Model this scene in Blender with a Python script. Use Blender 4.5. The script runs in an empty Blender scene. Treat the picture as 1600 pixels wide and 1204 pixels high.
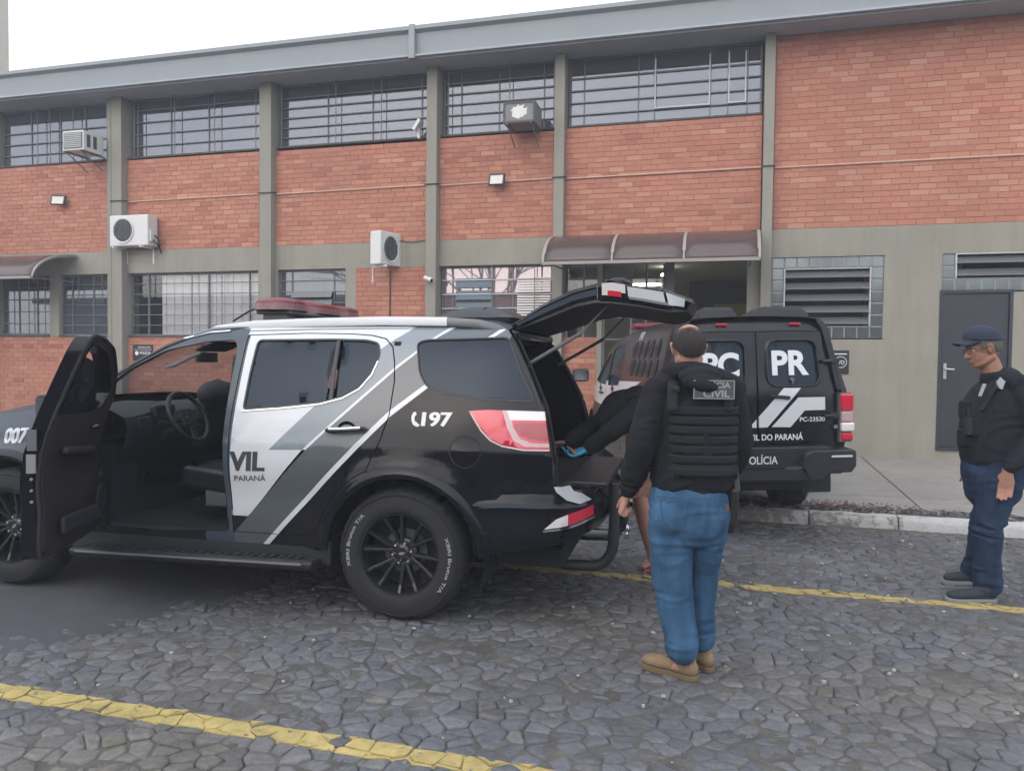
import bpy, bmesh, math, random
import numpy as np
from mathutils import Vector, Matrix, noise
from mathutils.geometry import delaunay_2d_cdt
R = math.radians
SC = bpy.context.scene
COL = SC.collection
rnd = random.Random(7)

# ------------------------------------------------------------------ camera, sky, sun, exposure
cam = bpy.data.cameras.new('camera'); camo = bpy.data.objects.new('camera', cam); COL.objects.link(camo)
cam.sensor_width = 36.0; cam.lens = 36.0 * 1208.9 / 1600.0; cam.clip_start = 0.05; cam.clip_end = 2000
CAMH = 1.55287
YAW, PITCH, ROLL = 0.270256, 0.0324128, 0.0111671
_sy, _cy, _sp, _cp = math.sin(YAW), math.cos(YAW), math.sin(PITCH), math.cos(PITCH)
_f = Vector((-_sy * _cp, _cy * _cp, -_sp)); _r = Vector((_cy, _sy, 0)); _u = _r.cross(_f)
_r2 = _r * math.cos(ROLL) + _u * math.sin(ROLL); _u2 = -_r * math.sin(ROLL) + _u * math.cos(ROLL)
camo.matrix_world = Matrix(((_r2.x, _u2.x, -_f.x, 0), (_r2.y, _u2.y, -_f.y, 0), (_r2.z, _u2.z, -_f.z, CAMH), (0, 0, 0, 1)))
SC.camera = camo
SC.view_settings.view_transform = 'Standard'; SC.view_settings.look = 'None'
SC.view_settings.exposure = 0.9; SC.view_settings.gamma = 1.0
SC.cycles.max_bounces = 8; SC.cycles.transparent_max_bounces = 16
world = bpy.data.worlds.new('World'); SC.world = world; world.use_nodes = True
wn = world.node_tree.nodes; wl = world.node_tree.links; wn.clear()
SUN_EL, SUN_AZ = R(38), R(200)
sky = wn.new('ShaderNodeTexSky'); sky.sky_type = 'NISHITA'; sky.sun_disc = False
sky.sun_elevation = SUN_EL; sky.sun_rotation = SUN_AZ; sky.air_density = 1.0; sky.dust_density = 3.0
bg1 = wn.new('ShaderNodeBackground'); bg1.inputs[1].default_value = 0.05
wl.new(sky.outputs[0], bg1.inputs[0])
tc = wn.new('ShaderNodeTexCoord'); mp = wn.new('ShaderNodeMapping'); mp.inputs['Scale'].default_value = (1, 1, 2.6)
ns = wn.new('ShaderNodeTexNoise'); ns.inputs['Scale'].default_value = 1.6; ns.inputs['Detail'].default_value = 5
cr = wn.new('ShaderNodeValToRGB')
cr.color_ramp.elements[0].position = 0.3; cr.color_ramp.elements[0].color = (0.66, 0.73, 0.84, 1)
cr.color_ramp.elements[1].position = 0.75; cr.color_ramp.elements[1].color = (0.93, 0.93, 0.94, 1)
bg2 = wn.new('ShaderNodeBackground'); bg2.inputs[1].default_value = 0.88
wl.new(tc.outputs['Generated'], mp.inputs[0]); wl.new(mp.outputs[0], ns.inputs[0]); wl.new(ns.outputs[0], cr.inputs[0]); wl.new(cr.outputs[0], bg2.inputs[0])
ad = wn.new('ShaderNodeAddShader'); wo = wn.new('ShaderNodeOutputWorld')
wl.new(bg1.outputs[0], ad.inputs[0]); wl.new(bg2.outputs[0], ad.inputs[1]); wl.new(ad.outputs[0], wo.inputs[0])
sl = bpy.data.lights.new('sun', 'SUN'); so = bpy.data.objects.new('sun', sl); COL.objects.link(so)
sl.energy = 0.6; sl.angle = R(110); sl.color = (1.0, 0.96, 0.9)
_az = SUN_AZ
so.rotation_euler = Vector((-math.sin(_az) * math.cos(SUN_EL), -math.cos(_az) * math.cos(SUN_EL), -math.sin(SUN_EL))).to_track_quat('-Z', 'Y').to_euler()

# ------------------------------------------------------------------ materials
def mat(name, col, rough=0.6, metal=0.0, bump=0.0, bscale=40.0, var=0.0, vscale=6.0, coat=0.0, emit=0.0, spec=None, alpha=None, stretch=(1, 1, 1), var2=0.0, v2scale=0.8):
    m = bpy.data.materials.new(name); m.use_nodes = True
    n = m.node_tree.nodes; l = m.node_tree.links; p = n['Principled BSDF']
    p.inputs['Base Color'].default_value = (*col, 1); p.inputs['Roughness'].default_value = rough; p.inputs['Metallic'].default_value = metal
    if coat: p.inputs['Coat Weight'].default_value = coat; p.inputs['Coat Roughness'].default_value = 0.04
    if spec is not None: p.inputs['Specular IOR Level'].default_value = spec
    if emit: p.inputs['Emission Color'].default_value = (*col, 1); p.inputs['Emission Strength'].default_value = emit
    t = n.new('ShaderNodeTexCoord'); mpn = n.new('ShaderNodeMapping'); mpn.inputs['Scale'].default_value = stretch
    l.new(t.outputs['Object'], mpn.inputs[0])
    if var or var2:
        last = None
        for (v, s, d) in ((var, vscale, 6), (var2, v2scale, 4)):
            if not v: continue
            a = n.new('ShaderNodeTexNoise'); a.inputs['Scale'].default_value = s; a.inputs['Detail'].default_value = d; a.inputs['Roughness'].default_value = 0.65
            l.new(mpn.outputs[0], a.inputs[0])
            mr = n.new('ShaderNodeMapRange'); mr.inputs[1].default_value = 0.25; mr.inputs[2].default_value = 0.75
            mr.inputs[3].default_value = 1 - v; mr.inputs[4].default_value = 1 + v; l.new(a.outputs[0], mr.inputs[0])
            if last is None: last = mr.outputs[0]
            else:
                mm = n.new('ShaderNodeMath'); mm.operation = 'MULTIPLY'; l.new(last, mm.inputs[0]); l.new(mr.outputs[0], mm.inputs[1]); last = mm.outputs[0]
        vm = n.new('ShaderNodeVectorMath'); vm.operation = 'SCALE'; vm.inputs[0].default_value = col; l.new(last, vm.inputs['Scale'])
        l.new(vm.outputs[0], p.inputs['Base Color'])
    if bump:
        b = n.new('ShaderNodeTexNoise'); b.inputs['Scale'].default_value = bscale; b.inputs['Detail'].default_value = 5
        l.new(mpn.outputs[0], b.inputs[0]); bb = n.new('ShaderNodeBump'); bb.inputs['Strength'].default_value = bump; bb.inputs['Distance'].default_value = 0.01
        l.new(b.outputs[0], bb.inputs['Height']); l.new(bb.outputs[0], p.inputs['Normal'])
    return m

def glass_mat(name, tint=(0.5, 0.55, 0.6), refl=0.06, rcol=(1, 1, 1), diff=None, dcol=(0.1, 0.1, 0.1), rough=0.02):
    m = bpy.data.materials.new(name); m.use_nodes = True; n = m.node_tree.nodes; l = m.node_tree.links; n.clear()
    o = n.new('ShaderNodeOutputMaterial'); tr = n.new('ShaderNodeBsdfTransparent'); tr.inputs[0].default_value = (*tint, 1)
    g = n.new('ShaderNodeBsdfGlossy'); g.inputs['Roughness'].default_value = rough; g.inputs[0].default_value = (*rcol, 1)
    fr = n.new('ShaderNodeLayerWeight'); fr.inputs[0].default_value = .5     # Schlick reflectance from the facing angle, the same from both sides of the sheet
    p5 = n.new('ShaderNodeMath'); p5.operation = 'POWER'; p5.inputs[1].default_value = 5; l.new(fr.outputs['Facing'], p5.inputs[0])
    ma = n.new('ShaderNodeMath'); ma.operation = 'MULTIPLY_ADD'; ma.use_clamp = True; ma.inputs[1].default_value = .9; ma.inputs[2].default_value = .04 + refl; l.new(p5.outputs[0], ma.inputs[0])
    mx = n.new('ShaderNodeMixShader'); l.new(ma.outputs[0], mx.inputs[0]); l.new(g.outputs[0], mx.inputs[2])
    base = tr.outputs[0]
    if diff:
        d = n.new('ShaderNodeBsdfDiffuse'); d.inputs[0].default_value = (*dcol, 1); m2 = n.new('ShaderNodeMixShader'); m2.inputs[0].default_value = diff
        l.new(tr.outputs[0], m2.inputs[1]); l.new(d.outputs[0], m2.inputs[2]); base = m2.outputs[0]
    l.new(base, mx.inputs[1]); l.new(mx.outputs[0], o.inputs[0])
    return m

def tint_mat(name, base, rough=0.8, bump=0.4, bscale=60, amt=1.0, fine=0.12, spec=0.5, extra=None):
    # base colour times a per-piece colour attribute called tint
    m = bpy.data.materials.new(name); m.use_nodes = True; n = m.node_tree.nodes; l = m.node_tree.links; p = n['Principled BSDF']
    at = n.new('ShaderNodeAttribute'); at.attribute_name = 'tint'
    mx = n.new('ShaderNodeMix'); mx.data_type = 'RGBA'; mx.blend_type = 'MULTIPLY'; mx.inputs[0].default_value = amt
    mx.inputs[6].default_value = (*base, 1); l.new(at.outputs['Color'], mx.inputs[7])
    g = n.new('ShaderNodeNewGeometry')
    a = n.new('ShaderNodeTexNoise'); a.inputs['Scale'].default_value = 35; a.inputs['Detail'].default_value = 6; l.new(g.outputs['Position'], a.inputs[0])
    mr = n.new('ShaderNodeMapRange'); mr.inputs[1].default_value = .25; mr.inputs[2].default_value = .75; mr.inputs[3].default_value = 1 - fine; mr.inputs[4].default_value = 1 + fine; l.new(a.outputs[0], mr.inputs[0])
    a2 = n.new('ShaderNodeTexNoise'); a2.inputs['Scale'].default_value = 0.9; a2.inputs['Detail'].default_value = 5; l.new(g.outputs['Position'], a2.inputs[0])
    mr2 = n.new('ShaderNodeMapRange'); mr2.inputs[1].default_value = .3; mr2.inputs[2].default_value = .7; mr2.inputs[3].default_value = 1 - fine; mr2.inputs[4].default_value = 1 + fine * .6; l.new(a2.outputs[0], mr2.inputs[0])
    mu = n.new('ShaderNodeMath'); mu.operation = 'MULTIPLY'; l.new(mr.outputs[0], mu.inputs[0]); l.new(mr2.outputs[0], mu.inputs[1])
    vm = n.new('ShaderNodeVectorMath'); vm.operation = 'SCALE'; l.new(mx.outputs[2], vm.inputs[0]); l.new(mu.outputs[0], vm.inputs['Scale'])
    l.new(vm.outputs[0], p.inputs['Base Color']); p.inputs['Roughness'].default_value = rough; p.inputs['Specular IOR Level'].default_value = spec
    b = n.new('ShaderNodeTexNoise'); b.inputs['Scale'].default_value = bscale; b.inputs['Detail'].default_value = 6; l.new(g.outputs['Position'], b.inputs[0])
    bb = n.new('ShaderNodeBump'); bb.inputs['Strength'].default_value = bump; bb.inputs['Distance'].default_value = 0.012; l.new(b.outputs[0], bb.inputs['Height']); l.new(bb.outputs[0], p.inputs['Normal'])
    return m, n, l, p, vm, g

M = {}
def addm(k, *a, **kw): M[k] = mat(k, *a, **kw); return M[k]
addm('stucco', (0.285, 0.268, 0.222), 0.9, bump=.25, bscale=90, var=.05, vscale=3, var2=.10, v2scale=.5)
addm('pillar_paint', (0.27, 0.257, 0.218), 0.9, bump=.2, bscale=80, var=.07, vscale=4, stretch=(3, 3, .5))
addm('fascia_metal', (0.25, 0.272, 0.29), 0.55, bump=.05, var=.05, vscale=1.5)
addm('soffit', (0.34, 0.37, 0.41), 0.8, var=.08, vscale=2)
# rain streaks running down the render
_m = M['stucco']; _n = _m.node_tree.nodes; _l = _m.node_tree.links; _p = _n['Principled BSDF']; _s = _p.inputs['Base Color'].links[0].from_socket
_g = _n.new('ShaderNodeNewGeometry'); _q = _n.new('ShaderNodeMapping'); _q.inputs['Scale'].default_value = (5, 5, .35); _l.new(_g.outputs['Position'], _q.inputs[0])
_a = _n.new('ShaderNodeTexNoise'); _a.inputs['Scale'].default_value = 1.4; _a.inputs['Detail'].default_value = 8; _a.inputs['Roughness'].default_value = .7; _l.new(_q.outputs[0], _a.inputs[0])
_r_ = _n.new('ShaderNodeMapRange'); _r_.inputs[1].default_value = .35; _r_.inputs[2].default_value = .7; _r_.inputs[3].default_value = 1.04; _r_.inputs[4].default_value = .90; _l.new(_a.outputs[0], _r_.inputs[0])
_v = _n.new('ShaderNodeVectorMath'); _v.operation = 'SCALE'; _l.new(_s, _v.inputs[0]); _l.new(_r_.outputs[0], _v.inputs['Scale']); _l.new(_v.outputs[0], _p.inputs['Base Color'])
addm('mortar', (0.36, 0.165, 0.125), 0.95, bump=.3, bscale=120, var=.15, vscale=8)
addm('steel_frame', (0.15, 0.155, 0.165), 0.5, var=.1)
addm('steel_light', (0.50, 0.52, 0.53), 0.45, var=.06)
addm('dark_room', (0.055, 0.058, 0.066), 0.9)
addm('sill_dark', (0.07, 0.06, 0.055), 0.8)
addm('curtain', (0.80, 0.75, 0.72), 0.9, bump=.1, bscale=20, var=.06, vscale=3, stretch=(10, 1, .5))
addm('white_plastic', (0.62, 0.62, 0.60), 0.45, var=.06, vscale=10, bump=.03)
addm('grey_plastic', (0.13, 0.13, 0.135), 0.6)
addm('black_plastic', (0.018, 0.019, 0.022), 0.45, bump=.04, bscale=200)
addm('black_rubber', (0.012, 0.013, 0.015), 0.75, bump=.1, bscale=90)
addm('grille_dark', (0.06, 0.065, 0.07), 0.6)
addm('door_paint', (0.028, 0.031, 0.040), 0.5, var=.06)
addm('chrome', (0.72, 0.74, 0.76), 0.15, metal=1.0)
addm('cable_cream', (0.60, 0.40, 0.32), 0.7)
addm('cable_black', (0.02, 0.02, 0.02), 0.6)
addm('awning_brown', (0.085, 0.058, 0.055), 0.25, var=.08, vscale=2)
addm('awning_rib', (0.30, 0.27, 0.26), 0.5)
addm('aluminium', (0.55, 0.55, 0.55), 0.35, metal=.8)
addm('inner_wall', (0.45, 0.45, 0.36), 0.9)
addm('inner_yellow', (0.42, 0.38, 0.10), 0.8)
addm('inner_ceiling', (0.18, 0.18, 0.18), 0.8)
addm('tower_paint', (0.42, 0.38, 0.30), 0.9, bump=.1, var=.06)
addm('white_text', (0.72, 0.74, 0.76), 0.45)
addm('sign_black', (0.015, 0.016, 0.018), 0.4)
addm('concrete', (0.27, 0.255, 0.235), 0.92, bump=.25, bscale=60, var=.12, vscale=5, var2=.16, v2scale=.8)
addm('kerb_white', (0.44, 0.44, 0.425), 0.85, bump=.6, bscale=35, var=.2, vscale=14)
addm('dirt', (0.055, 0.05, 0.043), 0.95, bump=.8, bscale=60, var=.35, vscale=12)
addm('asphalt', (0.066, 0.069, 0.077), 0.8, bump=.5, bscale=180, var=.12, vscale=3, var2=.18, v2scale=1.2)
M['lamp_on'] = mat('lamp_on', (1, .93, .8), emit=14)
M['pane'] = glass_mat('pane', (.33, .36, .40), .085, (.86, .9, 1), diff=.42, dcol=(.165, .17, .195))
M['pane_clear'] = glass_mat('pane_clear', (.88, .89, .9), .01)
M['pane_mirror'] = glass_mat('pane_mirror', (.35, .33, .34), .24, (.95, .82, .86), diff=.6, dcol=(.30, .235, .245))
M['glass_block'] = glass_mat('glass_block', (.4, .45, .48), .10, (.9, .97, 1), diff=.65, dcol=(.12, .135, .14), rough=.12)
M['louvre_glass'] = glass_mat('louvre_glass', (.25, .27, .28), .03, diff=.85, dcol=(.15, .155, .16), rough=.15)
M['blue_pane'] = glass_mat('blue_pane', (.3, .35, .4), .02, (.5, .62, .75), diff=.8, dcol=(.055, .085, .11), rough=.2)

addm('block_mortar', (.30, .31, .30), .8)
# ------------------------------------------------------------------ mesh helpers
class MB:
    def __init__(s): s.v = []; s.f = []; s.m = []
    def add(s, vs, fs, m=0):
        o = len(s.v); s.v += [tuple(v) for v in vs]; s.f += [tuple(i + o for i in f) for f in fs]; s.m += [m] * len(fs); return s
    def box(s, c, d, m=0, rz=0.0, rx=0.0, ry=0.0):
        x, y, z = d[0] / 2, d[1] / 2, d[2] / 2
        vs = [Vector(p) for p in ((-x, -y, -z), (x, -y, -z), (x, y, -z), (-x, y, -z), (-x, -y, z), (x, -y, z), (x, y, z), (-x, y, z))]
        if rz or rx or ry:
            mm = Matrix.Rotation(rz, 3, 'Z') @ Matrix.Rotation(ry, 3, 'Y') @ Matrix.Rotation(rx, 3, 'X'); vs = [mm @ v for v in vs]
        return s.add([v + Vector(c) for v in vs], [(0, 3, 2, 1), (4, 5, 6, 7), (0, 1, 5, 4), (1, 2, 6, 5), (2, 3, 7, 6), (3, 0, 4, 7)], m)
    def bb(s, x0, x1, y0, y1, z0, z1, m=0): return s.box(((x0 + x1) / 2, (y0 + y1) / 2, (z0 + z1) / 2), (x1 - x0, y1 - y0, z1 - z0), m)
    def tube(s, pts, r, n=8, m=0, caps=True):
        pts = [Vector(p) for p in pts]; rs = r if isinstance(r, (list, tuple)) else [r] * len(pts)
        rings = []; up = None
        for i, p in enumerate(pts):
            t = (pts[min(i + 1, len(pts) - 1)] - pts[max(i - 1, 0)]).normalized()
            if up is None: up = Vector((0, 0, 1)) if abs(t.z) < .9 else Vector((1, 0, 0))
            a = t.cross(up).normalized(); b = a.cross(t).normalized(); up = b
            rings.append([p + (a * math.cos(2 * math.pi * k / n) + b * math.sin(2 * math.pi * k / n)) * rs[i] for k in range(n)])
        vs = [v for q in rings for v in q]; fs = []
        for i in range(len(pts) - 1):
            for k in range(n): fs.append((i * n + k, i * n + (k + 1) % n, (i + 1) * n + (k + 1) % n, (i + 1) * n + k))
        if caps: fs.append(tuple(range(n))[::-1]); fs.append(tuple((len(pts) - 1) * n + k for k in range(n)))
        return s.add(vs, fs, m)
    def lathe(s, prof, n=32, m=0, axis='z', c=(0, 0, 0), closed=False):
        vs = []; fs = []; k = len(prof)
        for i in range(n):
            a = 2 * math.pi * i / n
            for (r, h) in prof:
                x, y, z = r * math.cos(a), r * math.sin(a), h
                if axis == 'y': x, y, z = x, z, y
                if axis == 'x': x, y, z = z, x, y
                vs.append((x + c[0], y + c[1], z + c[2]))
        for i in range(n):
            j = (i + 1) % n
            for q in range(k if closed else k - 1):
                q2 = (q + 1) % k
                fs.append((i * k + q, j * k + q, j * k + q2, i * k + q2))
        return s.add(vs, fs, m)
    def prism(s, poly, y0, y1, m=0, mapf=None):
        # polygon in (x, z) extruded from y0 to y1
        k = len(poly); f = mapf or (lambda x, y, z: (x, y, z))
        vs = [f(x, y0, z) for x, z in poly] + [f(x, y1, z) for x, z in poly]
        fs = [tuple(range(k)), tuple(range(k, 2 * k))[::-1]] + [((i + 1) % k, i, k + i, k + (i + 1) % k) for i in range(k)]
        return s.add(vs, fs, m)
    def sheet(s, rows, m=0, closed=False):
        nr, nc = len(rows), len(rows[0]); vs = [p for r_ in rows for p in r_]; fs = []
        for i in range(nr - 1):
            for j in range(nc if closed else nc - 1):
                fs.append((i * nc + j, i * nc + (j + 1) % nc, (i + 1) * nc + (j + 1) % nc, (i + 1) * nc + j))
        return s.add(vs, fs, m)
    def build(s, name, mats, parent=None, smooth=False, bevel=0.0, solid=0.0, fixn=True, seg=2, angle=40):
        me = bpy.data.meshes.new(name); me.from_pydata(s.v, [], s.f); me.polygons.foreach_set('material_index', s.m)
        for q in (mats if isinstance(mats, (list, tuple)) else [mats]): me.materials.append(M[q] if isinstance(q, str) else q)
        if fixn:
            b = bmesh.new(); b.from_mesh(me); bmesh.ops.recalc_face_normals(b, faces=b.faces); b.to_mesh(me); b.free()
        if smooth:
            me.polygons.foreach_set('use_smooth', [True] * len(me.polygons)); me.set_sharp_from_angle(angle=R(angle))
        me.update(); o = bpy.data.objects.new(name, me); COL.objects.link(o)
        if parent is not None: o.parent = parent
        if solid: md = o.modifiers.new('s', 'SOLIDIFY'); md.thickness = solid; md.offset = 0
        if bevel: md = o.modifiers.new('b', 'BEVEL'); md.width = bevel; md.segments = seg; md.limit_method = 'ANGLE'; md.angle_limit = R(35)
        return o

def split_build(mb, name, mats, parent, **kw):   # every loose piece becomes an object of its own
    par = list(range(len(mb.v)))
    def fd(i):
        while par[i] != i: par[i] = par[par[i]]; i = par[i]
        return i
    for f in mb.f:
        for i in f[1:]: par[fd(i)] = fd(f[0])
    gr = {}
    for f, m_ in zip(mb.f, mb.m): gr.setdefault(fd(f[0]), []).append((f, m_))
    for L in gr.values():
        ix = {}; q = MB()
        for f, m_ in L:
            for i in f:
                if i not in ix: ix[i] = len(q.v); q.v.append(mb.v[i])
            q.f.append(tuple(ix[i] for i in f)); q.m.append(m_)
        q.build(name, mats, parent, **kw)

def thing(name, label, cat, loc=(0, 0, 0), rz=0.0, group=None):
    o = bpy.data.objects.new(name, None); COL.objects.link(o); o.location = loc; o.rotation_euler = (0, 0, rz); o.empty_display_size = .1
    o['label'] = label; o['category'] = cat
    if group: o['group'] = group
    return o
def tag(o, label, cat, group=None):
    o['label'] = label; o['category'] = cat
    if group: o['group'] = group
    return o
def struct(o): o['kind'] = 'structure'; return o
def stuff(o): o['kind'] = 'stuff'; return o
def copytree(root, loc, rz, label):
    def cp(o, par):
        c = o.copy(); COL.objects.link(c); c.parent = par
        for ch in list(o.children): cp(ch, c)
        return c
    r_ = cp(root, None); r_.location = loc; r_.rotation_euler = (0, 0, rz); r_['label'] = label; return r_
def lerp(a, b, t): return a + (b - a) * t
def ptab(tab, x):
    if x <= tab[0][0]: return tab[0][1]
    for (a, b), (c, d) in zip(tab, tab[1:]):
        if x <= c: return b + (d - b) * (x - a) / (c - a)
    return tab[-1][1]
def smt(tab, x, h):  # smoothed table lookup
    return (ptab(tab, x - h) + 2 * ptab(tab, x - h / 2) + 2 * ptab(tab, x) + 2 * ptab(tab, x + h / 2) + ptab(tab, x + h)) / 8
def text2d(txt, h, w=None, bold=0.0, shear=0.0, spacing=1.0):
    cu = bpy.data.curves.new('t', 'FONT'); cu.body = txt; cu.offset = bold; cu.shear = shear; cu.space_character = spacing; cu.resolution_u = 4
    ob = bpy.data.objects.new('t', cu); COL.objects.link(ob); dg = bpy.context.evaluated_depsgraph_get()
    me = ob.evaluated_get(dg).to_mesh(); vs = [(v.co.x, v.co.y) for v in me.vertices]; fs = [tuple(p.vertices) for p in me.polygons]
    ob.evaluated_get(dg).to_mesh_clear(); bpy.data.objects.remove(ob); bpy.data.curves.remove(cu)
    x0 = min(v[0] for v in vs); x1 = max(v[0] for v in vs); capl = [v for v in vs]
    y0, y1 = 0.0, 0.69
    if txt.islower(): y1 = .69
    k = h / (y1 - y0); kx = (w / (x1 - x0)) if w else k
    return [((x - x0) * kx, y * k) for x, y in vs], fs, (x1 - x0) * kx
def textobj(txt, h, mapf, name, m, parent, w=None, bold=0.012, spacing=1.0, shear=0.0, center=False, smooth=False):
    vs, fs, W = text2d(txt, h, w, bold, shear, spacing); dx = -W / 2 if center else 0
    mb = MB(); mb.add([mapf(x + dx, y) for x, y in vs], fs); return mb.build(name, m, parent, fixn=False)
def inpoly(p, poly):
    x, y = p; c = False; j = len(poly) - 1
    for i in range(len(poly)):
        xi, yi = poly[i]; xj, yj = poly[j]
        if (yi > y) != (yj > y) and x < (xj - xi) * (y - yi) / (yj - yi) + xi: c = not c
        j = i
    return c
def dens(poly, d, closed=True):
    out = []
    n = len(poly)
    for i in range(n if closed else n - 1):
        a, b = poly[i], poly[(i + 1) % n]; L = math.hypot(b[0] - a[0], b[1] - a[1]); k = max(1, int(L / d))
        for q in range(k): out.append((lerp(a[0], b[0], q / k), lerp(a[1], b[1], q / k)))
    if not closed: out.append(poly[-1])
    return out
def chaikin(poly, it=1, closed=True):
    for _ in range(it):
        out = []; n = len(poly)
        for i in range(n):
            a, b = poly[i], poly[(i + 1) % n]
            out += [(a[0] * .75 + b[0] * .25, a[1] * .75 + b[1] * .25), (a[0] * .25 + b[0] * .75, a[1] * .25 + b[1] * .75)]
        poly = out
    return poly
def fillet(poly, r, n=4):
    out = []; k = len(poly)
    for i in range(k):
        a, b, c = Vector(poly[i - 1]), Vector(poly[i]), Vector(poly[(i + 1) % k]); da, dc = a - b, c - b; t = min(r, da.length * .48, dc.length * .48); p, q = b + da.normalized() * t, b + dc.normalized() * t
        for j in range(n + 1): s = j / n; out.append(tuple(p * (1 - s) ** 2 + b * 2 * s * (1 - s) + q * s ** 2))
    return out
def panel(name, outline, holes, mapf, mats, parent, zones=(), grid=.05, lip=.03, mirror=False, smooth=True, liponly=None):
    """curved sheet: 2-D outline with holes triangulated (constrained), mapped by mapf(a, b, inset); zones = [(polygon, material index)]"""
    outline = dens(outline, grid); holes = [dens(h, grid) for h in holes]; zs = [(dens(z, grid * 1.5), k) for z, k in zones]
    V = []; Ed = []
    def loop(L):
        o = len(V); V.extend(Vector(p) for p in L); Ed.extend((o + i, o + (i + 1) % len(L)) for i in range(len(L)))
    loop(outline)
    for h in holes: loop(h)
    for z, k in zs: loop(z)
    x0 = min(p[0] for p in outline); x1 = max(p[0] for p in outline); y0 = min(p[1] for p in outline); y1 = max(p[1] for p in outline)
    a = x0 + grid / 2
    while a < x1:
        b = y0 + grid / 2
        while b < y1:
            if inpoly((a, b), outline) and not any(inpoly((a, b), h) for h in holes): V.append(Vector((a + .001, b + .0013)))
            b += grid
        a += grid
    vv, ee, ff, _, _, _ = delaunay_2d_cdt(V, Ed, [], 0, 1e-5)
    fs = []; ms = []
    for f in ff:
        c = (sum(vv[i][0] for i in f) / len(f), sum(vv[i][1] for i in f) / len(f))
        if not inpoly(c, outline) or any(inpoly(c, h) for h in holes): continue
        k = 0
        for z, q in zs:
            if inpoly(c, z): k = q
        fs.append(tuple(f)); ms.append(k)
    sg = -1 if mirror else 1
    def P(a, b, ins=0.0):
        p = mapf(a, b, ins); return (p[0], p[1] * sg, p[2])
    used = sorted({i for f in fs for i in f}); ix = {v: i for i, v in enumerate(used)}
    vs = [P(vv[i][0], vv[i][1]) for i in used]; F = [tuple(ix[i] for i in f) for f in fs]; mm = list(ms)
    if lip:
        cnt = {}
        for fi, f in enumerate(F):
            for i in range(len(f)):
                a_, b_ = f[i], f[(i + 1) % len(f)]; cnt.setdefault((min(a_, b_), max(a_, b_)), []).append((a_, b_, fi))
        for k_, L in cnt.items():
            if len(L) == 1:
                a_, b_, fi = L[0]; pa, pb = vv[used[a_]], vv[used[b_]]; o = len(vs)
                vs += [vs[a_], vs[b_], P(pb[0], pb[1], lip), P(pa[0], pa[1], lip)]; F.append((o + 1, o, o + 3, o + 2)); mm.append(ms[fi])
    mb = MB(); mb.v = vs; mb.f = F; mb.m = mm
    o = mb.build(name, mats, parent, smooth=False, fixn=False)
    if smooth: o.data.polygons.foreach_set('use_smooth', [True] * len(o.data.polygons))
    return o
# ------------------------------------------------------------------ ground, road, pavement, kerb
D = 12.09
mb = MB(); mb.add([(-90, -60, -.035), (90, -60, -.035), (90, 60, -.035), (-90, 60, -.035)], [(0, 1, 2, 3)])
struct(mb.build('ground', 'dirt', fixn=False))
road = struct(bpy.data.objects.new('road', None)); COL.objects.link(road); road.empty_display_size = .1
cob, n_, l_, p_, vm_, g_ = tint_mat('cobble', (0.116, 0.119, 0.129), rough=.7, bump=1.0, bscale=16, fine=.22)
M['cobble'] = cob
# second bump layer + roughness variation: cleft basalt faces
b2 = n_.new('ShaderNodeTexNoise'); b2.inputs['Scale'].default_value = 110; b2.inputs['Detail'].default_value = 4; l_.new(g_.outputs['Position'], b2.inputs[0])
bb2 = n_.new('ShaderNodeBump'); bb2.inputs['Strength'].default_value = .5; bb2.inputs['Distance'].default_value = .004
l_.new(b2.outputs[0], bb2.inputs['Height']); l_.new(p_.inputs['Normal'].links[0].from_socket, bb2.inputs['Normal']); l_.new(bb2.outputs[0], p_.inputs['Normal'])
rr = n_.new('ShaderNodeMapRange'); rr.inputs[3].default_value = .42; rr.inputs[4].default_value = .85; l_.new(b2.outputs[0], rr.inputs[0]); l_.new(rr.outputs[0], p_.inputs['Roughness'])
addm('cobble_bed', (0.092, 0.086, 0.078), 0.95, bump=.9, bscale=45, var=.5, vscale=7, var2=.3, v2scale=1.3)
addm('yellow_paint', (0.41, 0.32, 0.12), 0.85, bump=.5, bscale=50, var=.3, vscale=14, var2=.15, v2scale=3)
def asph(x, y):  # smooth asphalt patch under and left of the police car
    return x < -3.05 - .25 * noise.noise(Vector((x * .8, y * 1.3, 3))) + (y - 4.2) * .22 and y > 2.98 + .16 * noise.noise(Vector((x * 1.7, 0, 0)))
XR, YR = (-8.2, 7.0), (.6, 7.93)
mb = MB(); mb.add([(-30, -8, -.012), (25, -8, -.012), (25, 7.96, -.012), (-30, 7.96, -.012)], [(0, 1, 2, 3)]); mb.build('joint_bed', 'cobble_bed', road, fixn=False)
# sand and grit lying unevenly in the joints, here and there over the stones
mb = MB(); rows = []
for y in np.arange(1.6, 7.94, .035):
    rows.append([(x, y, -.0038 + .0095 * (noise.noise(Vector((x * 1.6, y * 2.2, 1))) + .5 * noise.noise(Vector((x * 5, y * 6, 2)))) + .004 * noise.noise(Vector((x * 16, y * 16, 3)))) for x in np.arange(-4.6 - (y - 2) * .6, 5.6 + .001, .04)][-260:])
m_ = min(len(r_) for r_ in rows); rows = [r_[-m_:] for r_ in rows]
mb.sheet(rows); bed = stuff(mb.build('joint_sand', 'cobble_bed', road, smooth=True, fixn=False))
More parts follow.
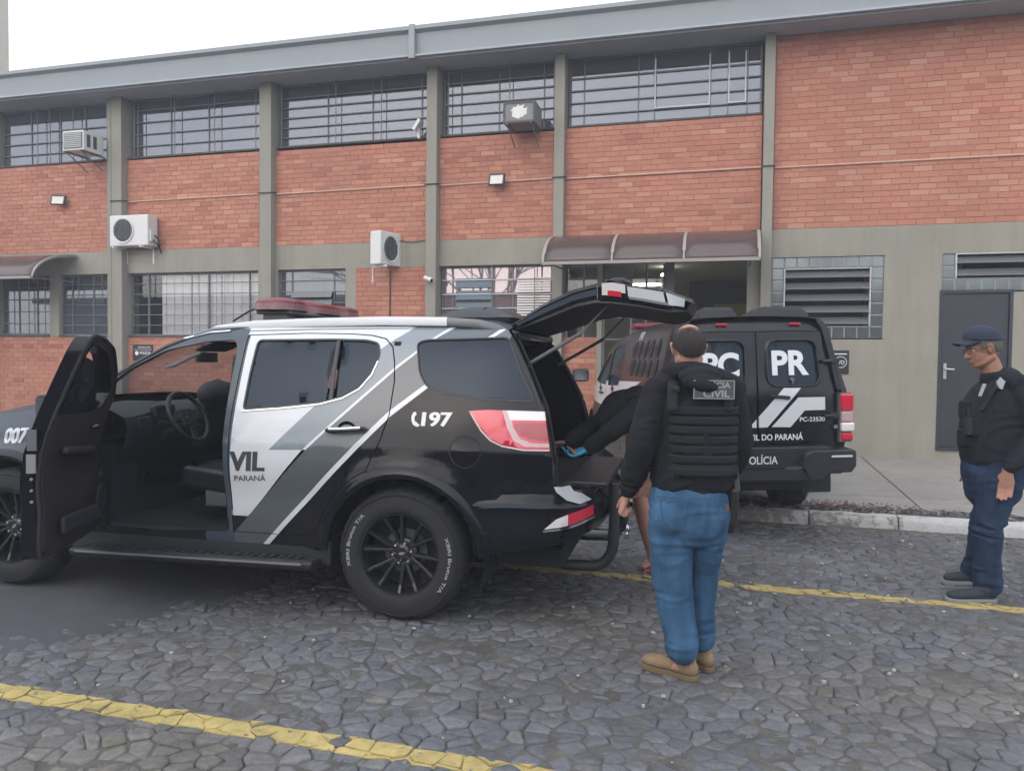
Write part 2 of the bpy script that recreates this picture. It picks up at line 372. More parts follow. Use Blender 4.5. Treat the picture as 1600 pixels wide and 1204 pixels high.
# asphalt patch whose worn edge thins out between the stones
def asin(x, y): # distance inside the patch edge
    e = 2.98 + .20 * noise.noise(Vector((x * 1.4, 0, 0))) + .05 * noise.noise(Vector((x * 7, 3, 0))); f = -3.0 - .30 * noise.noise(Vector((2.5, y * 1.3, 3))) + (y - 4.2) * .22 + .06 * noise.noise(Vector((2, y * 7, 0)))
    return min(y - e, (f - x) * .95)
mb = MB(); xs = [-30, -12] + list(np.arange(-8.4, -1.9, .05)); ys = list(np.arange(2.5, 7.95, .05)); rows = []
for y in ys: rows.append([(x, y, min(.006, -.016 + .034 * max(-.3, asin(x, y)) / .35 + .006 * noise.noise(Vector((x * 6, y * 6, 1))))) for x in xs])
mb.sheet(rows); struct(mb.build('asphalt_patch', 'asphalt', smooth=True, fixn=False))
gx, gy = .118, .084
cells = {}
nx = int((XR[1] - XR[0]) / gx); ny = int((YR[1] - YR[0]) / gy)
for j in range(-2, ny + 3):
    for i in range(-2, nx + 3):
        x = XR[0] + (i + .5 * (j % 2)) * gx + rnd.uniform(-.48, .48) * gx; y = YR[0] + j * gy + rnd.uniform(-.46, .46) * gy
        cells[(i, j)] = (x, y)
def clip(poly, a, b, c):  # keep a*x+b*y<=c
    out = []; n = len(poly)
    for i in range(n):
        p, q = poly[i], poly[(i + 1) % n]; dp = a * p[0] + b * p[1] - c; dq = a * q[0] + b * q[1] - c
        if dp <= 0: out.append(p)
        if (dp < 0 < dq) or (dq < 0 < dp):
            t = dp / (dp - dq); out.append((p[0] + (q[0] - p[0]) * t, p[1] + (q[1] - p[1]) * t))
    return out
LINES = [(2.775, .062), (5.57, .062)]
stones = []; ym = MB(); ystr = []
for (i, j), (x, y) in cells.items():
    if not (0 <= i < nx and 0 <= j < ny): continue
    if asin(x, y) > .36: continue
    gap = rnd.uniform(.0008, .0042)
    poly = [(x - .2, y - .2), (x + .2, y - .2), (x + .2, y + .2), (x - .2, y + .2)]
    for dj in (-2, -1, 0, 1, 2):
        for di in (-2, -1, 0, 1, 2):
            if (di, dj) == (0, 0): continue
            q = cells.get((i + di, j + dj))
            if not q: continue
            dx, dy = q[0] - x, q[1] - y; L = math.hypot(dx, dy)
            if L > .34: continue
            poly = clip(poly, dx / L, dy / L, (dx * (x + q[0]) / 2 + dy * (y + q[1]) / 2) / L - gap)
    if len(poly) < 3: continue
    c = (sum(p[0] for p in poly) / len(poly), sum(p[1] for p in poly) / len(poly))
    if c[1] > 7.9: continue
    # drop very short edges, round corners a little
    pp = [p for k, p in enumerate(poly) if math.hypot(p[0] - poly[k - 1][0], p[1] - poly[k - 1][1]) > .012]
    if len(pp) < 3: continue
    rd = []
    for k in range(len(pp)):
        a, b, d = pp[k - 1], pp[k], pp[(k + 1) % len(pp)]
        rd += [(lerp(b[0], a[0], .10), lerp(b[1], a[1], .10)), (lerp(b[0], d[0], .10), lerp(b[1], d[1], .10))]
    h0 = rnd.uniform(-.004, .006); tx, ty = rnd.gauss(0, .05), rnd.gauss(0, .055)
    def ht(px, py): return h0 + (px - c[0]) * tx + (py - c[1]) * ty + .003 * noise.noise(Vector((px * 11, py * 11, 5))) + .0015 * noise.noise(Vector((px * 30, py * 30, 5)))
    n = len(rd); ins = rnd.uniform(.84, .93)
    ring = lambda s, dz, jit=0: [(c[0] + (px - c[0]) * s, c[1] + (py - c[1]) * s, ht(px, py) + dz) for px, py in rd]
    top = ring(ins, 0); mid = ring(ins * .62, .0015)
    mid = [(a, b, z + rnd.uniform(-.0035, .0035)) for a, b, z in mid]
    vs = ring(1, -.035) + ring(1, -.007) + top + mid + [(c[0], c[1], h0 + rnd.uniform(-.003, .004))]
    fs = []
    for r_ in range(3):
        fs += [(r_ * n + k, r_ * n + (k + 1) % n, (r_ + 1) * n + (k + 1) % n, (r_ + 1) * n + k) for k in range(n)]
    fs += [(3 * n + k, 3 * n + (k + 1) % n, 4 * n) for k in range(n)]
    t = rnd.uniform(.78, 1.2); w = rnd.random()
    br = max(0, noise.noise(Vector((c[0] * .7, c[1] * 1.1, 9)))) * .9 + (.35 if w < .07 else 0)
    tint = (t * (1 + .35 * br), t * (1 + .18 * br), t * (1 - .12 * br))
    # distance in the picture for choosing the 300 nearest in view
    v = Vector((c[0], c[1], -CAMH)); dep = v.dot(_f); px = 800 + 1209 * v.dot(_r2) / dep if dep > 0 else -1; py = 602 - 1209 * v.dot(_u2) / dep if dep > 0 else -1
    vis = dep > 0 and 10 < px < 1590 and 10 < py < 1195
    stones.append((dep if vis else 99, vs, fs, tint, c))
    for (ly, hw) in LINES:
        if abs(c[1] - ly) < .2 and (ly < 4 or c[0] > -2.6):
            q = [(a, b) for a, b, _ in ring(.97, 0)]
            j1 = .012 * noise.noise(Vector((c[0] * 6, ly, 0))); j2 = .012 * noise.noise(Vector((c[0] * 6, ly, 4)))
            q = clip(clip(q, 0, 1, ly + hw + j1), 0, -1, -(ly - hw + j2))
            if len(q) >= 3 and rnd.random() > .07:
                ym.add([(a, b, ht(a, b) + .0045) for a, b in q] + [(a, b, ht(a, b) - .010) for a, b in q], [tuple(range(len(q)))] + [(k, (k + 1) % len(q), len(q) + (k + 1) % len(q), len(q) + k) for k in range(len(q))], 0 if ly < 4 else 1)
stones.sort(key=lambda s: s[0])
def stone_obj(name, L, origin):
    V = []; F = []; T = []
    for (_, vs, fs, tint, c) in L:
        o = len(V); V += [(a - origin[0], b - origin[1], z) for a, b, z in vs]; F += [tuple(i + o for i in f) for f in fs]; T += [(*tint, 1)] * len(vs)
    me = bpy.data.meshes.new(name); me.from_pydata(V, [], F); me.materials.append(M['cobble'])
    ca = me.color_attributes.new('tint', 'FLOAT_COLOR', 'POINT'); ca.data.foreach_set('color', [x for t in T for x in t])
    me.polygons.foreach_set('use_smooth', [True] * len(F)); me.set_sharp_from_angle(angle=R(50))
    o = bpy.data.objects.new(name, me); COL.objects.link(o); o.parent = road; o.location = (origin[0], origin[1], 0); return o
for s in stones[:300]: stone_obj('cobblestone', [s], s[4])
stuff(stone_obj('cobblestones', stones[300:], (0, 0)))
# painted lines: paint on stones plus paint lying in the joints
for k, (ly, hw) in enumerate(LINES):
    q = MB(); ids = [i for i, m_ in enumerate(ym.m) if m_ == k]; rem = {}
    for i in ids:
        nf = []
        for v in ym.f[i]:
            if v not in rem: rem[v] = len(q.v); q.v.append(ym.v[v])
            nf.append(rem[v])
        q.f.append(tuple(nf)); q.m.append(0)
    x0, x1 = ((-8, 3.0) if k == 0 else (-2.6, 7.0)); st = []
    xs = np.arange(x0, x1, .05)
    q.add([(x, ly - hw + .010 * noise.noise(Vector((x * 9, ly, 1))), -.0015) for x in xs] + [(x, ly + hw + .010 * noise.noise(Vector((x * 9, ly, 8))), -.0015) for x in xs], [(i, i + 1, len(xs) + i + 1, len(xs) + i) for i in range(len(xs) - 1)])
    o = q.build('yellow_line', 'yellow_paint', fixn=False)
    tag(o, ['thick worn yellow line across the cobbles nearest the camera', 'yellow line on the cobbles from behind the police car past the man in a cap'][k], 'road marking', 'yellow lines painted on the cobbles')
# pavement rising gently to the wall, kerb stones
mb = MB()
mb.add([(.2, 8.42, .115), (25, 8.42, .115), (25, 12.2, .22), (.2, 12.2, .22), (.2, 8.42, -.03), (25, 8.42, -.03)], [(0, 1, 2, 3), (4, 5, 1, 0)])
mb.add([(.2, 8.42, .115), (.2, 12.2, .22), (-1.4, 12.2, .20), (-1.4, 8.42, .0), (-30, 12.2, .20), (-30, 8.3, 0.0)], [(0, 1, 2, 3), (3, 2, 4, 5)])
pav = struct(mb.build('pavement', 'concrete', fixn=False))
# hairline joints and cracks as thin recessed-looking strips of dirt in the slab
cr = MB()
for xj in (1.9, 3.4, 4.9, 6.4):
    cr.add([(xj - .006, 8.43, .1195), (xj + .006, 8.43, .1195), (xj + .006, 12.05, .221), (xj - .006, 12.05, .221)], [(0, 1, 2, 3)])
x, y = .9, 9.0; P_ = []
for i in range(30): P_.append((x, y)); x += .17; y += .06 * noise.noise(Vector((x * 2.2, 7, 1))) + .012
zz = lambda y: .115 + (y - 8.42) * .105 / 3.78 + .0045
for a, b in zip(P_, P_[1:]): cr.add([(a[0], a[1] - .005, zz(a[1])), (b[0], b[1] - .005, zz(b[1])), (b[0], b[1] + .004, zz(b[1])), (a[0], a[1] + .004, zz(a[1]))], [(0, 1, 2, 3)])
cr.build('slab_joint', 'dirt', pav, fixn=False)
# band of broken stones and soil between kerb and slab
mb = MB(); xs = np.arange(-.2, 12, .06)
rows = []
for t in (0, .25, .5, .75, 1):
    rows.append([(x, lerp(8.08, 8.44 + .10 * noise.noise(Vector((x * 1.3, 2, 0))), t), .102 + .022 * noise.noise(Vector((x * 7, t * 5, 2))) + (.016 if t == 1 else 0)) for x in xs])
mb.sheet(rows); o = mb.build('verge', 'dirt', pav, smooth=True, fixn=False)
rb = MB()
for i in range(520):
    x = rnd.uniform(.0, 6); y = rnd.uniform(8.09, 8.5); s = rnd.uniform(.012, .045); z = .112
    rb.box((x, y, z), (s * 1.5, s, s * .55), 0 if rnd.random() < .75 else 1, rz=rnd.uniform(0, 3), rx=rnd.uniform(-.3, .3))
addm('rubble_stone', (0.10, 0.10, 0.105), .9, bump=.5, var=.3, vscale=9); addm('dead_leaf', (0.20, 0.10, 0.045), .9)
o = stuff(rb.build('rubble', ['rubble_stone', 'concrete'], pav)); 
lf = MB()
for i in range(260):
    x = rnd.gauss(1.05, .5); y = rnd.uniform(8.1, 8.55); a = rnd.uniform(0, 6.28); s = rnd.uniform(.012, .03); z = .135 + rnd.uniform(0, .01)
    lf.add([(x, y, z), (x + s * math.cos(a), y + s * math.sin(a), z + .012), (x + 1.6 * s * math.cos(a + .5), y + 1.6 * s * math.sin(a + .5), z), (x + s * math.cos(a + 1), y + s * math.sin(a + 1), z + .004)], [(0, 1, 2, 3)])
lv = lf.build('dead_leaves', 'dead_leaf', fixn=False); stuff(lv); tag(lv, 'small brown dead leaves scattered along the top of the kerb behind the van', 'leaves')
kerb = struct(bpy.data.objects.new('kerb', None)); COL.objects.link(kerb); kerb.empty_display_size = .1
km = M['kerb_white']; n = km.node_tree.nodes; l = km.node_tree.links
# worn patches: grey stone through the whitewash
a = n.new('ShaderNodeTexNoise'); a.inputs['Scale'].default_value = 7; a.inputs['Detail'].default_value = 7; a.inputs['Roughness'].default_value = .7
g = n.new('ShaderNodeNewGeometry'); l.new(g.outputs['Position'], a.inputs[0]); sx = n.new('ShaderNodeSeparateXYZ'); l.new(g.outputs['Position'], sx.inputs[0])
mr = n.new('ShaderNodeMapRange'); mr.inputs[1].default_value = .0; mr.inputs[2].default_value = 2.2; mr.inputs[3].default_value = .12; mr.inputs[4].default_value = -.10; l.new(sx.outputs[0], mr.inputs[0])
ad_ = n.new('ShaderNodeMath'); ad_.operation = 'ADD'; l.new(a.outputs[0], ad_.inputs[0]); l.new(mr.outputs[0], ad_.inputs[1])
rp = n.new('ShaderNodeValToRGB'); rp.color_ramp.elements[0].position = .47; rp.color_ramp.elements[1].position = .57; l.new(ad_.outputs[0], rp.inputs[0])
mx = n.new('ShaderNodeMix'); mx.data_type = 'RGBA'; pb = n['Principled BSDF']; src = pb.inputs['Base Color'].links[0].from_socket
l.new(rp.outputs[0], mx.inputs[0]); l.new(src, mx.inputs[6]); mx.inputs[7].default_value = (.20, .17, .145, 1); l.new(mx.outputs[2], pb.inputs['Base Color'])
x = .06
while x < 9:
    L = rnd.uniform(.7, .95); seg = 14; rows = []
    for i in range(seg + 1):
        xx = x + .006 + (L - .012) * i / seg; w = lambda s: .008 * noise.noise(Vector((xx * 5, s, 2)))
        rows.append([(xx, 7.935 + w(0), -.03), (xx, 7.945 + w(1), .07 + w(2)), (xx, 7.965 + w(3), .108 + w(4)), (xx, 8.0 + w(5), .118 + w(6)), (xx, 8.08 + w(7), .120 + w(8)), (xx, 8.10, -.02)])
    b = MB(); b.sheet(rows); b.add(rows[0], [tuple(range(6))]); b.add(rows[-1], [tuple(range(6))[::-1]])
    b.build('kerb_stone', 'kerb_white', kerb, smooth=True, angle=60); x += L
# pebbles on the road
pb_ = MB()
for i in range(170):
    x, y = rnd.uniform(-3, 3.5), rnd.uniform(2.3, 7.8); s = rnd.uniform(.004, .011) * (1 + y * .12); pb_.box((x, y, .008), (s * 1.4, s, s * .8), 0, rz=rnd.uniform(0, 3), rx=rnd.uniform(-.5, .5))
addm('pebble_pale', (.38, .37, .35), .9); stuff(pb_.build('pebbles', 'pebble_pale', road))
# ------------------------------------------------------------------ building
bld = thing('brick_building', 'two-storey police station of orange brick and grey-green render with barred upper windows', 'building', (0, D, 0))
def B(x0, x1, y0, y1, z0, z1, mb): return mb.bb(x0, x1, y0 - D, y1 - D, z0, z1)
ZT = 6.33   # soffit
# rendered walls in pieces round the openings (front face at y = D)
w = MB()
for a in [(-24, .44, 3.10, 3.52), (-24, -17.15, 1.93, 3.10), (-24, -20.0, 5.2, 6.33), (-14.3, -13.9, 1.93, 3.10), (-14.05, -13.9, 5.2, 6.33), (-12.66, -12.44, 1.93, 3.10), (-6.34, -6.14, 1.93, 3.10), (-8.05, -7.66, 1.93, 3.10), (.44, 14, 3.11, 3.52),
          (2.14, 2.88, .05, 3.11), (.44, 2.14, .05, 1.93), (3.75, 14, .05, 2.59), (4.9, 14, 2.59, 3.11), (2.88, 3.75, .05, .395), (.27, .47, .05, 3.10), (-1.98, -1.9, .05, 3.1)]:
    B(a[0], a[1], D, D + .25, a[2], a[3], w)
w.build('rendered_wall', 'stucco', bld)
# mortar backing where brick shows
w = MB(); BR = [(-13.9, -11.27, 3.52, 5.20), (-10.84, -8.03, 3.52, 5.19), (-7.7, -4.83, 3.52, 5.17), (-4.63, -2.70, 3.52, 5.19), (-2.51, .44, 3.52, 5.21), (.61, 6.2, 3.52, ZT),
      (-6.14, -4.83, .1, 3.10), (-13.9, -11.27, .1, 1.93), (-10.84, -8.05, .1, 1.93), (-4.63, -2.70, .1, 1.93), (-2.51, -1.98, .1, 1.93), (-8.05, -6.14, .1, 1.93)]
for a in BR + [(-24, -13.9, 3.52, 5.2), (-24, -13.9, .1, 1.93), (6.2, 14, 3.52, ZT)]: B(a[0], a[1], D + .004, D + .25, a[2], a[3], w)
w.build('mortar_wall', 'mortar', bld)
brm, n_, l_, p_, vm_, g_ = tint_mat('brick', (0.42, 0.175, 0.118), rough=.85, bump=.3, bscale=70, fine=.08); M['brick'] = brm
bl = []
for (x0, x1, z0, z1) in BR + [(-24, -13.9, 3.52, 5.2), (-24, -13.9, .1, 1.93), (6.2, 14, 3.52, ZT)]:
    ch = .0815; nrow = int(round((z1 - z0) / ch)); ch = (z1 - z0) / nrow
    for r_ in range(nrow):
        x = x0 + .004 - (0.122 if r_ % 2 else 0) - rnd.uniform(0, .05)
        while x < x1 - .01:
            L = .236 + rnd.uniform(-.012, .012); a = max(x, x0 + .003); b = min(x + L, x1 - .003)
            if b - a > .03:
                q = noise.noise(Vector((a * .5, r_ * .07 + z0, 3))); t = 1 + rnd.gauss(0, .045) + .07 * q; u = rnd.random()
                c = (t, t, t)
                if u < .05: c = (t * 1.12, t * 1.35, t * 1.4)
                elif u < .11: c = (t * .84, t * .78, t * .80)
                elif u < .4: c = (t * 1.05, t * 1.15, t * 1.12)
                bl.append((a, b, z0 + r_ * ch + .005, z0 + (r_ + 1) * ch - .005, rnd.uniform(.000, .004), c))
            x += L + .011
def brick_mesh(L, name, origin=(0, 0)):
    V = []; F = []; T = []
    for (x0, x1, z0, z1, pr, c) in L:
        o = len(V); y0 = -pr; y1 = .012; bv = .003
        V += [(x0, y1, z0), (x1, y1, z0), (x1, y1, z1), (x0, y1, z1), (x0, y0 + bv, z0), (x1, y0 + bv, z0), (x1, y0 + bv, z1), (x0, y0 + bv, z1), (x0 + bv, y0, z0 + bv), (x1 - bv, y0, z0 + bv), (x1 - bv, y0, z1 - bv), (x0 + bv, y0, z1 - bv)]
        for k in range(4):
            j = (k + 1) % 4; F += [(o + k, o + j, o + 4 + j, o + 4 + k), (o + 4 + k, o + 4 + j, o + 8 + j, o + 8 + k)]
        F.append((o + 8, o + 9, o + 10, o + 11)); T += [(*c, 1)] * 12
    V = [(x - origin[0], y, z - origin[1]) for x, y, z in V]
    me = bpy.data.meshes.new(name); me.from_pydata(V, [], F); me.materials.append(M['brick'])
    ca = me.color_attributes.new('tint', 'FLOAT_COLOR', 'POINT'); ca.data.foreach_set('color', [x for t in T for x in t]); return me
# the 300 bricks nearest the camera in view are parts of their own, sharing a few meshes
def dist(b): v = Vector(((b[0] + b[1]) / 2, D, (b[2] + b[3]) / 2 - CAMH)); return v.length + (50 if (b[0] + b[1]) / 2 > 3.7 or b[0] < .62 else 0) + (0 if b[3] < 6.05 else 50)
full = sorted([b for b in bl if b[1] - b[0] > .2], key=dist); near = full[:300]; ns_ = set(id(b) for b in near)
proto = []
for k in range(14):
    b = near[rnd.randrange(300)]; L = .236; proto.append(brick_mesh([(-L / 2, L / 2, -.0358, .0358, rnd.uniform(.000, .004), b[5])], 'brick'))
for b in near:
    o = bpy.data.objects.new('brick', rnd.choice(proto)); COL.objects.link(o); o.parent = bld; o.location = ((b[0] + b[1]) / 2, 0, (b[2] + b[3]) / 2); o.scale = ((b[1] - b[0]) / .236, 1, (b[3] - b[2]) / .0716)
me = brick_mesh([b for b in bl if id(b) not in ns_], 'brickwork'); o = bpy.data.objects.new('brickwork', me); COL.objects.link(o); o.parent = bld; stuff(o)
# pillars, eaves
for (x0, x1) in [(-11.06, -10.84), (-7.93, -7.70), (-4.81, -4.63), (-2.67, -2.51), (.455, .60), (-14.3, -14.05), (-17.4, -17.15)]:
    b = MB(); b.bb(x0, x1, -.15, .30, .05, ZT); b.build('pillar', 'pillar_paint', bld, bevel=.006)
b = MB(); b.bb(-11.25, -11.06, -.06, .3, .05, ZT); b.build('pillar', 'pillar_paint', bld, bevel=.006)
b = MB(); b.bb(-24, 14, -.60, .0, ZT, ZT + .03); b.bb(-24, 14, .0, .3, ZT, ZT + .03); b.build('soffit', 'soffit', bld)
for x0, x1 in [(-24, -14.6), (-14.6, -4.88), (-4.88, 4.6), (4.6, 14)]:
    b = MB(); pr = [(-.50, 6.30), (-.53, 6.30), (-.55, 6.70), (-.62, 6.74), (-.62, 6.80), (-.585, 6.80), (-.50, 6.70)]
    b.add([(x0 + .004, y, z) for y, z in pr] + [(x1 - .004, y, z) for y, z in pr], [tuple(range(7)), tuple(range(7, 14))[::-1]] + [((k + 1) % 7, k, 7 + k, 7 + (k + 1) % 7) for k in range(7)])
    b.build('fascia', 'fascia_metal', bld)
b = MB(); b.bb(-4.93, -4.83, -.632, -.50, 6.29, 6.82); b.build('fascia_joint_cover', 'fascia_metal', bld, bevel=.004)
b = MB(); b.bb(-24, 14, -.55, 10, 6.7, 6.74); b.build('roof', 'soffit', bld)
b = MB(); b.bb(-24, 14, 9.9, 10, 0, 6.7); b.bb(-24, -23.9, .2, 10, 0, 6.7); b.bb(13.9, 14, .2, 10, 0, 6.7); b.build('rear_wall', 'stucco', bld)
b = MB(); b.bb(-24, 14, .3, 9.9, 3.2, 3.45); b.build('floor_slab', 'inner_wall', bld)
# thin dark sills under upper windows
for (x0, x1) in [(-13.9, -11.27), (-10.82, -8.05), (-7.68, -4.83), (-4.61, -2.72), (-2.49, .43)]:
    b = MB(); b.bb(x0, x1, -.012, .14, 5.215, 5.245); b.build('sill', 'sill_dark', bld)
for (x0, x1) in [(-13.9, -12.66), (-12.44, -11.27), (-10.82, -8.07), (-7.65, -6.35), (-4.61, -2.72)]:
    b = MB(); b.bb(x0, x1, -.015, .12, 1.905, 1.94); b.build('sill', 'sill_dark', bld)

def window(x0, x1, z0, z1, bars, verts, yb=.10, pane='pane', fm='steel_frame', bay=None, panes=1, lab=None, bar_mat='steel_frame', room=True, t=.014):
    fr = MB(); y = yb
    for a in ((x0, x1, z0, z0 + .028), (x0, x1, z1 - .035, z1), (x0, x0 + .024, z0 + .035, z1 - .035), (x1 - .03, x1, z0 + .035, z1 - .035)): fr.bb(a[0], a[1], y - .02, y + .02, a[2], a[3])
    for v in verts: fr.bb(v - .010, v + .010, y - .018, y + .018, z0 + .035, z1 - .035)
    f = fr.build('window', fm, bld)
    if lab: f['label'] = lab
    xs = [x0 + .03] + sorted(verts) + [x1 - .03]
    for a, b in zip(xs, xs[1:]):
        q = MB(); q.bb(a + .001, b - .001, y - .003, y + .003, z0 + .036, z1 - .036); q.build('pane', pane, f)
    for z in bars:
        q = MB(); q.bb(x0 + .002, x1 - .002, y - .045, y - .025, z - t / 2, z + t / 2); q.build('bar', bar_mat, f)
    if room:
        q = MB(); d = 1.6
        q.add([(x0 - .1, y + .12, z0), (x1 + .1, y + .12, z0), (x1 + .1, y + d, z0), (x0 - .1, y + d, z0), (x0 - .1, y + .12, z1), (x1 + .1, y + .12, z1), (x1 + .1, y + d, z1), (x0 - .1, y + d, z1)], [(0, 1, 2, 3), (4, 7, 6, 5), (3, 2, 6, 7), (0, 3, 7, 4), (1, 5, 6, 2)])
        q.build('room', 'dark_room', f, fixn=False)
    return f
def ladder(x0, x1, z0, z1, xs, f):   # vertical grille rods
    for x in xs:
        q = MB(); q.bb(x - .006, x + .006, .025, .037, z0, z1); q.build('rod', 'steel_frame', f)
hz = lambda z0, z1, n: [z0 + (z1 - z0) * (k + 1) / (n + 1) for k in range(n)]
Z0, Z1 = 5.245, ZT
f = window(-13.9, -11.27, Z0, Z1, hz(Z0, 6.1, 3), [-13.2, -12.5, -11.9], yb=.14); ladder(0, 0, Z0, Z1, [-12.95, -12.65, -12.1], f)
f = window(-10.82, -8.05, Z0, Z1, hz(Z0, 6.12, 3) + [6.12], [-9.97, -9.16], yb=.14); ladder(0, 0, Z0, Z1, [-10.7, -10.62, -9.82, -8.97, -8.12], f)
c = MB()
for a, b in ((-10.62, -10.2), (-8.42, -8.08)): c.bb(a, b, .17, .19, Z0, 6.2)
split_build(c, 'curtain', 'curtain', f)
f = window(-7.68, -4.83, Z0, Z1, hz(Z0, 6.1, 4) + [6.1], [-6.75, -5.9, -5.0], yb=.14); ladder(0, 0, Z0, Z1, [-7.6, -6.55, -5.7], f)
f = window(-4.61, -2.72, Z0, Z1, hz(Z0, 6.1, 4) + [6.1], [-4.3, -3.65, -2.9], yb=.14); ladder(0, 0, Z0, Z1, [-4.5, -3.45], f)
c = MB(); c.bb(-4.5, -4.3, .17, .19, Z0, 6.1); split_build(c, 'curtain', 'curtain', f)
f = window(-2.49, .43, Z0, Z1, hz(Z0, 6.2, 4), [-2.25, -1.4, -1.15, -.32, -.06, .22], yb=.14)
for a, b in ((-1.15, -.32), (-.32 + .26, .22 - .02)):
    q = MB()
    for s in ((a, a + .02, 5.44, 6.2), (b - .02, b, 5.44, 6.2), (a + .02, b - .02, 5.44, 5.46)): q.bb(s[0], s[1], .07, .09, s[2], s[3])
    q.build('casement_frame', 'steel_light', f)
window(-19.98, -17.42, Z0, Z1, hz(Z0, 6.1, 3), [-19.1, -18.3], yb=.14); window(-17.13, -14.32, Z0, Z1, hz(Z0, 6.1, 3), [-16.2, -15.3], yb=.14)
window(-17.13, -14.32, 1.94, 3.10, hz(1.94, 3.1, 4), [-16.2, -15.3])
# lower windows
f = window(-13.9, -12.66, 1.94, 3.10, hz(1.94, 3.1, 4), [-13.5, -13.05], yb=.10); ladder(0, 0, 1.94, 3.1, [-13.7, -13.2, -12.8], f)
c = MB(); c.bb(-13.9, -12.7, .2, .22, 1.95, 2.42); split_build(c, 'curtain', 'curtain', f)
f = window(-12.44, -11.27, 1.94, 3.10, hz(1.94, 3.1, 5), [-12.2, -11.7], yb=.10); ladder(0, 0, 2.6, 3.1, [-12.0, -11.45], f)
f = window(-10.82, -8.07, 1.94, 3.10, hz(1.94, 3.1, 5), [-10.45, -9.15, -8.3], yb=.12, pane='pane_clear'); ladder(0, 0, 1.94, 3.1, [-10.4, -9.45, -8.82], f)
c = MB(); k = 0; x = -10.2
while x < -8.1:
    c.bb(x, x + .085, .155 + .01 * (k % 2), .167 + .01 * (k % 2), 1.95, 3.08); x += .09; k += 1
split_build(c, 'vertical_blind', 'curtain', f)
f = window(-7.65, -6.35, 1.94, 3.10, hz(1.94, 3.1, 5), [-7.42, -6.6], yb=.10)
q = MB()
for k in range(4): q.box((-7.0, .02, 2.66 - .14 * k), (.78, .012, .12), 0, rx=-.5)
for o_ in [q.build('louvre', 'steel_frame', f)]: pass
f = window(-4.61, -2.72, 1.94, 3.10, hz(1.94, 3.1, 4), [-4.42, -3.72, -3.38, -2.9], yb=.12, pane='pane_mirror', bar_mat='steel_light', t=.016); ladder(0, 0, 1.94, 3.1, [-3.72, -3.0], f)
for k in range(3):
    q = MB(); q.box((-4.05, .09, 2.82 - .2 * k), (.62, .008, .16), 0, rx=-.25); q.build('louvre', 'blue_pane', f)
for k in range(15):
    q = MB(); q.bb(-3.3, -2.75, .075, .085, 2.28 + k * .042, 2.305 + k * .042); q.build('blind_slat', 'curtain', f)
# glass-block windows on the right
def block_window(x0, x1, z0, z1, nc, nr, skip_rows, louv, lab=None):
    f = MB(); f.bb(x0 - .02, x1, .02, .2, z1, z1 + .012); f.bb(x0 - .02, x1, .0, .1, z0 - .02, z0); wf = f.build('window', 'steel_light', bld); wf['label'] = lab
    wd, hd = (x1 - x0) / nc, (z1 - z0) / nr
    for r_ in range(nr):
        for c_ in range(nc):
            if r_ in skip_rows and louv[0] <= c_ < louv[1]: continue
            b = MB(); a0, b0 = x0 + c_ * wd, z0 + r_ * hd; b.bb(a0 + .006, a0 + wd - .006, .012, .09, b0 + .006, b0 + hd - .006); b.build('glass_block', 'glass_block', wf, bevel=.008)
    b = MB(); b.bb(x0, x1, .03, .085, z0, z1)
    # mortar grid behind block faces, cut where the louvres are
    b = MB()
    for c_ in range(nc + 1): 
        a0 = x0 + c_ * wd
        if louv[0] < c_ < louv[1]:
            b.bb(a0 - .006, a0 + .006, .02, .085, z0, z0 + min(skip_rows) * hd); 
            if max(skip_rows) < nr - 1: b.bb(a0 - .006, a0 + .006, .02, .085, z0 + (max(skip_rows) + 1) * hd, z1)
        else: b.bb(a0 - .006, a0 + .006, .02, .085, z0, z1)
    for r_ in range(nr + 1):
        b0 = z0 + r_ * hd
        if min(skip_rows) < r_ <= max(skip_rows): b.bb(x0, x0 + louv[0] * wd, .021, .084, b0 - .006, b0 + .006); b.bb(x0 + louv[1] * wd, x1, .021, .084, b0 - .006, b0 + .006)
        else: b.bb(x0, x1, .021, .084, b0 - .006, b0 + .006)
    b.build('block_joints', 'block_mortar', wf)
    la, lb = x0 + louv[0] * wd, x0 + louv[1] * wd; za, zb = z0 + min(skip_rows) * hd, z0 + (max(skip_rows) + 1) * hd
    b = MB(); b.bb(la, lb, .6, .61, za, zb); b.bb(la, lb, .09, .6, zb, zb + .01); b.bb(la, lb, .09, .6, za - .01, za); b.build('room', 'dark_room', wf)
    n = int(round((zb - za) / .168))
    fr = MB(); fr.bb(la + .001, la + .018, -.005, .09, za, zb); fr.bb(lb - .018, lb - .001, -.005, .09, za, zb); fr.bb(la, lb, 0, .09, zb - .012, zb); fr.build('louvre_frame', 'steel_light', wf)
    for k in range(n):
        zc = za + (k + .5) * (zb - za) / n
        s = MB(); s.box(((la + lb) / 2, .03, zc), (lb - la - .04, .007, .15), 0, rx=-.80); s.build('louvre', 'louvre_glass', wf)
        s = MB(); s.bb(la + .02, lb - .02, -.022, -.016, zc - .052, zc - .044)
        s.build('louvre_clip', 'steel_light', wf)
    return wf
block_window(.62, 2.14, 1.93, 3.11, 9, 7, (1, 2, 3, 4, 5), (1, 8), 'barred glass-block window with a bank of open louvres beside the entrance')
block_window(2.88, 4.9, 2.59, 3.11, 12, 3, (1, 2), (1, 12), 'low glass-block strip window above the dark steel door')
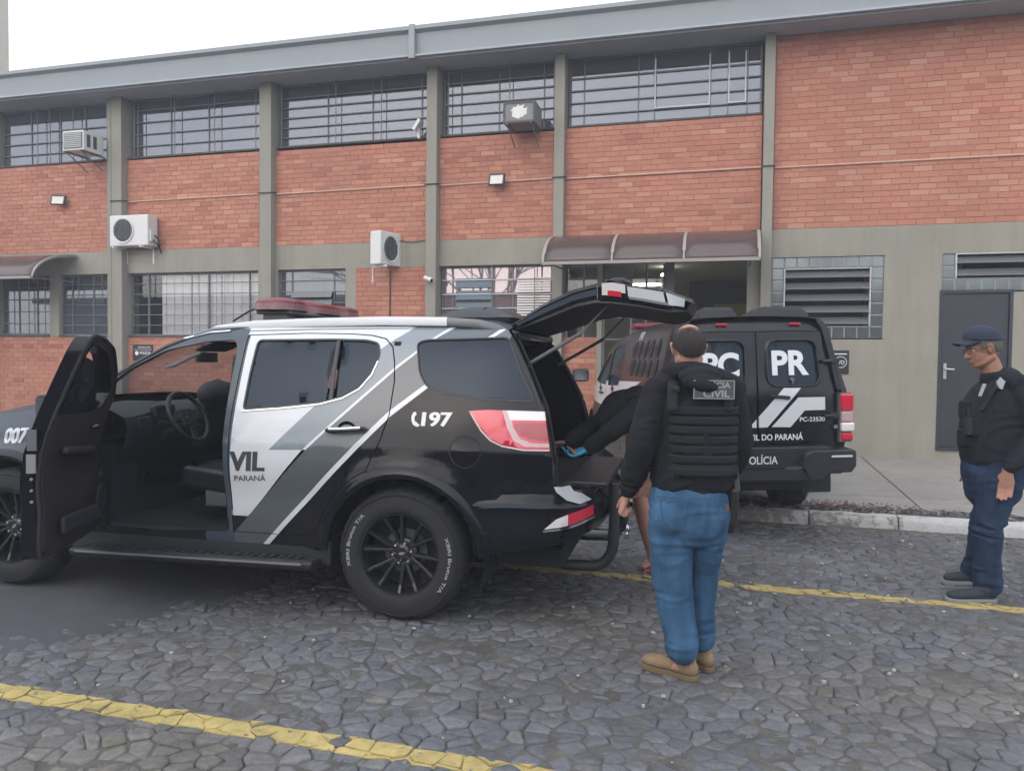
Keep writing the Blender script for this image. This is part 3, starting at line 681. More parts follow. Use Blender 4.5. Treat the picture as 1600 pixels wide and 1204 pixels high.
# steel door
fr = MB()
for a in ((2.86, 2.90, .40, 2.60), (3.73, 3.77, .40, 2.60), (2.90, 3.73, 2.56, 2.60)): fr.bb(a[0], a[1], -.01, .1, a[2], a[3])
fr.bb(2.86, 3.77, -.03, .2, .36, .40)
dr = fr.build('door', 'door_paint', bld); dr['label'] = 'plain dark steel door with a silver lever handle'
b = MB(); b.bb(2.905, 3.725, .02, .06, .405, 2.555); b.build('door_leaf', 'door_paint', dr, bevel=.004)
b = MB(); b.bb(2.935, 2.975, .008, .02, 1.36, 1.58); b.tube([(2.955, .01, 1.50), (2.955, -.04, 1.50), (3.06, -.045, 1.495)], .011, 8); b.build('handle', 'aluminium', dr, smooth=True)
# entrance under the awning
ent = MB()
for x in (-1.88, -1.45, -1.22, -.95): ent.bb(x - .015, x + .015, .03, .07, 0.1, 3.06)
for z in (2.86, 2.56, 2.24, 1.9, 1.2): ent.bb(-1.9, -.88, .032, .068, z - .012, z + .012)
ent.bb(-.93, -.80, -.02, .12, .1, 3.07); ent.bb(-2.51, -1.98, .03, .07, 3.03, 3.07)
for x in (-2.47, -2.2): ent.bb(x - .015, x + .015, .03, .07, 1.93, 3.03)
for z in (2.86, 2.56, 2.24): ent.bb(-2.51, -1.98, .033, .067, z - .012, z + .012)
ent.bb(-2.51, -.82, .03, .07, 3.07, 3.10)
e = ent.build('entrance_screen', 'steel_frame', bld); e['label'] = 'dark steel glazed screen beside the open entrance'
q = MB(); q.bb(-2.51, -.95, .045, .05, 1.93, 3.05); q.build('pane', 'pane_clear', e)
lb_ = MB()  # lobby
x0, x1, d = -2.9, 3.2, 6.0
lb_.add([(x0, .26, .2), (x1, .26, .2), (x1, d, .2), (x0, d, .2), (x0, .26, 3.12), (x1, .26, 3.12), (x1, d, 3.12), (x0, d, 3.12)], [(0, 1, 2, 3), (4, 7, 6, 5), (3, 2, 6, 7), (0, 3, 7, 4), (1, 5, 6, 2)], 0)
lb_.bb(-.72, .9, 3.2, 3.3, 2.3, 3.1, 1); lb_.build('lobby', ['inner_wall', 'inner_ceiling'], bld, fixn=False)
b = MB()
for k in range(16): b.bb(-.72 + k * .11, -.72 + k * .11 + .07, 3.13, 3.19, 2.42, 2.8)
b.build('corrugated_screen', 'steel_frame', bld)
b = MB(); b.bb(-.25, .42, 2.6, 2.63, 1.4, 2.62); b.build('yellow_board', 'inner_yellow', bld)
b = MB(); b.bb(-.75, -.1, 2.62, 2.66, 0.2, 2.55); b.build('inner_door', 'door_paint', bld)
b = MB(); b.lathe([(0, -.03), (.05, -.02), (.06, 0), (.045, .025), (0, .03)], 16, 0, 'z', (-1.02, .9, 2.98)); b.build('ceiling_lamp', 'lamp_on', bld, smooth=True)
b = MB(); b.bb(-2.3, -1.3, 3.6, 3.75, 3.08, 3.11); b.build('ceiling_lamp', mat('lamp_soft', (1, .97, .8), emit=7), bld)

# ------------------------------------------------------------------ awnings
def awning(x0, x1, name, label, nrib, zt=3.50, zf=2.98, dep=1.0):
    t = thing(name, label, 'awning', ((x0 + x1) / 2, D, 0), group=None); cx = (x0 + x1) / 2
    prof = []
    for k in range(13):
        a = k / 12 * math.pi / 2 * .92; prof.append((-.02 - dep * math.sin(a) / math.sin(math.pi / 2 * .92), zf + (zt - zf) * (math.cos(a) - math.cos(math.pi / 2 * .92)) / (1 - math.cos(math.pi / 2 * .92))))
    L = (x1 - x0) / nrib
    for k in range(nrib):
        b = MB(); rows = [[(x0 - cx + k * L + .012 + (L - .024) * j / 6, y, z) for j in range(7)] for y, z in prof]; b.sheet(rows); b.build('roof_sheet', 'awning_brown', t, solid=.006, smooth=True, fixn=False)
    for k in range(nrib + 1):
        x = x0 - cx + k * L; w_ = .022
        b = MB(); b.sheet([[(x - w_, y, z + .006), (x + w_, y, z + .006), (x + w_, y + .004, z - .03), (x - w_, y + .004, z - .03)] for y, z in prof], closed=True); b.build('rib', 'awning_rib', t, smooth=True)
    b = MB(); b.bb(x0 - cx, x1 - cx, -dep - .04, -dep - .01, zf - .03, zf + .015); b.build('front_rail', 'awning_rib', t)
    b = MB(); b.tube([(x0 - cx + .1, -.02, zt - .5), (x0 - cx + .1, -dep, zf - .01)], .012, 6); b.tube([(x1 - cx - .1, -.02, zt - .5), (x1 - cx - .1, -dep, zf - .01)], .012, 6); split_build(b, 'bracket', 'steel_frame', t)
    return t
awning(-2.62, .40, 'entrance_awning', 'curved brown translucent awning in three bays above the open entrance', 3)
awning(-15.6, -12.0, 'left_awning'.replace('left_', 'window_'), 'dark brown curved awning over the window at the far left edge of the building', 3, zt=3.46, zf=2.95, dep=1.0)

# ------------------------------------------------------------------ things on the wall
def condenser(loc, rz, label):
    t = thing('air_conditioner', label, 'air conditioner', loc, rz, 'split air-conditioner condensers on the wall')
    b = MB(); b.bb(-.42, .42, -.30, -.04, 0, .56); b.build('casing', 'white_plastic', t, bevel=.02)
    b = MB(); b.lathe([(.225, -.302), (.235, -.318), (.215, -.318), (.2, -.304)], 32, 0, 'y', (-.12, 0, .28)); b.build('fan_ring', 'white_plastic', t, smooth=True)
    b = MB(); b.lathe([(0, -.303), (.205, -.303)], 28, 0, 'y', (-.12, 0, .28)); b.build('fan_opening', 'grille_dark', t)
    b = MB()
    for k in range(9): 
        x = -.3 + k * .045; h = math.sqrt(max(0, .2 ** 2 - (x + .12) ** 2)); 
        if h > .02: b.bb(x - .004, x + .004, -.316, -.308, .28 - h, .28 + h)
    for r_ in (.07, .14): b.lathe([(r_ - .004, -.308), (r_ + .004, -.308), (r_ + .004, -.316), (r_ - .004, -.316)], 24, 0, 'y', (-.12, 0, .28), closed=True)
    b.build('fan_guard', 'grey_plastic', t)
    b = MB()
    for sx in (-.3, .3): b.bb(sx - .015, sx + .015, -.36, 0, -.035, -.005); b.bb(sx - .015, sx + .015, -.02, 0, -.3, -.005)
    split_build(b, 'bracket', 'white_plastic', t)
    b = MB(); b.bb(.421, .45, -.26, -.10, .08, .30); b.build('valve_cover', 'white_plastic', t, bevel=.008)
    b = MB(); b.tube([(.45, -.16, .2), (.52, -.15, .12), (.5, -.1, -.02), (.47, -.02, -.1)], .014, 8); b.tube([(.44, -.2, .12), (.5, -.17, .05), (.45, -.06, .0), (.44, 0, .05)], .011, 8); b.build('pipe', 'cable_black', t, smooth=True)
    return t
condenser((-10.55, D - .0, 3.56), 0, 'white condenser unit fixed to the leftmost wide pillar just above the render')
t = condenser((-5.62, D - .05, 3.10), R(72), 'white condenser seen from its side above the small brick panel')
t.scale = (.82, .9, .98)
def window_ac(loc, label, m, dark, sc=1.0):
    t = thing('window_air_conditioner', label, 'air conditioner', loc, 0); t.scale = (sc, sc, sc)
    b = MB(); b.bb(-.33, .33, -.62, -.05, 0, .42); b.build('casing', m, t, bevel=.012)
    b = MB(); b.bb(-.29, .29, -.632, -.618, .04, .38); b.build('front_recess', 'grille_dark' if not dark else m, t)
    if not dark:
        for k in range(8):
            b = MB(); b.box((0, -.64, .07 + k * .04), (.56, .006, .026), 0, rx=.5); b.build('fin', m, t)
        b = MB()
        for y in (-.48, -.3): b.bb(.331, .335, y - .05, y + .05, .08, .35)
        split_build(b, 'side_vent', 'grille_dark', t)
    b = MB()
    for sx in (-.25, .25): b.bb(sx - .015, sx + .015, -.66, .05, -.035, -.003); b.tube([(sx, -.6, -.02), (sx, 0.0, -.32)], .012, 6)
    split_build(b, 'bracket', 'grey_plastic', t)
    return t
addm('steel_casing', (.17, .165, .17), .5, var=.15, vscale=4)
t = window_ac((-11.47, D - .1, 5.26), 'white window air conditioner with slatted front at the far left upper window', 'white_plastic', False); t.scale = (.70, .82, .84)
t = window_ac((-3.12, D - .12, 5.17), 'dark grey boxed air conditioner with white paint splashed on its front', 'steel_casing', True, .76)
b = MB()
for s in ((-.33, .33, .38, .42), (-.33, .33, 0, .04), (-.33, -.29, .04, .38), (.29, .33, .04, .38)): b.bb(s[0], s[1], -.645, -.618, s[2], s[3])
b.build('rim', 'grille_dark', t)
pts = []
for k in range(34):
    a = k / 34 * 6.283; r_ = (.13 + .05 * noise.noise(Vector((math.cos(a) * 2.5, math.sin(a) * 2.5, 3)))) * (1.25 if k % 3 == 0 and math.sin(a) > 0 else .9); pts.append((r_ * math.cos(a) * 1.35, .2 + r_ * math.sin(a)))
b = MB(); b.add([(x, -.636, z) for x, z in pts], [tuple(range(len(pts)))]); b.build('paint_splash', 'white_plastic', t)
def floodlight(loc, label, rz=0):
    t = thing('floodlight', label, 'floodlight', loc, rz, 'LED floodlights on the brick wall')
    b = MB(); q = Matrix.Rotation(R(-18), 3, 'X')
    b.box((0, -.14, 0), (.26, .045, .20), 0, rx=R(-18)); b.build('housing', 'black_plastic', t, bevel=.006)
    b = MB(); b.box((0, -.166, -.008), (.205, .006, .15), 0, rx=R(-18)); b.build('lens', M.get('flood_lens') or addm('flood_lens', (.6, .58, .52), .3), t)
    b = MB(); b.tube([(-.06, 0, -.03), (-.06, -.12, -.03)], .012, 6); b.tube([(.06, 0, -.03), (.06, -.12, -.03)], .012, 6); split_build(b, 'bracket', 'black_plastic', t)
floodlight((-12.35, D, 4.50), 'small square floodlight on the brick left of the wide pillar, nearest the far left', R(20))
floodlight((-3.60, D, 4.44), 'small black-rimmed floodlight in the middle of the brick bay left of the entrance')
t = thing('security_camera', 'small white bullet camera on the pillar next to the small brick panel', 'camera', (-4.72, D - .15, 2.86))
b = MB(); b.lathe([(0, 0), (.045, 0), (.045, .012), (0, .012)], 16, 0, 'y', (0, -.012, 0)); b.tube([(0, -.01, 0), (0, -.06, -.01)], .014, 8); b.build('mount', 'white_plastic', t)
b = MB(); b.tube([(-.07, -.08, .03), (.06, -.11, -.02)], .035, 14); b.build('camera_body', 'white_plastic', t, smooth=True)
b = MB(); b.tube([(.06, -.11, -.02), (.066, -.112, -.022)], .028, 14); b.build('camera_lens', 'black_plastic', t)
t = tag(MB().build('x', 'cable_cream'), 'thin pale conduit running level along the brick between the storeys', 'cable'); t.name = 'conduit'; bpy.data.objects.remove(t)
b = MB()
for a, c_ in ((-10.83, -8.0), (-7.69, -4.84), (-4.62, -2.69), (-2.50, .44), (.61, 14)): b.tube([(a, D - .02, 4.42), (c_, D - .02, 4.44)], .011, 6)
o = b.build('conduit', 'cable_cream', None); tag(o, 'thin pale conduit running level along the brick between the two storeys', 'conduit')
for x0, x1, lab in ((-4.82, -4.62, 'black cable looped round the pillar left of the dark boxed air conditioner'), (-2.68, -2.50, 'black cable looped round the pillar above the left end of the awning'), (.45, .61, 'black cable looped round the pillar at the right of the awning'), (-7.94, -7.69, 'black cable looped round the pillar between the two left brick bays'), (-11.07, -10.83, 'black cable looped round the wide pillar above the leftmost condenser')):
    b = MB(); b.tube([(x0 - .01, D, 4.44), (x0 - .01, D - .165, 4.42), (x1 + .01, D - .165, 4.42), (x1 + .012, D, 4.44)], .009, 6); o = b.build('cable', 'cable_black'); tag(o, lab, 'cable', 'cables looped round the pillars')
b = MB(); b.tube([(-11.0, D - .10, 6.3), (-11.0, D - .10, .2)], .035, 10); b.box((-10.98, D - .10, 3.4), (.1, .1, .03)); 
b2_ = MB(); b2_.tube([(-11.10, D - .12, 6.3), (-11.10, D - .12, .2)], .04, 10)
o = b2_.build('downpipe', 'pillar_paint', smooth=True); tag(o, 'painted downpipe down the front of the leftmost wide pillar', 'downpipe')
b = MB(); b.tube([(-5.5, D - .015, 3.05), (-5.5, D - .015, 1.0)], .009, 6); o = b.build('cable', 'cable_black'); tag(o, 'thin cable hanging down the small brick panel under the side-on condenser', 'cable')
b = MB(); b.tube([(-5.45, D - .02, 3.56), (-5.1, D - .02, 3.50), (-4.84, D - .02, 3.53)], .006, 6); o = b.build('cable', 'cable_black'); tag(o, 'thin slack cable from the side-on condenser to the pillar', 'cable')
t = thing('antenna_dish', 'small white bracket fixture showing at the sill left of the middle pillar', 'bracket', (-4.98, D - .02, 5.3)); t.name = 'wall_fixture'
b = MB(); b.box((0, -.08, .1), (.05, .16, .2), 0, ry=.6); b.build('plate', 'white_plastic', t); b = MB(); b.bb(-.02, .02, -.06, 0, -.1, .1); b.build('arm', 'white_plastic', t)
# signs
def sign(loc, w_, h_, lines, label):
    t = thing('wall_sign', label, 'sign', loc, 0)
    b = MB(); b.bb(-w_ / 2, w_ / 2, -.012, 0, -h_ / 2, h_ / 2); b.build('board', 'sign_black', t)
    for (txt, x, z, hh, ww) in lines: textobj(txt, hh, lambda a, c, x=x, z=z: (x + a, -.0145, z + c), 'lettering', 'white_text', t, w=ww)
    return t
t = sign((-10.50, D - .003, 1.62), .44, .30, [('POLÍCIA', -.06, -.03, .05, .24), ('POLÍCIA CIVIL', -.1, .085, .028, .28)], 'small black plate lettered in white on the lower brick right of the wide pillar')
b = MB(); b.lathe([(.0, -.0145), (.04, -.0145)], 20, 0, 'y', (-.13, 0, -.01)); b.build('emblem', 'white_text', t)
b = MB(); b.bb(-.2, .2, -.0145, -.013, .052, .058); b.build('rule', 'white_text', t)
t = sign((1.50, D - .003, 1.58), .40, .34, [('VO', .05, -.03, .055, .09)], 'small black plate half hidden by the right side of the parked van')
b = MB(); b.bb(-.17, .17, -.0145, -.013, .11, .125); b.lathe([(.075, -.0145), (.083, -.0145)], 24, 0, 'y', (.09, 0, 0)); b.build('rule', 'white_text', t)
# tall building edge at far left
o = MB(); o.bb(-40, -27.0, 18.5, 24, 0, 22); tw = o.build('tower', 'tower_paint'); tag(tw, 'tall beige block whose edge rises above the roof at the far left', 'building')
# ------------------------------------------------------------------ police car (u forward, y to its left, z up)
SUV = thing('police_car', 'black, grey and white police SUV with its front door and tailgate standing open', 'car', (-1.8636, 5.1190, 0), math.pi + math.atan2(.13, 2.77))
addm('paint_black_van', (.0075, .008, .0115), .24, var2=.12, spec=.42)
addm('paint_black', (.0065, .007, .0105), .13, var2=.12, spec=.30)
addm('paint_slate', (.052, .068, .088), .25, spec=.45)
addm('paint_dark_grey', (.078, .090, .102), .30, coat=.6)
addm('paint_light_grey', (.200, .235, .262), .32, coat=.5)
addm('paint_white', (.60, .62, .64), .30, coat=.6)
addm('trim_satin', (.022, .024, .028), .38)
addm('seat_leather', (.014, .015, .019), .42, bump=.1, bscale=120)
addm('interior_dark', (.009, .010, .013), .7, bump=.05, bscale=200)
addm('interior_mid', (.015, .016, .020), .6)
addm('door_trim', (.020, .016, .018), .5)
addm('lamp_red', (.60, .015, .045), .12, coat=1.0)
addm('lamp_dark_red', (.34, .008, .02), .15, coat=1.0)
addm('lamp_clear', (.74, .70, .70), .12, coat=1.0)
addm('lamp_white_ring', (.50, .33, .34), .2, coat=1.0)
addm('beacon_red', (.15, .014, .022), .3, var=.1)
addm('beacon_clear', (.20, .10, .10), .3, var=.2, vscale=25)
addm('rim_black', (.014, .015, .018), .25, coat=.4)
addm('tyre', (.016, .017, .019), .8, bump=.25, bscale=150, var=.15, vscale=12)
addm('tyre_text', (.42, .43, .44), .8)
M['car_glass'] = glass_mat('car_glass', (.03, .035, .045), .0, (.50, .60, .74), diff=.6, dcol=(.016, .022, .032))
M['clear_screen'] = glass_mat('clear_screen', (.62, .66, .68), .02)
# road dust thrown up on the lower bodywork, in patches
def dusty(k, amt, z0=.95, z1=.35):
    m = M[k]; n = m.node_tree.nodes; l = m.node_tree.links; p = n['Principled BSDF']; t = n.new('ShaderNodeTexCoord'); sx = n.new('ShaderNodeSeparateXYZ'); l.new(t.outputs['Object'], sx.inputs[0])
    a = n.new('ShaderNodeTexNoise'); a.inputs['Scale'].default_value = 3.2; a.inputs['Detail'].default_value = 8; a.inputs['Roughness'].default_value = .7; l.new(t.outputs['Object'], a.inputs[0])
    r1 = n.new('ShaderNodeMapRange'); r1.inputs[1].default_value = z0; r1.inputs[2].default_value = z1; l.new(sx.outputs[2], r1.inputs[0])
    r2 = n.new('ShaderNodeMapRange'); r2.inputs[1].default_value = .35; r2.inputs[2].default_value = .75; r2.inputs[4].default_value = amt; l.new(a.outputs[0], r2.inputs[0])
    mu = n.new('ShaderNodeMath'); mu.operation = 'MULTIPLY'; l.new(r1.outputs[0], mu.inputs[0]); l.new(r2.outputs[0], mu.inputs[1])
    mx = n.new('ShaderNodeMix'); mx.data_type = 'RGBA'; bc = p.inputs['Base Color']; mx.inputs[6].default_value = bc.default_value
    if bc.links: l.new(bc.links[0].from_socket, mx.inputs[6])
    l.new(mu.outputs[0], mx.inputs[0]); mx.inputs[7].default_value = (.085, .075, .065, 1); l.new(mx.outputs[2], bc)
    rr = n.new('ShaderNodeMath'); rr.operation = 'ADD'; rr.inputs[1].default_value = p.inputs['Roughness'].default_value; l.new(mu.outputs[0], rr.inputs[0]); l.new(rr.outputs[0], p.inputs['Roughness'])
for k_ in ('paint_black', 'paint_black_van', 'trim_satin', 'paint_dark_grey', 'paint_white'): dusty(k_, .16)
dusty('tyre', .22, 1.2, .1)
ZW = [(.2, .885), (.35, .92), (.5, .945), (.65, .955), (.8, .965), (.92, .962), (1.0, .948), (1.08, .935), (1.16, .912), (1.25, .880), (1.45, .800), (1.65, .715), (1.72, .670), (1.78, .60), (1.82, .52)]
def arch(u, z, c):
    r_ = math.hypot(u - c, z - .39); return .028 * math.exp(-((r_ - .50) / .055) ** 2) * (1 if z > .3 else 0)
def wf(u, z):
    w = smt(ZW, z, .05)
    if u < -.35: w -= .20 * (min(1.1, (-.35 - u)) / 1.0) ** 2.2
    if u > 2.1: w -= .16 * ((u - 2.1) / 1.5) ** 2
    if u > 3.3: w -= .5 * (u - 3.3) ** 2
    if z < 1.0: w += arch(u, z, 0) + arch(u, z, 2.8)
    # shallow shoulder crease and door scallop
    if .35 < u < 2.7: w -= .012 * math.exp(-((z - .72) / .10) ** 2)
    w += .006 * math.exp(-((z - 1.03) / .02) ** 2)
    return w
def side(a, b, ins=0.0): return (a, wf(a, b) - ins, b)
ROOF = [(2.30, 1.27), (2.184, 1.344), (2.10, 1.408), (1.94, 1.516), (1.81, 1.585), (1.69, 1.650), (1.55, 1.700), (1.43, 1.724), (1.115, 1.748), (.674, 1.772), (.244, 1.786), (-.175, 1.786), (-.424, 1.768), (-.56, 1.735)]
REAR = [(-.56, 1.735), (-.62, 1.66), (-.715, 1.49), (-.82, 1.273), (-.862, 1.10), (-.885, .99), (-.895, .81)]
def arc(c, z, r_, a0, a1, n=14): return [(c + r_ * math.cos(R(lerp(a0, a1, k / n))), z + r_ * math.sin(R(lerp(a0, a1, k / n)))) for k in range(n + 1)]
A_R = arc(0, .39, .475, 178, 2)       # from rear to front over rear wheel
A_F = arc(2.8, .39, .475, 178, 20)
OUT = list(REAR) + [(-.60, .80), (-.475, .62)] + [p for p in A_R] + [(.50, .40), (2.30, .38)] + A_F + [(3.33, .56), (3.42, .62), (3.50, .80), (3.42, .98), (3.2, 1.085), (2.9, 1.150), (2.65, 1.185), (2.42, 1.215)] + list(ROOF)[:-1]
FDOOR = fillet([(2.150, 1.300), (1.976, 1.463), (1.725, 1.596), (1.44, 1.655), (1.235, 1.668), (1.205, 1.60), (1.192, 1.30), (1.175, 1.02), (1.150, .70), (1.125, .47), (1.6, .455), (2.03, .455), (2.100, .56), (2.125, .85), (2.128, 1.12), (2.150, 1.24)], .05)
RDOOR = [(1.159, 1.700), (.741, 1.714), (.45, 1.711), (.30, 1.702), (.20, 1.680), (.145, 1.63), (.118, 1.54), (.098, 1.42), (.100, 1.22), (.140, 1.07), (.205, .92)] + arc(0, .39, .545, 67, 16, 8) + [(.58, .485), (.75, .475), (1.105, .475), (1.108, .60), (1.125, .80), (1.138, 1.0), (1.15, 1.224), (1.155, 1.464)]
QWIN = fillet([(-.005, 1.655), (-.06, 1.672), (-.362, 1.682), (-.575, 1.690), (-.66, 1.50), (-.762, 1.318), (-.49, 1.322), (-.205, 1.357), (-.10, 1.395), (-.045, 1.48)], .035)
RWIN = fillet([(1.075, 1.665), (.55, 1.672), (.33, 1.668), (.245, 1.650), (.222, 1.58), (.25, 1.48), (.31, 1.385), (.40, 1.328), (.56, 1.283), (1.072, 1.230), (1.078, 1.45)], .03)
TAIL = [(-.385, 1.257), (-.50, 1.266), (-.70, 1.264), (-.826, 1.262), (-.868, 1.055), (-.72, 1.055), (-.60, 1.075), (-.53, 1.105), (-.475, 1.16), (-.42, 1.21)]
def shrink(poly, k):
    cx = sum(p[0] for p in poly) / len(poly); cy = sum(p[1] for p in poly) / len(poly); return [(cx + (x - cx) * k, cy + (y - cy) * k) for x, y in poly]
# livery zones in the (u, z) plane
L1a = [(-.227, 1.751), (-.087, 1.659), (.007, 1.573), (.099, 1.495), (.615, 1.001), (.976, .604), (1.30, .25)]
L1b = [(-.187, 1.751), (-.061, 1.654), (.010, 1.590), (.102, 1.515), (.637, 1.001), (1.0, .604), (1.33, .25)]
L2a = [(-.505, 1.735), (-.437, 1.686), (-.067, 1.383), (.117, 1.236), (.709, .617), (1.0, .31)]
L2b = [(-.545, 1.735), (-.475, 1.686), (-.092, 1.366), (.095, 1.213), (.667, .617), (.96, .31)]
WH_R = [(.035, 1.751), (.144, 1.674), (.217, 1.619), (.588, 1.268), (.861, .992), (.640, 1.0)]
Z_WHITE = [(.02, 1.765), *WH_R, (.976, .604), (1.0, .58), (1.2, .58), (1.2, 1.765)]
Z_LIGHT = [*WH_R[::-1], (.02, 1.765), (-.20, 1.765), *L1b[:5]]
Z_S1 = [(-.20, 1.765), *L1b[:5], *L1a[:5][::-1], (-.24, 1.765)]
Z_DARK = [(-.24, 1.765), *L1a, *L2a[::-1], (-.52, 1.75)]
Z_S2 = [(-.52, 1.75), *L2a, *L2b[::-1], (-.56, 1.75)]
Z_REARTOP = [(-.56, 1.75), (-.475, 1.686), (-.58, 1.68), (-.6, 1.74)]
BM = ['paint_black', 'paint_white', 'paint_light_grey', 'paint_white', 'paint_dark_grey', 'paint_white', 'paint_slate']
# roof side strips
Z_FR = [(1.16, 1.765), (1.16, 1.68), (1.9, 1.50), (2.25, 1.1), (2.25, 1.5), (1.8, 1.75)]
Z_FEND = [(2.2, 1.5), (2.2, .90), (2.75, .90), (3.1, .84), (3.6, .80), (3.6, 1.5)]
Z_BP = [(1.14, 1.70), (1.30, 1.70), (1.30, .3), (1.10, .3)]
ZN = [(Z_WHITE, 1), (Z_LIGHT, 2), (Z_S1, 3), (Z_DARK, 4), (Z_S2, 5), (Z_REARTOP, 4), (Z_FR, 6), (Z_FEND, 6), (Z_BP, 6)]
body = panel('body', OUT, [FDOOR, RDOOR, QWIN], side, BM, SUV, ZN, grid=.045, lip=.035)
bodyR = panel('body_side', OUT, [QWIN, RWIN, fillet([(2.02, 1.33), (1.85, 1.46), (1.6, 1.60), (1.25, 1.64), (1.20, 1.23)], .05)], side, BM, SUV, ZN, grid=.07, lip=.035, mirror=True)
rd = panel('rear_door', shrink([(a + (.004 if a < .6 else -.002), b) for a, b in RDOOR], .991), [RWIN], side, BM, SUV, ZN, grid=.045, lip=.03)
# dark backing behind the panel gaps (door shuts) and inside faces
def inner(a, b, ins=0.0): return (a, wf(a, b) - .05 - ins, b)
panel('inner_shell', OUT, [FDOOR, RWIN, QWIN], inner, 'interior_dark', SUV, grid=.12, lip=0)
# glass
def gin(d): return lambda a, b, ins=0.0: (a, wf(a, b) - d - ins, b)
DIV = [(.540, 1.70), (.500, 1.25)]
rw_front = [p for p in dens(RWIN, .03) if p[0] > .53 - (1.66 - p[1]) * .06]; rw_back = [p for p in dens(RWIN, .03) if p[0] < .50 - (1.66 - p[1]) * .06]
panel('window_glass', rw_front, [], gin(.010), 'car_glass', rd, grid=.08, lip=0)
panel('quarter_glass', rw_back, [], gin(.010), 'car_glass', rd, grid=.08, lip=0)
def strip(name, line, width, d, m, parent, thick=.006, mirror=False, z_off=0):
    pts = dens(line, .03, closed=False); b = MB(); rows = []
    for i, (x, z) in enumerate(pts):
        x0, z0 = pts[max(i - 1, 0)]; x1, z1 = pts[min(i + 1, len(pts) - 1)]; L = math.hypot(x1 - x0, z1 - z0) or 1; nx_, nz_ = -(z1 - z0) / L, (x1 - x0) / L
        h = width / 2; r_ = []
        for (s, dd) in ((-1, 0), (-.6, thick), (.6, thick), (1, 0)):
            a, c = x + nx_ * h * s, z + nz_ * h * s; r_.append((a, (wf(a, c) + d + dd) * (-1 if mirror else 1), c))
        rows.append(r_)
    b.sheet(rows); return b.build(name, m, parent, smooth=True, fixn=False)
strip('window_divider', [(.520, 1.668), (.498, 1.29)], .03, -.006, 'trim_satin', rd)
strip('window_seal', RWIN + [RWIN[0]], .016, -.004, 'trim_satin', rd)
low = [p for p in RWIN if True]
chl = [(1.07, 1.222), (.80, 1.246), (.56, 1.275), (.42, 1.313), (.32, 1.370), (.255, 1.455), (.228, 1.54)]
strip('chrome_strip', chl, .011, .001, 'chrome', rd)
panel('quarter_glass', QWIN, [], gin(.006), 'car_glass', body, grid=.08, lip=0)
strip('window_seal', QWIN + [QWIN[0]], .012, -.002, 'trim_satin', body)
panel('quarter_glass', QWIN, [], gin(.006), 'car_glass', bodyR, grid=.08, lip=0, mirror=True)
panel('window_glass', RWIN, [], gin(.010), 'clear_screen', bodyR, grid=.1, lip=0, mirror=True)
panel('window_glass', fillet([(2.02, 1.33), (1.85, 1.46), (1.6, 1.60), (1.25, 1.64), (1.20, 1.23)], .05), [], gin(.010), 'clear_screen', bodyR, grid=.1, lip=0, mirror=True)
# painted stripes on the roof edge: white band, dark band, roof rail
def mapoff(d): return lambda x, y: None
def sidetext(txt, u0, z0, h, w, name, m, parent, d=.0025, bold=.02, spacing=1.0, slope=0.0, font_shear=0.0, heavy=0.0):
    vs, fs, W = text2d(txt, h, w, bold, font_shear, spacing); b = MB()
    for k, dx in enumerate((0, heavy, -heavy) if heavy else (0,)):   # heavier strokes: layered copies
        b.add([(u0 - x - dx, wf(u0 - x, z0 + y) + d + .0004 * k, z0 + y + slope * x) for x, y in vs], fs)
    return b.build(name, m, parent, fixn=False)
addm('text_dark', (.045, .050, .056), .45)
sidetext('VIL', 1.118, .860, .112, .235, 'lettering', 'text_dark', rd, bold=.02, slope=.03, heavy=.005)
sidetext('PARANÁ', 1.086, .793, .034, .213, 'lettering', 'text_dark', rd, bold=.01, slope=.05)
sidetext('197', -.106, 1.166, .075, .180, 'lettering', 'paint_white', body, bold=.02, heavy=.0035, slope=.02)
sidetext('007', 2.83, .965, .095, .20, 'lettering', 'paint_white', body, bold=.02, heavy=.004, slope=.05, font_shear=.2)
# telephone mark beside 197
def smark(poly, name, m, parent, d=.003):
    return panel(name, poly, [], lambda a, b, ins=0: (a, wf(a, b) + d, b), m, parent, grid=.05, lip=0, smooth=False)
ph = [(-.046, 1.240), (-.062, 1.244), (-.068, 1.228), (-.064, 1.222), (-.060, 1.222), (-.058, 1.204), (-.064, 1.187), (-.072, 1.188), (-.076, 1.182), (-.094, 1.170), (-.090, 1.160), (-.078, 1.158), (-.056, 1.168), (-.042, 1.190), (-.038, 1.218)]
smark(ph, 'telephone_mark', 'paint_white', body)
# door handle with recess
def door_handle(u, z, parent, sl=.022):
    b = MB(); rr = [[(u + .060 * math.cos(t) * s, wf(u, z) + .003 - .02 * (1 - s) * 1.5, z + .052 * math.sin(t) * s) for t in [6.283 * k / 20 for k in range(20)]] for s in (1, .8, .4, .05)]
    b.sheet(rr, closed=True); b.build('handle_recess', 'paint_black', parent, smooth=True, fixn=False)
    b = MB(); b.tube([(u + .125, wf(u, z) + .012, z - .006), (u + .10, wf(u, z) + .030, z - .003), (u, wf(u, z) + .042, z + .002), (u - .10, wf(u, z) + .033, z + .010), (u - .125, wf(u, z) + .014, z + .012)], [.012, .015, .014, .015, .012], 10); b.build('handle_base', 'black_plastic', parent, smooth=True)
    b = MB(); b.tube([(u + .095, wf(u, z) + .038, z + .002), (u, wf(u, z) + .050, z + .008), (u - .105, wf(u, z) + .042, z + .016)], .012, 10); b.build('handle', 'chrome', parent, smooth=True)
door_handle(.36, 1.128, rd)
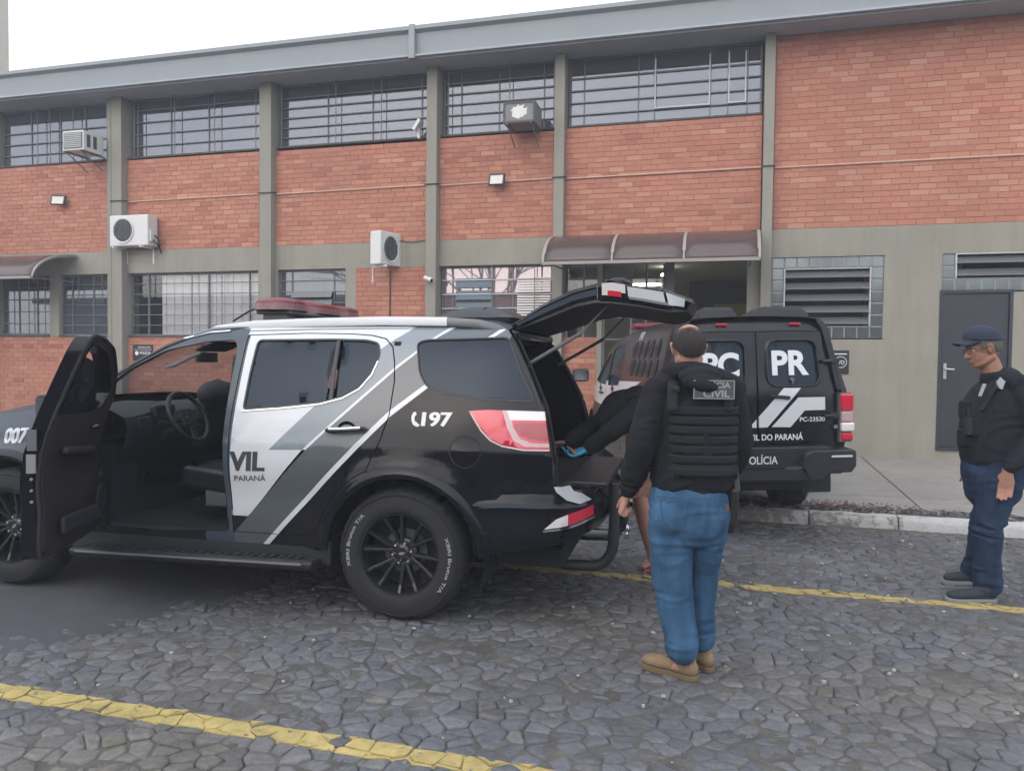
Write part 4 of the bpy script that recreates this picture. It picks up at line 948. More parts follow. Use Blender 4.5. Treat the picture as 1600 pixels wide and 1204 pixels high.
# fuel flap
b = MB(); rr = [[(-.384 + r_ * math.cos(t), wf(-.384 + r_ * math.cos(t), 1.027 + r_ * math.sin(t)) + dd, 1.027 + r_ * math.sin(t)) for t in [6.283 * k / 36 for k in range(36)]] for r_, dd in ((.092, .0005), (.090, -.004), (.086, -.004), (.084, .003), (.05, .003), (.004, .003))]
b.sheet(rr, closed=True); b.build('fuel_flap', 'paint_black', body, smooth=True, fixn=False, angle=30)
b = MB(); b.sheet([[(-.384 + r_ * math.cos(t), wf(-.384 + r_ * math.cos(t), 1.027 + r_ * math.sin(t)) + .0022, 1.027 + r_ * math.sin(t)) for t in [6.283 * k / 48 for k in range(48)]] for r_ in (.0935, .0885)], closed=True); b.build('flap_gap', 'black_rubber', body, fixn=False)
# tail lamps
for mir in (False, True):
    tl = panel('tail_lamp', TAIL, [], lambda a, b, ins=0: (a, wf(a, b) + .012 - ins, b), ['lamp_red', 'lamp_white_ring', 'lamp_clear', 'lamp_dark_red'], SUV,
        [([(-.575, 1.29), (-.62, 1.29), (-.655, 1.17), (-.70, 1.108), (-.765, 1.085), (-.95, 1.085), (-.95, 1.065), (-.73, 1.065), (-.66, 1.10), (-.62, 1.17), (-.59, 1.25)], 1),
         ([(-.60, 1.29), (-.95, 1.29), (-.95, 1.212), (-.635, 1.212)], 2), ([(-.655, 1.197), (-.95, 1.197), (-.95, 1.10), (-.76, 1.10), (-.70, 1.125), (-.67, 1.16)], 3)], grid=.03, lip=.06, mirror=mir)
    strip('lamp_chrome', [(-.40, 1.245), (-.47, 1.15), (-.53, 1.095), (-.60, 1.065), (-.72, 1.047), (-.868, 1.047)], .012, .010, 'lamp_white_ring', tl, mirror=mir)
# roof skin, hood, windscreen: ruled between the side edges
def skin(edge, name, m, crown, parent, n=14, w0=None):
    rows = []
    for (a, b) in edge:
        w = wf(a, b); rows.append([(a, w * t, b + crown * (1 - t * t)) for t in [(-1 + 2 * k / n) for k in range(n + 1)]])
    q = MB(); q.sheet(rows); return q.build(name, m, parent, smooth=True, fixn=False, angle=60)
skin(dens(ROOF[7:] , .08, closed=False), 'roof', 'paint_slate', .055, SUV)
HOOD = [(2.42, 1.215), (2.65, 1.185), (2.9, 1.150), (3.2, 1.085), (3.42, .98), (3.50, .80)]
rows = []
for (a, b) in dens(HOOD, .08, closed=False):
    w = wf(a, b); rows.append([(a + .16 * (1 - t * t), w * t, b + .05 * (1 - t ** 4) * (1 if a < 3.3 else .4)) for t in [(-1 + 2 * k / 16) for k in range(17)]])
b = MB(); b.sheet(rows); b.build('bonnet', 'paint_slate', SUV, smooth=True, fixn=False, angle=70)
b = MB(); rows = []
for (z, off) in ((.35, -.10), (.45, 0), (.62, .05), (.8, .03)):
    rows.append([(3.46 + off + .28 * (1 - abs(t) ** 2.4), .86 * t, z) for t in [(-1 + 2 * k / 20) for k in range(21)]])
b.sheet(rows); b.build('front_bumper', 'paint_black', SUV, smooth=True, fixn=False)
b = MB(); b.bb(3.66, 3.80, -.45, .45, .60, .95); b.build('radiator_grille', 'black_plastic', SUV, bevel=.03)
for s in (-1, 1): b = MB(); b.box((3.50, .66 * s, .90), (.16, .34, .15), 0, rz=-.5 * s); b.build('headlamp', 'lamp_clear', SUV, bevel=.03)
ws = [(2.42, 1.215), (2.30, 1.27), (2.184, 1.344), (2.10, 1.408), (1.94, 1.516), (1.81, 1.585), (1.69, 1.650), (1.55, 1.700), (1.43, 1.724)]
rows = []
for i, (a, b_) in enumerate(dens(ws, .06, closed=False)):
    w = wf(a, b_) - .035; k = 1 - i / 22; rows.append([(a + .16 * (1 - t * t) * max(0, k), w * t, b_ - .012 + .03 * (1 - t * t)) for t in [(-1 + 2 * k_ / 12) for k_ in range(13)]])
b = MB(); b.sheet(rows); b.build('windscreen', 'clear_screen', SUV, smooth=True, fixn=False)
for mir in (False, True):
    strip('a_pillar_trim', [(2.32, 1.25), (2.184, 1.335), (1.94, 1.505), (1.72, 1.628), (1.60, 1.675)], .02, .004, 'trim_satin', SUV, mirror=mir)
    sg = -1 if mir else 1
    # roof rail
    pts = [(1.52, 1.715), (1.42, 1.758), (1.136, 1.790), (.688, 1.806), (.25, 1.814), (-.171, 1.810), (-.379, 1.796), (-.50, 1.765), (-.55, 1.735)]
    for nm, sub, mm in (('roof_rail', pts[:6], 'paint_white'), ('roof_rail_end', pts[5:], 'paint_dark_grey')):
        b = MB(); rows = []
        for (x, z) in dens(sub, .06, closed=False): y = (wf(x, 1.74) - .012) * sg; rows.append([(x, y - .018 * sg, z + .002), (x, y + .004 * sg, z + .004), (x, y + .014 * sg, z - .012), (x, y + .012 * sg, z - .05), (x, y - .03 * sg, z - .05)])
        b.sheet(rows, closed=True); b.build(nm, mm, SUV, smooth=True, angle=50)
    for nm, sub, mm in (('rail_dark_band', [(1.55, 1.700), (1.43, 1.738), (1.136, 1.763), (.688, 1.779), (.25, 1.789), (-.171, 1.787), (-.42, 1.768)], 'paint_dark_grey'),):  # dark grey painted strip just below the roof rail
        strip(nm, sub, .022, .010, mm, SUV, mirror=mir)
strip('roof_edge_stripe', [(1.62, 1.672), (1.45, 1.716), (1.30, 1.728)], .016, .004, 'paint_white', body)
strip('door_top_stripe', [(1.16, 1.735), (.8, 1.745), (.4, 1.752), (.05, 1.754)], .022, .002, 'paint_white', body)
# rear corner jambs and tailgate opening
for sg in (1, -1):
    b = MB(); rows = []
    for (a, z) in dens(REAR, .05, closed=False):
        w = wf(a, z); rows.append([(a, w * sg, z), (a - .012, (w - .02) * sg, z), (a - .008, (w - .07) * sg, z), (a + .05, (w - .085) * sg, z), (a + .06, (w - .12) * sg, z), (a + .30, (w - .15) * sg, z)])
    b.sheet(rows); b.build('tailgate_jamb', 'paint_black', SUV, smooth=True, fixn=False, angle=35)
    b = MB(); b.tube([(a - .004, (wf(a, z) - .095) * sg, z) for a, z in dens(REAR, .05, closed=False)], .009, 8); b.build('door_seal', 'black_rubber', SUV, smooth=True)
    strip('pillar_trim_line', [(-.60, 1.66), (-.74, 1.42), (-.82, 1.24)], .008, -.001, 'trim_satin', SUV, mirror=sg < 0)
    b = MB(); rows = []  # cargo side lining
    for (a, z) in [(-.55, 1.70), (-.70, 1.45), (-.80, 1.25), (-.84, 1.0), (-.86, .80)]:
        w = wf(a, z) - .15; rows.append([(a + .28, w * sg, z), (.1, (w - .02) * sg, z)])
    b.sheet(rows); b.build('cargo_lining', 'interior_mid' if sg < 0 else 'interior_dark', SUV, fixn=False)
b = MB(); b.bb(-.62, -.50, -.60, .60, 1.68, 1.735); b.build('tailgate_header', 'paint_black', SUV, bevel=.015)
b = MB(); b.bb(-.90, .25, -.78, .78, .74, .80); b.build('cargo_floor', 'interior_dark', SUV)
b = MB(); b.bb(-.95, -.86, -.72, .72, .72, .83); b.build('rear_sill', 'trim_satin', SUV, bevel=.015)
b = MB(); b.bb(.10, .14, -.72, .72, .80, 1.66)
for k in range(6): b.bb(.07, .10, -.6 + k * .24, -.58 + k * .24, .82, 1.6)
b.build('cell_partition', 'interior_dark', SUV)
b = MB()
for y in (-.45, 0, .45): b.tube([(-.1, y, 1.64), (-.5, y, 1.66)], .01, 6)
b.bb(-.50, .1, -.60, .60, 1.665, 1.70); b.build('cargo_headliner', 'interior_dark', SUV)
# sill / rocker, floor, wheel wells
for sg in (1, -1):
    b = MB(); b.bb(.46, 2.32, .62 * sg if sg > 0 else -.93, .93 if sg > 0 else -.62, .30, .46); b.build('rocker', 'trim_satin', SUV, bevel=.02)
    for c in (0, 2.8):
        b = MB(); rows = []
        for k in range(19):
            t = R(-20 + 220 * k / 18); rows.append([(c + .50 * math.cos(t), .93 * sg, .40 + .50 * math.sin(t)), (c + .50 * math.cos(t), .50 * sg, .40 + .50 * math.sin(t))])
        b.sheet(rows); b.build('wheel_well', 'black_rubber', SUV, fixn=False)
        a_ = [(c + q * math.cos(R(t)), .39 + q * math.sin(R(t))) for q in (.478,) for t in range(176, 3, -8)]
        b = MB(); rows = []
        for (x, z) in a_:
            dx, dz = (x - c) / .478, (z - .39) / .478
            rows.append([((x + dx * o_), (wf(x + dx * o_, z + dz * o_) + e_) * sg, z + dz * o_) for o_, e_ in ((-.012, -.05), (-.006, .004), (.02, .012), (.052, .010), (.062, .0005))])
        b.sheet(rows); b.build('arch_moulding', 'paint_black', SUV, smooth=True, fixn=False)
b = MB(); b.bb(-.9, 3.2, -.6, .6, .30, .42); b.bb(.5, 2.3, -.85, .85, .42, .46); b.build('floor_pan', 'black_rubber', SUV)
b = MB(); b.bb(-.15, .15, -.75, .75, .33, .42); b.tube([(.9, 0, .33), (-1.0, -.3, .33)], .04, 8); b.tube([(0, -.7, .39), (0, .7, .39)], .07, 10); b.tube([(2.8, -.7, .39), (2.8, .7, .39)], .06, 10); b.build('underbody', 'black_rubber', SUV, smooth=True)
# side step
b = MB(); pr = [(-.10, .02), (-.09, -.03), (.07, -.035), (.10, -.01), (.10, .02), (.07, .03)]
b.add([(.52, .96 + y, .325 + z) for y, z in pr] + [(2.20, .96 + y, .305 + z) for y, z in pr], [tuple(range(6)), tuple(range(6, 12))[::-1]] + [((k + 1) % 6, k, 6 + k, 6 + (k + 1) % 6) for k in range(6)])
st = b.build('side_step', 'black_plastic', SUV, bevel=.01)
b = MB()
for k in range(26): b.bb(.62 + k * .06, .66 + k * .06, .90, 1.02, .352 - k * .0007, .358 - k * .0007)
b.build('tread_strip', 'black_rubber', st)
b = MB(); b.tube([(.58, 1.065, .335), (2.15, 1.065, .315)], .008, 6); b.build('step_edge', 'grey_plastic', st)
# rear bumper swept round the corner
path = [(-.44, .955), (-.60, .955), (-.78, .94), (-.93, .895), (-1.03, .80), (-1.09, .66), (-1.13, .45), (-1.15, .2), (-1.155, 0)]
path = path + [(a, -b_) for a, b_ in path[-2::-1]]
rows = []; n = len(path)
pd = dens(path, .06, closed=False)
for i, (x, y) in enumerate(pd):
    p0, p1 = pd[max(i - 1, 0)], pd[min(i + 1, len(pd) - 1)]; L = math.hypot(p1[0] - p0[0], p1[1] - p0[1]); nx_, ny_ = (p1[1] - p0[1]) / L, -(p1[0] - p0[0]) / L
    nx_, ny_ = -abs(nx_) if True else nx_, ny_
    s = min(abs(i), len(pd) - 1 - i) / (len(pd) / 2); zl = .41 + .12 * min(1, s * 2.1)
    nx_ = -min(1, max(0, (-.5 - x) / .5)); ny_ = math.copysign(math.sqrt(max(0, 1 - nx_ * nx_)), y) if abs(y) > .3 else y
    prof = [(zl, -.10), (zl + .015, -.02), (zl + .06, .0), (.60, .012), (.66, .010), (.705, .012), (.722, .026), (.735, .014), (.76, .0), (.80, -.012), (.818, -.03), (.822, -.16)]
    rows.append([(x + nx_ * o_, y + ny_ * o_, z) for z, o_ in prof])
b = MB(); b.sheet(rows); rb_ = b.build('rear_bumper', 'paint_black', SUV, smooth=True, fixn=False, angle=50)
# step pad, chrome corner, bumper lamp
b = MB(); b.bb(-1.17, -.90, -.62, .62, .805, .835); b.build('bumper_step', 'black_plastic', rb_, bevel=.01)
def bump_side(a, b_, ins=0.0):   # point on the corner surface
    for (x0, y0), (x1, y1) in zip(path, path[1:]):
        if x1 <= a <= x0: y = lerp(y0, y1, (x0 - a) / (x0 - x1)); break
    else: y = .5
    return (a - .012, y + .016 - ins, b_)
smq = panel('bumper_lamp', [(-.835, .603), (-.90, .66), (-.965, .685), (-1.085, .715), (-1.085, .655), (-.96, .620)], [], bump_side, ['lamp_clear', 'lamp_red'], rb_, [([(-.962, .6), (-.962, .74), (-1.2, .74), (-1.2, .6)], 1)], grid=.04, lip=.03)
panel('chrome_strip', [(-.83, .597), (-.96, .612), (-1.09, .647), (-1.09, .636), (-.96, .600), (-.83, .588)], [], bump_side, 'chrome', rb_, grid=.05, lip=.02)
panel('worn_sticker', [(-.885, .845), (-.90, .815), (-.955, .765), (-1.02, .738), (-1.075, .748), (-1.03, .80), (-.99, .815), (-.97, .85), (-.93, .845)], [], bump_side, 'paint_white', rb_, grid=.05, lip=0)
panel('painted_swage', [(-.47, .712), (-.55, .742), (-.68, .752), (-.80, .742), (-.80, .735), (-.60, .722)], [], lambda a, b_, ins=0: (a, .955 + .034 - ins - .12 * max(0, -a - .72), b_), 'paint_slate', rb_, grid=.05, lip=0)
# tube guard and tow ball
b = MB(); g = []
for k in range(13):
    t = R(-100 + 100 * k / 12); g.append((-1.06 - .13 * math.cos(t) * 1.0, .42, .44 + .16 * math.sin(t)))
g = [(-.72, .42, .30), (-.90, .42, .275)] + g[2:] + [(-1.195, .42, .58), (-1.19, .42, .80)]
b.tube(g, .034, 12); b.tube([(x, -.42, z) for x, y, z in g], .034, 12); b.tube([(-1.195, -.42, .60), (-1.195, .42, .60)], .03, 10); b.build('tube_guard', 'trim_satin', SUV, smooth=True)
b = MB(); b.bb(-1.22, -.8, -.03, .03, .37, .42); b.lathe([(0, -.03), (.018, -.03), (.018, 0), (.03, .015), (.032, .03), (.022, .052), (0, .058)], 18, 0, 'z', (-1.24, 0, .41)); b.tube([(-1.2, .0, .395), (-1.25, 0, .395)], .03, 10); b.build('tow_ball', 'chrome', SUV, smooth=True)

# ---- tailgate, raised
ti = [(-.58, 1.735), (-.77, 1.795), (-.98, 1.870), (-1.10, 1.890), (-1.19, 1.885), (-1.36, 1.862), (-1.52, 1.832), (-1.595, 1.84)]
to = [(-.57, 1.770), (-.77, 1.890), (-.96, 1.966), (-1.10, 1.998), (-1.19, 2.002), (-1.34, 1.978), (-1.49, 1.955), (-1.605, 1.915)]
hw = [.60, .66, .73, .76, .775, .775, .76, .70]
def tg(k, t, lay):   # k along gate, t across (-1..1), lay 0 outer .. 1 inner
    u0 = min(int(k), 6); fr = k - u0; o = [lerp(to[u0][i], to[u0 + 1][i], fr) for i in (0, 1)]; i_ = [lerp(ti[u0][i], ti[u0 + 1][i], fr) for i in (0, 1)]; w = lerp(hw[u0], hw[u0 + 1], fr)
    cr_ = .032 * (1 - t * t) ; ex = -.05 * (1 - t * t) * (k / 7)
    return (lerp(o[0], i_[0], lay) + ex, w * t * (1 - .03 * lay), lerp(o[1], i_[1], lay) + cr_ * (1 - .7 * lay))
gate = MB(); K = [x * .25 for x in range(29)]; T = [-1, -.97, -.9, -.75, -.5, -.25, 0, .25, .5, .75, .9, .97, 1]
gate.sheet([[tg(k, t, 0 if abs(t) < .98 else .18) for t in T] for k in K]); gate.sheet([[tg(k, t, 1) for t in T][::-1] for k in K], 1)
for sgn in (-1, 1): gate.sheet([[tg(k, sgn, .18), tg(k, sgn * 1.005, .5), tg(k, sgn * .99, .85), tg(k, sgn, 1)] for k in K])
gate.sheet([[tg(7, t, 0 if abs(t) < .98 else .18) for t in T], [(lambda p: (p[0] - .03, p[1], p[2] + .01))(tg(7, t, .45)) for t in T], [tg(7, t, 1) for t in T]]); gate.sheet([[tg(0, t, 1) for t in T], [tg(0, t, 0) for t in T]])
tgo = gate.build('tailgate', ['paint_black', 'interior_dark'], SUV, smooth=True, angle=40)
b = MB(); b.sheet([[(lambda p: (p[0], p[1], p[2] + .004))(tg(k, t, 0)) for t in (-.9, -.6, -.3, 0, .3, .6, .9)] for k in (.6, 1.2, 1.8, 2.4, 3.0)]); b.build('tailgate_glass', 'car_glass', tgo, smooth=True, fixn=False)
def edgepatch(k0, k1, a0, a1, name, m, off=.006, t1=.75, dk=0.0):
    b = MB(); rows = []
    for k in [lerp(k0, k1, q / 8) for q in range(9)]:
        lp = [tg(k + dk, 1.0, lerp(a0, a1, q / 4)) for q in range(5)]; rows.append([(p[0], p[1] + off, p[2]) for p in lp])
    b.sheet(rows); 
    return b.build(name, m, tgo, smooth=True, fixn=False)
edgepatch(.15, 3.0, .30, .62, 'edge_band', 'paint_slate')  # slate strip painting in the highlight along the gate edge
edgepatch(3.05, 3.10, .10, .80, 'edge_band', 'paint_light_grey', dk=0)
edgepatch(3.38, 3.80, .02, .62, 'gate_lamp', 'lamp_clear', off=.012)
edgepatch(3.80, 4.5, .02, .45, 'gate_lamp', 'lamp_clear', off=.012)
edgepatch(3.75, 4.35, .40, .66, 'gate_lamp', 'lamp_red', off=.014)
edgepatch(4.58, 5.9, .10, .58, 'number_panel', 'paint_white', off=.008)
edgepatch(4.6, 6.3, .55, .70, 'edge_band', 'paint_light_grey', off=.007)
edgepatch(6.0, 6.95, .10, .66, 'edge_band', 'paint_white', off=.010)
b = MB()
for k0, k1, tt, m_ in ((3.3, 4.4, .8, 0),): b.sheet([[(lambda p: (p[0], p[1], p[2] + .012))(tg(k, t, 0)) for t in (.45, .6, .75, .9, .99)] for k in [lerp(k0, k1, q / 6) for q in range(7)]])
b.build('gate_lamp', 'lamp_clear', tgo, smooth=True, fixn=False)
b = MB(); b.tube([tg(3.0, .35, -.10), tg(3.35, .3, -.26), tg(3.8, .25, -.28), tg(4.2, .2, -.12)], .022, 10); b.tube([tg(4.3, -.1, -.15), tg(5.6, -.1, -.28)], .010, 6); split_build(b, 'rear_wiper', 'black_plastic', tgo, smooth=True)
for sg in (1, -1):
    b = MB(); b.tube([(-.66, .60 * sg, 1.52), (-1.0, .62 * sg, 1.72)], .012, 8); b.tube([(-1.0, .62 * sg, 1.72), tg(3.6, .84 * sg, 1.0)], .006, 8); b.build('gas_strut', 'grey_plastic', SUV, smooth=True)

# ---- open front door, built shut then swung about its hinge
HX, HY = 2.150, .90
door = bpy.data.objects.new('front_door', None); COL.objects.link(door); door.parent = SUV; door.empty_display_size = .1
door.location = (HX, HY, 0); door.rotation_euler = (0, 0, R(-65.5))
DO = lambda f: (lambda a, b, ins=0.0: (lambda p: (p[0] - HX, p[1] - HY, p[2]))(f(a, b, ins)))
fdo = shrink(FDOOR, .996)
FWIN = fillet([(2.02, 1.335), (1.85, 1.46), (1.62, 1.568), (1.42, 1.605), (1.295, 1.615), (1.268, 1.55), (1.255, 1.40), (1.245, 1.23), (1.6, 1.215), (1.95, 1.225)], .04)
panel('door_skin', fdo, [FWIN], DO(side), ['paint_black', 'paint_white', 'paint_dark_grey'], door, [([(1.26, .62), (1.28, 1.18), (1.85, 1.18), (1.6, .62)], 1)], grid=.06, lip=.09)
panel('door_trim', shrink(fdo, .97), [shrink(FWIN, 1.02)], DO(lambda a, b, ins=0: (a, wf(a, b) - .085 - (.020 if b < 1.2 else 0) * min(1, (1.24 - b) * 12) - ins, b)), 'door_trim', door, grid=.06, lip=-.03)
panel('door_frame', fdo, [FWIN], DO(lambda a, b, ins=0: (a, wf(a, b) - .075 - ins, b)), 'trim_satin', door, grid=.08, lip=0)
panel('window_glass', [(2.0, 1.25), (1.96, 1.30), (1.80, 1.44), (1.62, 1.52), (1.45, 1.545), (1.26, 1.45), (1.255, 1.20), (1.6, 1.19), (1.95, 1.2)], [], DO(gin(.035)), 'car_glass', door, grid=.08, lip=0)
fs = MB(); fs.tube([(a - HX, wf(a, b_) - .085 - HY, b_) for a, b_ in dens(fdo, .05)] , .010, 6, caps=False); fs.build('door_seal', 'black_rubber', door, smooth=True)
def dl(u, y, z): return (u - HX, y - HY, z)
b = MB(); b.box(dl(1.60, .812, 1.00), (.50, .045, .05), 0, ry=.10); b.build('armrest', 'door_trim', door, bevel=.02)
b = MB(); b.box(dl(1.62, .810, .60), (.62, .035, .10), 0, ry=.05); b.build('door_pocket', 'interior_mid', door, bevel=.02)
b = MB(); b.tube([dl(1.92, .815, 1.105), dl(1.84, .79, 1.12), dl(1.78, .80, 1.118)], [.012, .016, .010], 10); b.build('inner_handle', 'chrome', door, smooth=True)
b = MB(); b.lathe([(0, 0), (.085, 0), (.085, -.012), (0, -.02)], 24, 0, 'y', dl(1.95, .80, .66)); b.build('speaker_cover', 'interior_mid', door, smooth=True)
b = MB(); b.bb(1.150 - HX, 1.165 - HX, .88 - HY, .925 - HY, .93, 1.03)
for z in (.90, .84, .78): b.lathe([(0, 0), (.008, 0), (.008, .008), (0, .008)], 8, 0, 'x', dl(1.145, .90, z))
split_build(b, 'door_latch', 'aluminium', door)
b = MB(); b.bb(1.148 - HX, 1.160 - HX, .875 - HY, .92 - HY, 1.05, 1.16); b.build('warning_label', 'grey_plastic', door)
b = MB(); b.box(dl(2.02, 1.08, 1.22), (.13, .20, .17), 0, rz=.15); b.box(dl(2.06, .96, 1.17), (.06, .10, .05)); b.build('wing_mirror', 'paint_black', door, bevel=.035, seg=3)
b = MB(); b.box(dl(1.952, 1.08, 1.22), (.004, .17, .135), 0, rz=.15); b.build('mirror_glass', 'chrome', door)
b = MB(); b.tube([(HX - .02, .86, .80), (HX - .14, 1.0, .80)], .012, 6); b.tube([(HX, .86, 1.02), (HX - .02, .92, 1.02)], .022, 8); b.tube([(HX, .86, .62), (HX - .02, .92, .62)], .022, 8); b.build('door_hinge', 'trim_satin', SUV)
# right front mirror
b = MB(); b.box((2.05, -1.05, 1.22), (.12, .20, .17)); b.build('wing_mirror', 'paint_black', SUV, bevel=.03)

# ---- interior
dash = MB(); rows = []
for y in [-.78 + .06 * k for k in range(27)]:
    hump = .045 * math.exp(-((y - .38) / .17) ** 2)
    rows.append([(2.30, y, 1.13), (2.15, y, 1.165 + hump * .5), (1.93, y, 1.145 + hump), (1.83, y, 1.10 + hump), (1.80, y, 1.02), (1.84, y, .90), (1.90, y, .78), (2.1, y, .66), (2.35, y, .62)])
dash.sheet(rows); dash.build('dashboard', 'interior_mid', SUV, smooth=True, fixn=False)
b = MB()
for y in (.62, .14, -.02, -.60): b.box((1.808, y, 1.055), (.02, .11, .075))
split_build(b, 'air_vent', 'black_plastic', SUV, bevel=.008)
b = MB()
for y in (.565, .195): b.bb(1.792, 1.800, y - .005, y + .005, 1.01, 1.10)
b.bb(1.79, 1.80, .56, .66, .94, .945); split_build(b, 'vent_trim', 'chrome', SUV)
b = MB(); b.bb(1.80, 1.86, .28, .50, 1.07, 1.17); b.build('instrument_pod', 'black_plastic', SUV, bevel=.02)
b = MB(); b.bb(1.79, 1.81, -.12, .12, .84, 1.0); b.build('centre_stack', 'black_plastic', SUV, bevel=.01)
sw = bpy.data.objects.new('steering_wheel', None); COL.objects.link(sw); sw.parent = SUV; sw.location = (1.63, .38, 1.085); sw.rotation_euler = (0, R(-62), 0); sw.empty_display_size = .1
b = MB(); q = [(.185 + .016 * math.cos(t), .016 * math.sin(t)) for t in [6.283 * k / 10 for k in range(10)]]; b.lathe(q, 40, 0, 'z', closed=True); b.build('rim', 'seat_leather', sw, smooth=True)
b = MB(); b.box((0, 0, -.02), (.13, .15, .05)); b.box((0, .11, -.012), (.05, .12, .02)); b.box((0, -.11, -.012), (.05, .12, .02)); b.box((-.11, 0, -.012), (.12, .06, .02)); b.build('spoke', 'black_plastic', sw, bevel=.012)
b = MB(); b.box((0, 0, .008), (.02, .045, .004)); b.box((0, 0, .008), (.012, .06, .003)); b.build('badge', 'chrome', sw)
b = MB(); b.tube([(1.64, .38, 1.02), (1.85, .38, .93)], .04, 10); b.tube([(1.68, .46, 1.03), (1.70, .60, 1.06)], .010, 8); b.tube([(1.68, .30, 1.03), (1.70, .17, 1.06)], .010, 8); b.build('steering_column', 'black_plastic', SUV, smooth=True)
def rbox(c, d, name, m, parent, bev=.05, ry=0):
    b = MB(); b.box(c, d, 0, ry=ry); o = b.build(name, m, parent, bevel=bev, seg=4); o.data.polygons.foreach_set('use_smooth', [True] * len(o.data.polygons)); return o
for y in (.40, -.40):
    s = bpy.data.objects.new('front_seat', None); COL.objects.link(s); s.parent = SUV; s.location = (1.10 if y > 0 else 1.2, y, 0); s.empty_display_size = .1
    rbox((.30, 0, .70), (.66, .44, .14), 'cushion', 'seat_leather', s, .05, ry=-.1); rbox((.28, .215, .72), (.62, .08, .15), 'bolster', 'seat_leather', s, .035, ry=-.1); rbox((.28, -.215, .72), (.62, .08, .15), 'bolster', 'seat_leather', s, .035, ry=-.1)
    rbox((-.12, 0, 1.02), (.15, .46, .62), 'backrest', 'seat_leather', s, .05, ry=-.28); rbox((-.24, 0, 1.40), (.11, .26, .20), 'headrest', 'seat_leather', s, .045, ry=-.2); rbox((.18, .23, .62), (.45, .03, .12), 'seat_base', 'grey_plastic', s, .01)
rbox((.55, 0, .72), (.45, 1.25, .15), 'rear_bench', 'seat_leather', SUV); rbox((.33, 0, 1.02), (.14, 1.25, .60), 'rear_backrest', 'seat_leather', SUV, ry=-.3)
for y in (.4, -.4): rbox((.22, y, 1.39), (.10, .26, .18), 'rear_headrest', 'seat_leather', SUV, .04)
rbox((1.55, 0, .66), (.75, .22, .22), 'centre_console', 'interior_mid', SUV, .02)
b = MB(); b.tube([(1.60, .03, .76), (1.64, .03, .90)], [.012, .022], 8); b.build('gear_lever', 'black_plastic', SUV, smooth=True)
b = MB(); b.box((1.66, .0, 1.56), (.03, .24, .075)); b.tube([(1.67, 0, 1.58), (1.70, 0, 1.66)], .012, 6); b.build('rear_view_mirror', 'black_plastic', SUV, bevel=.01)
b = MB(); b.box((1.55, .40, 1.625), (.16, .34, .02), 0, ry=.35); b.box((1.55, -.40, 1.625), (.16, .34, .02), 0, ry=.35); split_build(b, 'sun_visor', 'interior_mid', SUV, bevel=.006)
b = MB(); b.sheet([[(x, y, 1.70 + .03 * (1 - (y / .6) ** 2) - (.05 if x > 1.4 else 0)) for y in (-.62, -.3, 0, .3, .62)] for x in (1.5, 1.3, .8, .2, -.5)]); b.build('headliner', 'interior_mid', SUV, fixn=False)
b = MB(); b.tube([(1.76, .70, 1.48), (1.70, .685, 1.50), (1.60, .67, 1.55), (1.52, .67, 1.58)], [.010, .014, .014, .010], 8); b.tube([(1.9, -.70, 1.40), (1.84, -.68, 1.42), (1.74, -.67, 1.47), (1.66, -.67, 1.50)], [.010, .014, .014, .010], 8); split_build(b, 'grab_handle', 'inner_ceiling', SUV, smooth=True)
b = MB(); b.tube([(1.215, .74, 1.56), (1.20, .83, 1.15), (1.19, .86, .75), (1.22, .80, .50)], .018, 6); b.build('seat_belt', 'interior_mid', SUV)
b = MB(); b.bb(2.10, 2.36, .55, .80, .46, .95); b.bb(2.10, 2.36, -.8, .55, .46, .60); b.build('footwell', 'interior_dark', SUV)
for mir in (1, -1):   # inner door card, right hand side, seen through the car
    b = MB(); b.bb(.3, 2.1, -.86 if mir < 0 else .80, -.84 if mir < 0 else .82, .5, 1.2) if mir < 0 else None
    if mir < 0: b.build('inner_door_card', 'interior_mid', SUV)
for o_ in SUV.children:
    if o_.name.split('.')[0] in ('dashboard', 'air_vent', 'vent_trim', 'instrument_pod', 'centre_stack', 'steering_wheel', 'steering_column'): o_.location = Vector(o_.location) + Vector((.19, 0, .045))
    if o_.name.split('.')[0] == 'rear_view_mirror': o_.location = (.27, 0, -.01)
# things on the dashboard / bag
bg_ = MB(); rows = []
for k in range(9):
    t = k / 8; r_ = .14 * math.sin(math.pi * min(1, max(.04, t))) ** .5
    rows.append([(1.78 + r_ * .8 * math.cos(a) + .012 * noise.noise(Vector((k, a * 2, 1))), -.32 + r_ * 1.5 * math.sin(a) + .02 * noise.noise(Vector((k, a * 2, 5))), 1.10 + .24 * t) for a in [6.283 * q / 16 for q in range(16)]])
bg_.sheet(rows, closed=True); o = bg_.build('bag', addm('bag_black', (.016, .017, .021), .7), None, smooth=True); o.parent = None
o.matrix_world = Matrix.Translation((-1.8636, 5.1190, 0)) @ Matrix.Rotation(math.pi + math.atan2(.13, 2.77), 4, 'Z') @ Matrix.Translation((.22, .08, .04)); tag(o, 'soft black bag lying on the dashboard of the open police car', 'bag')

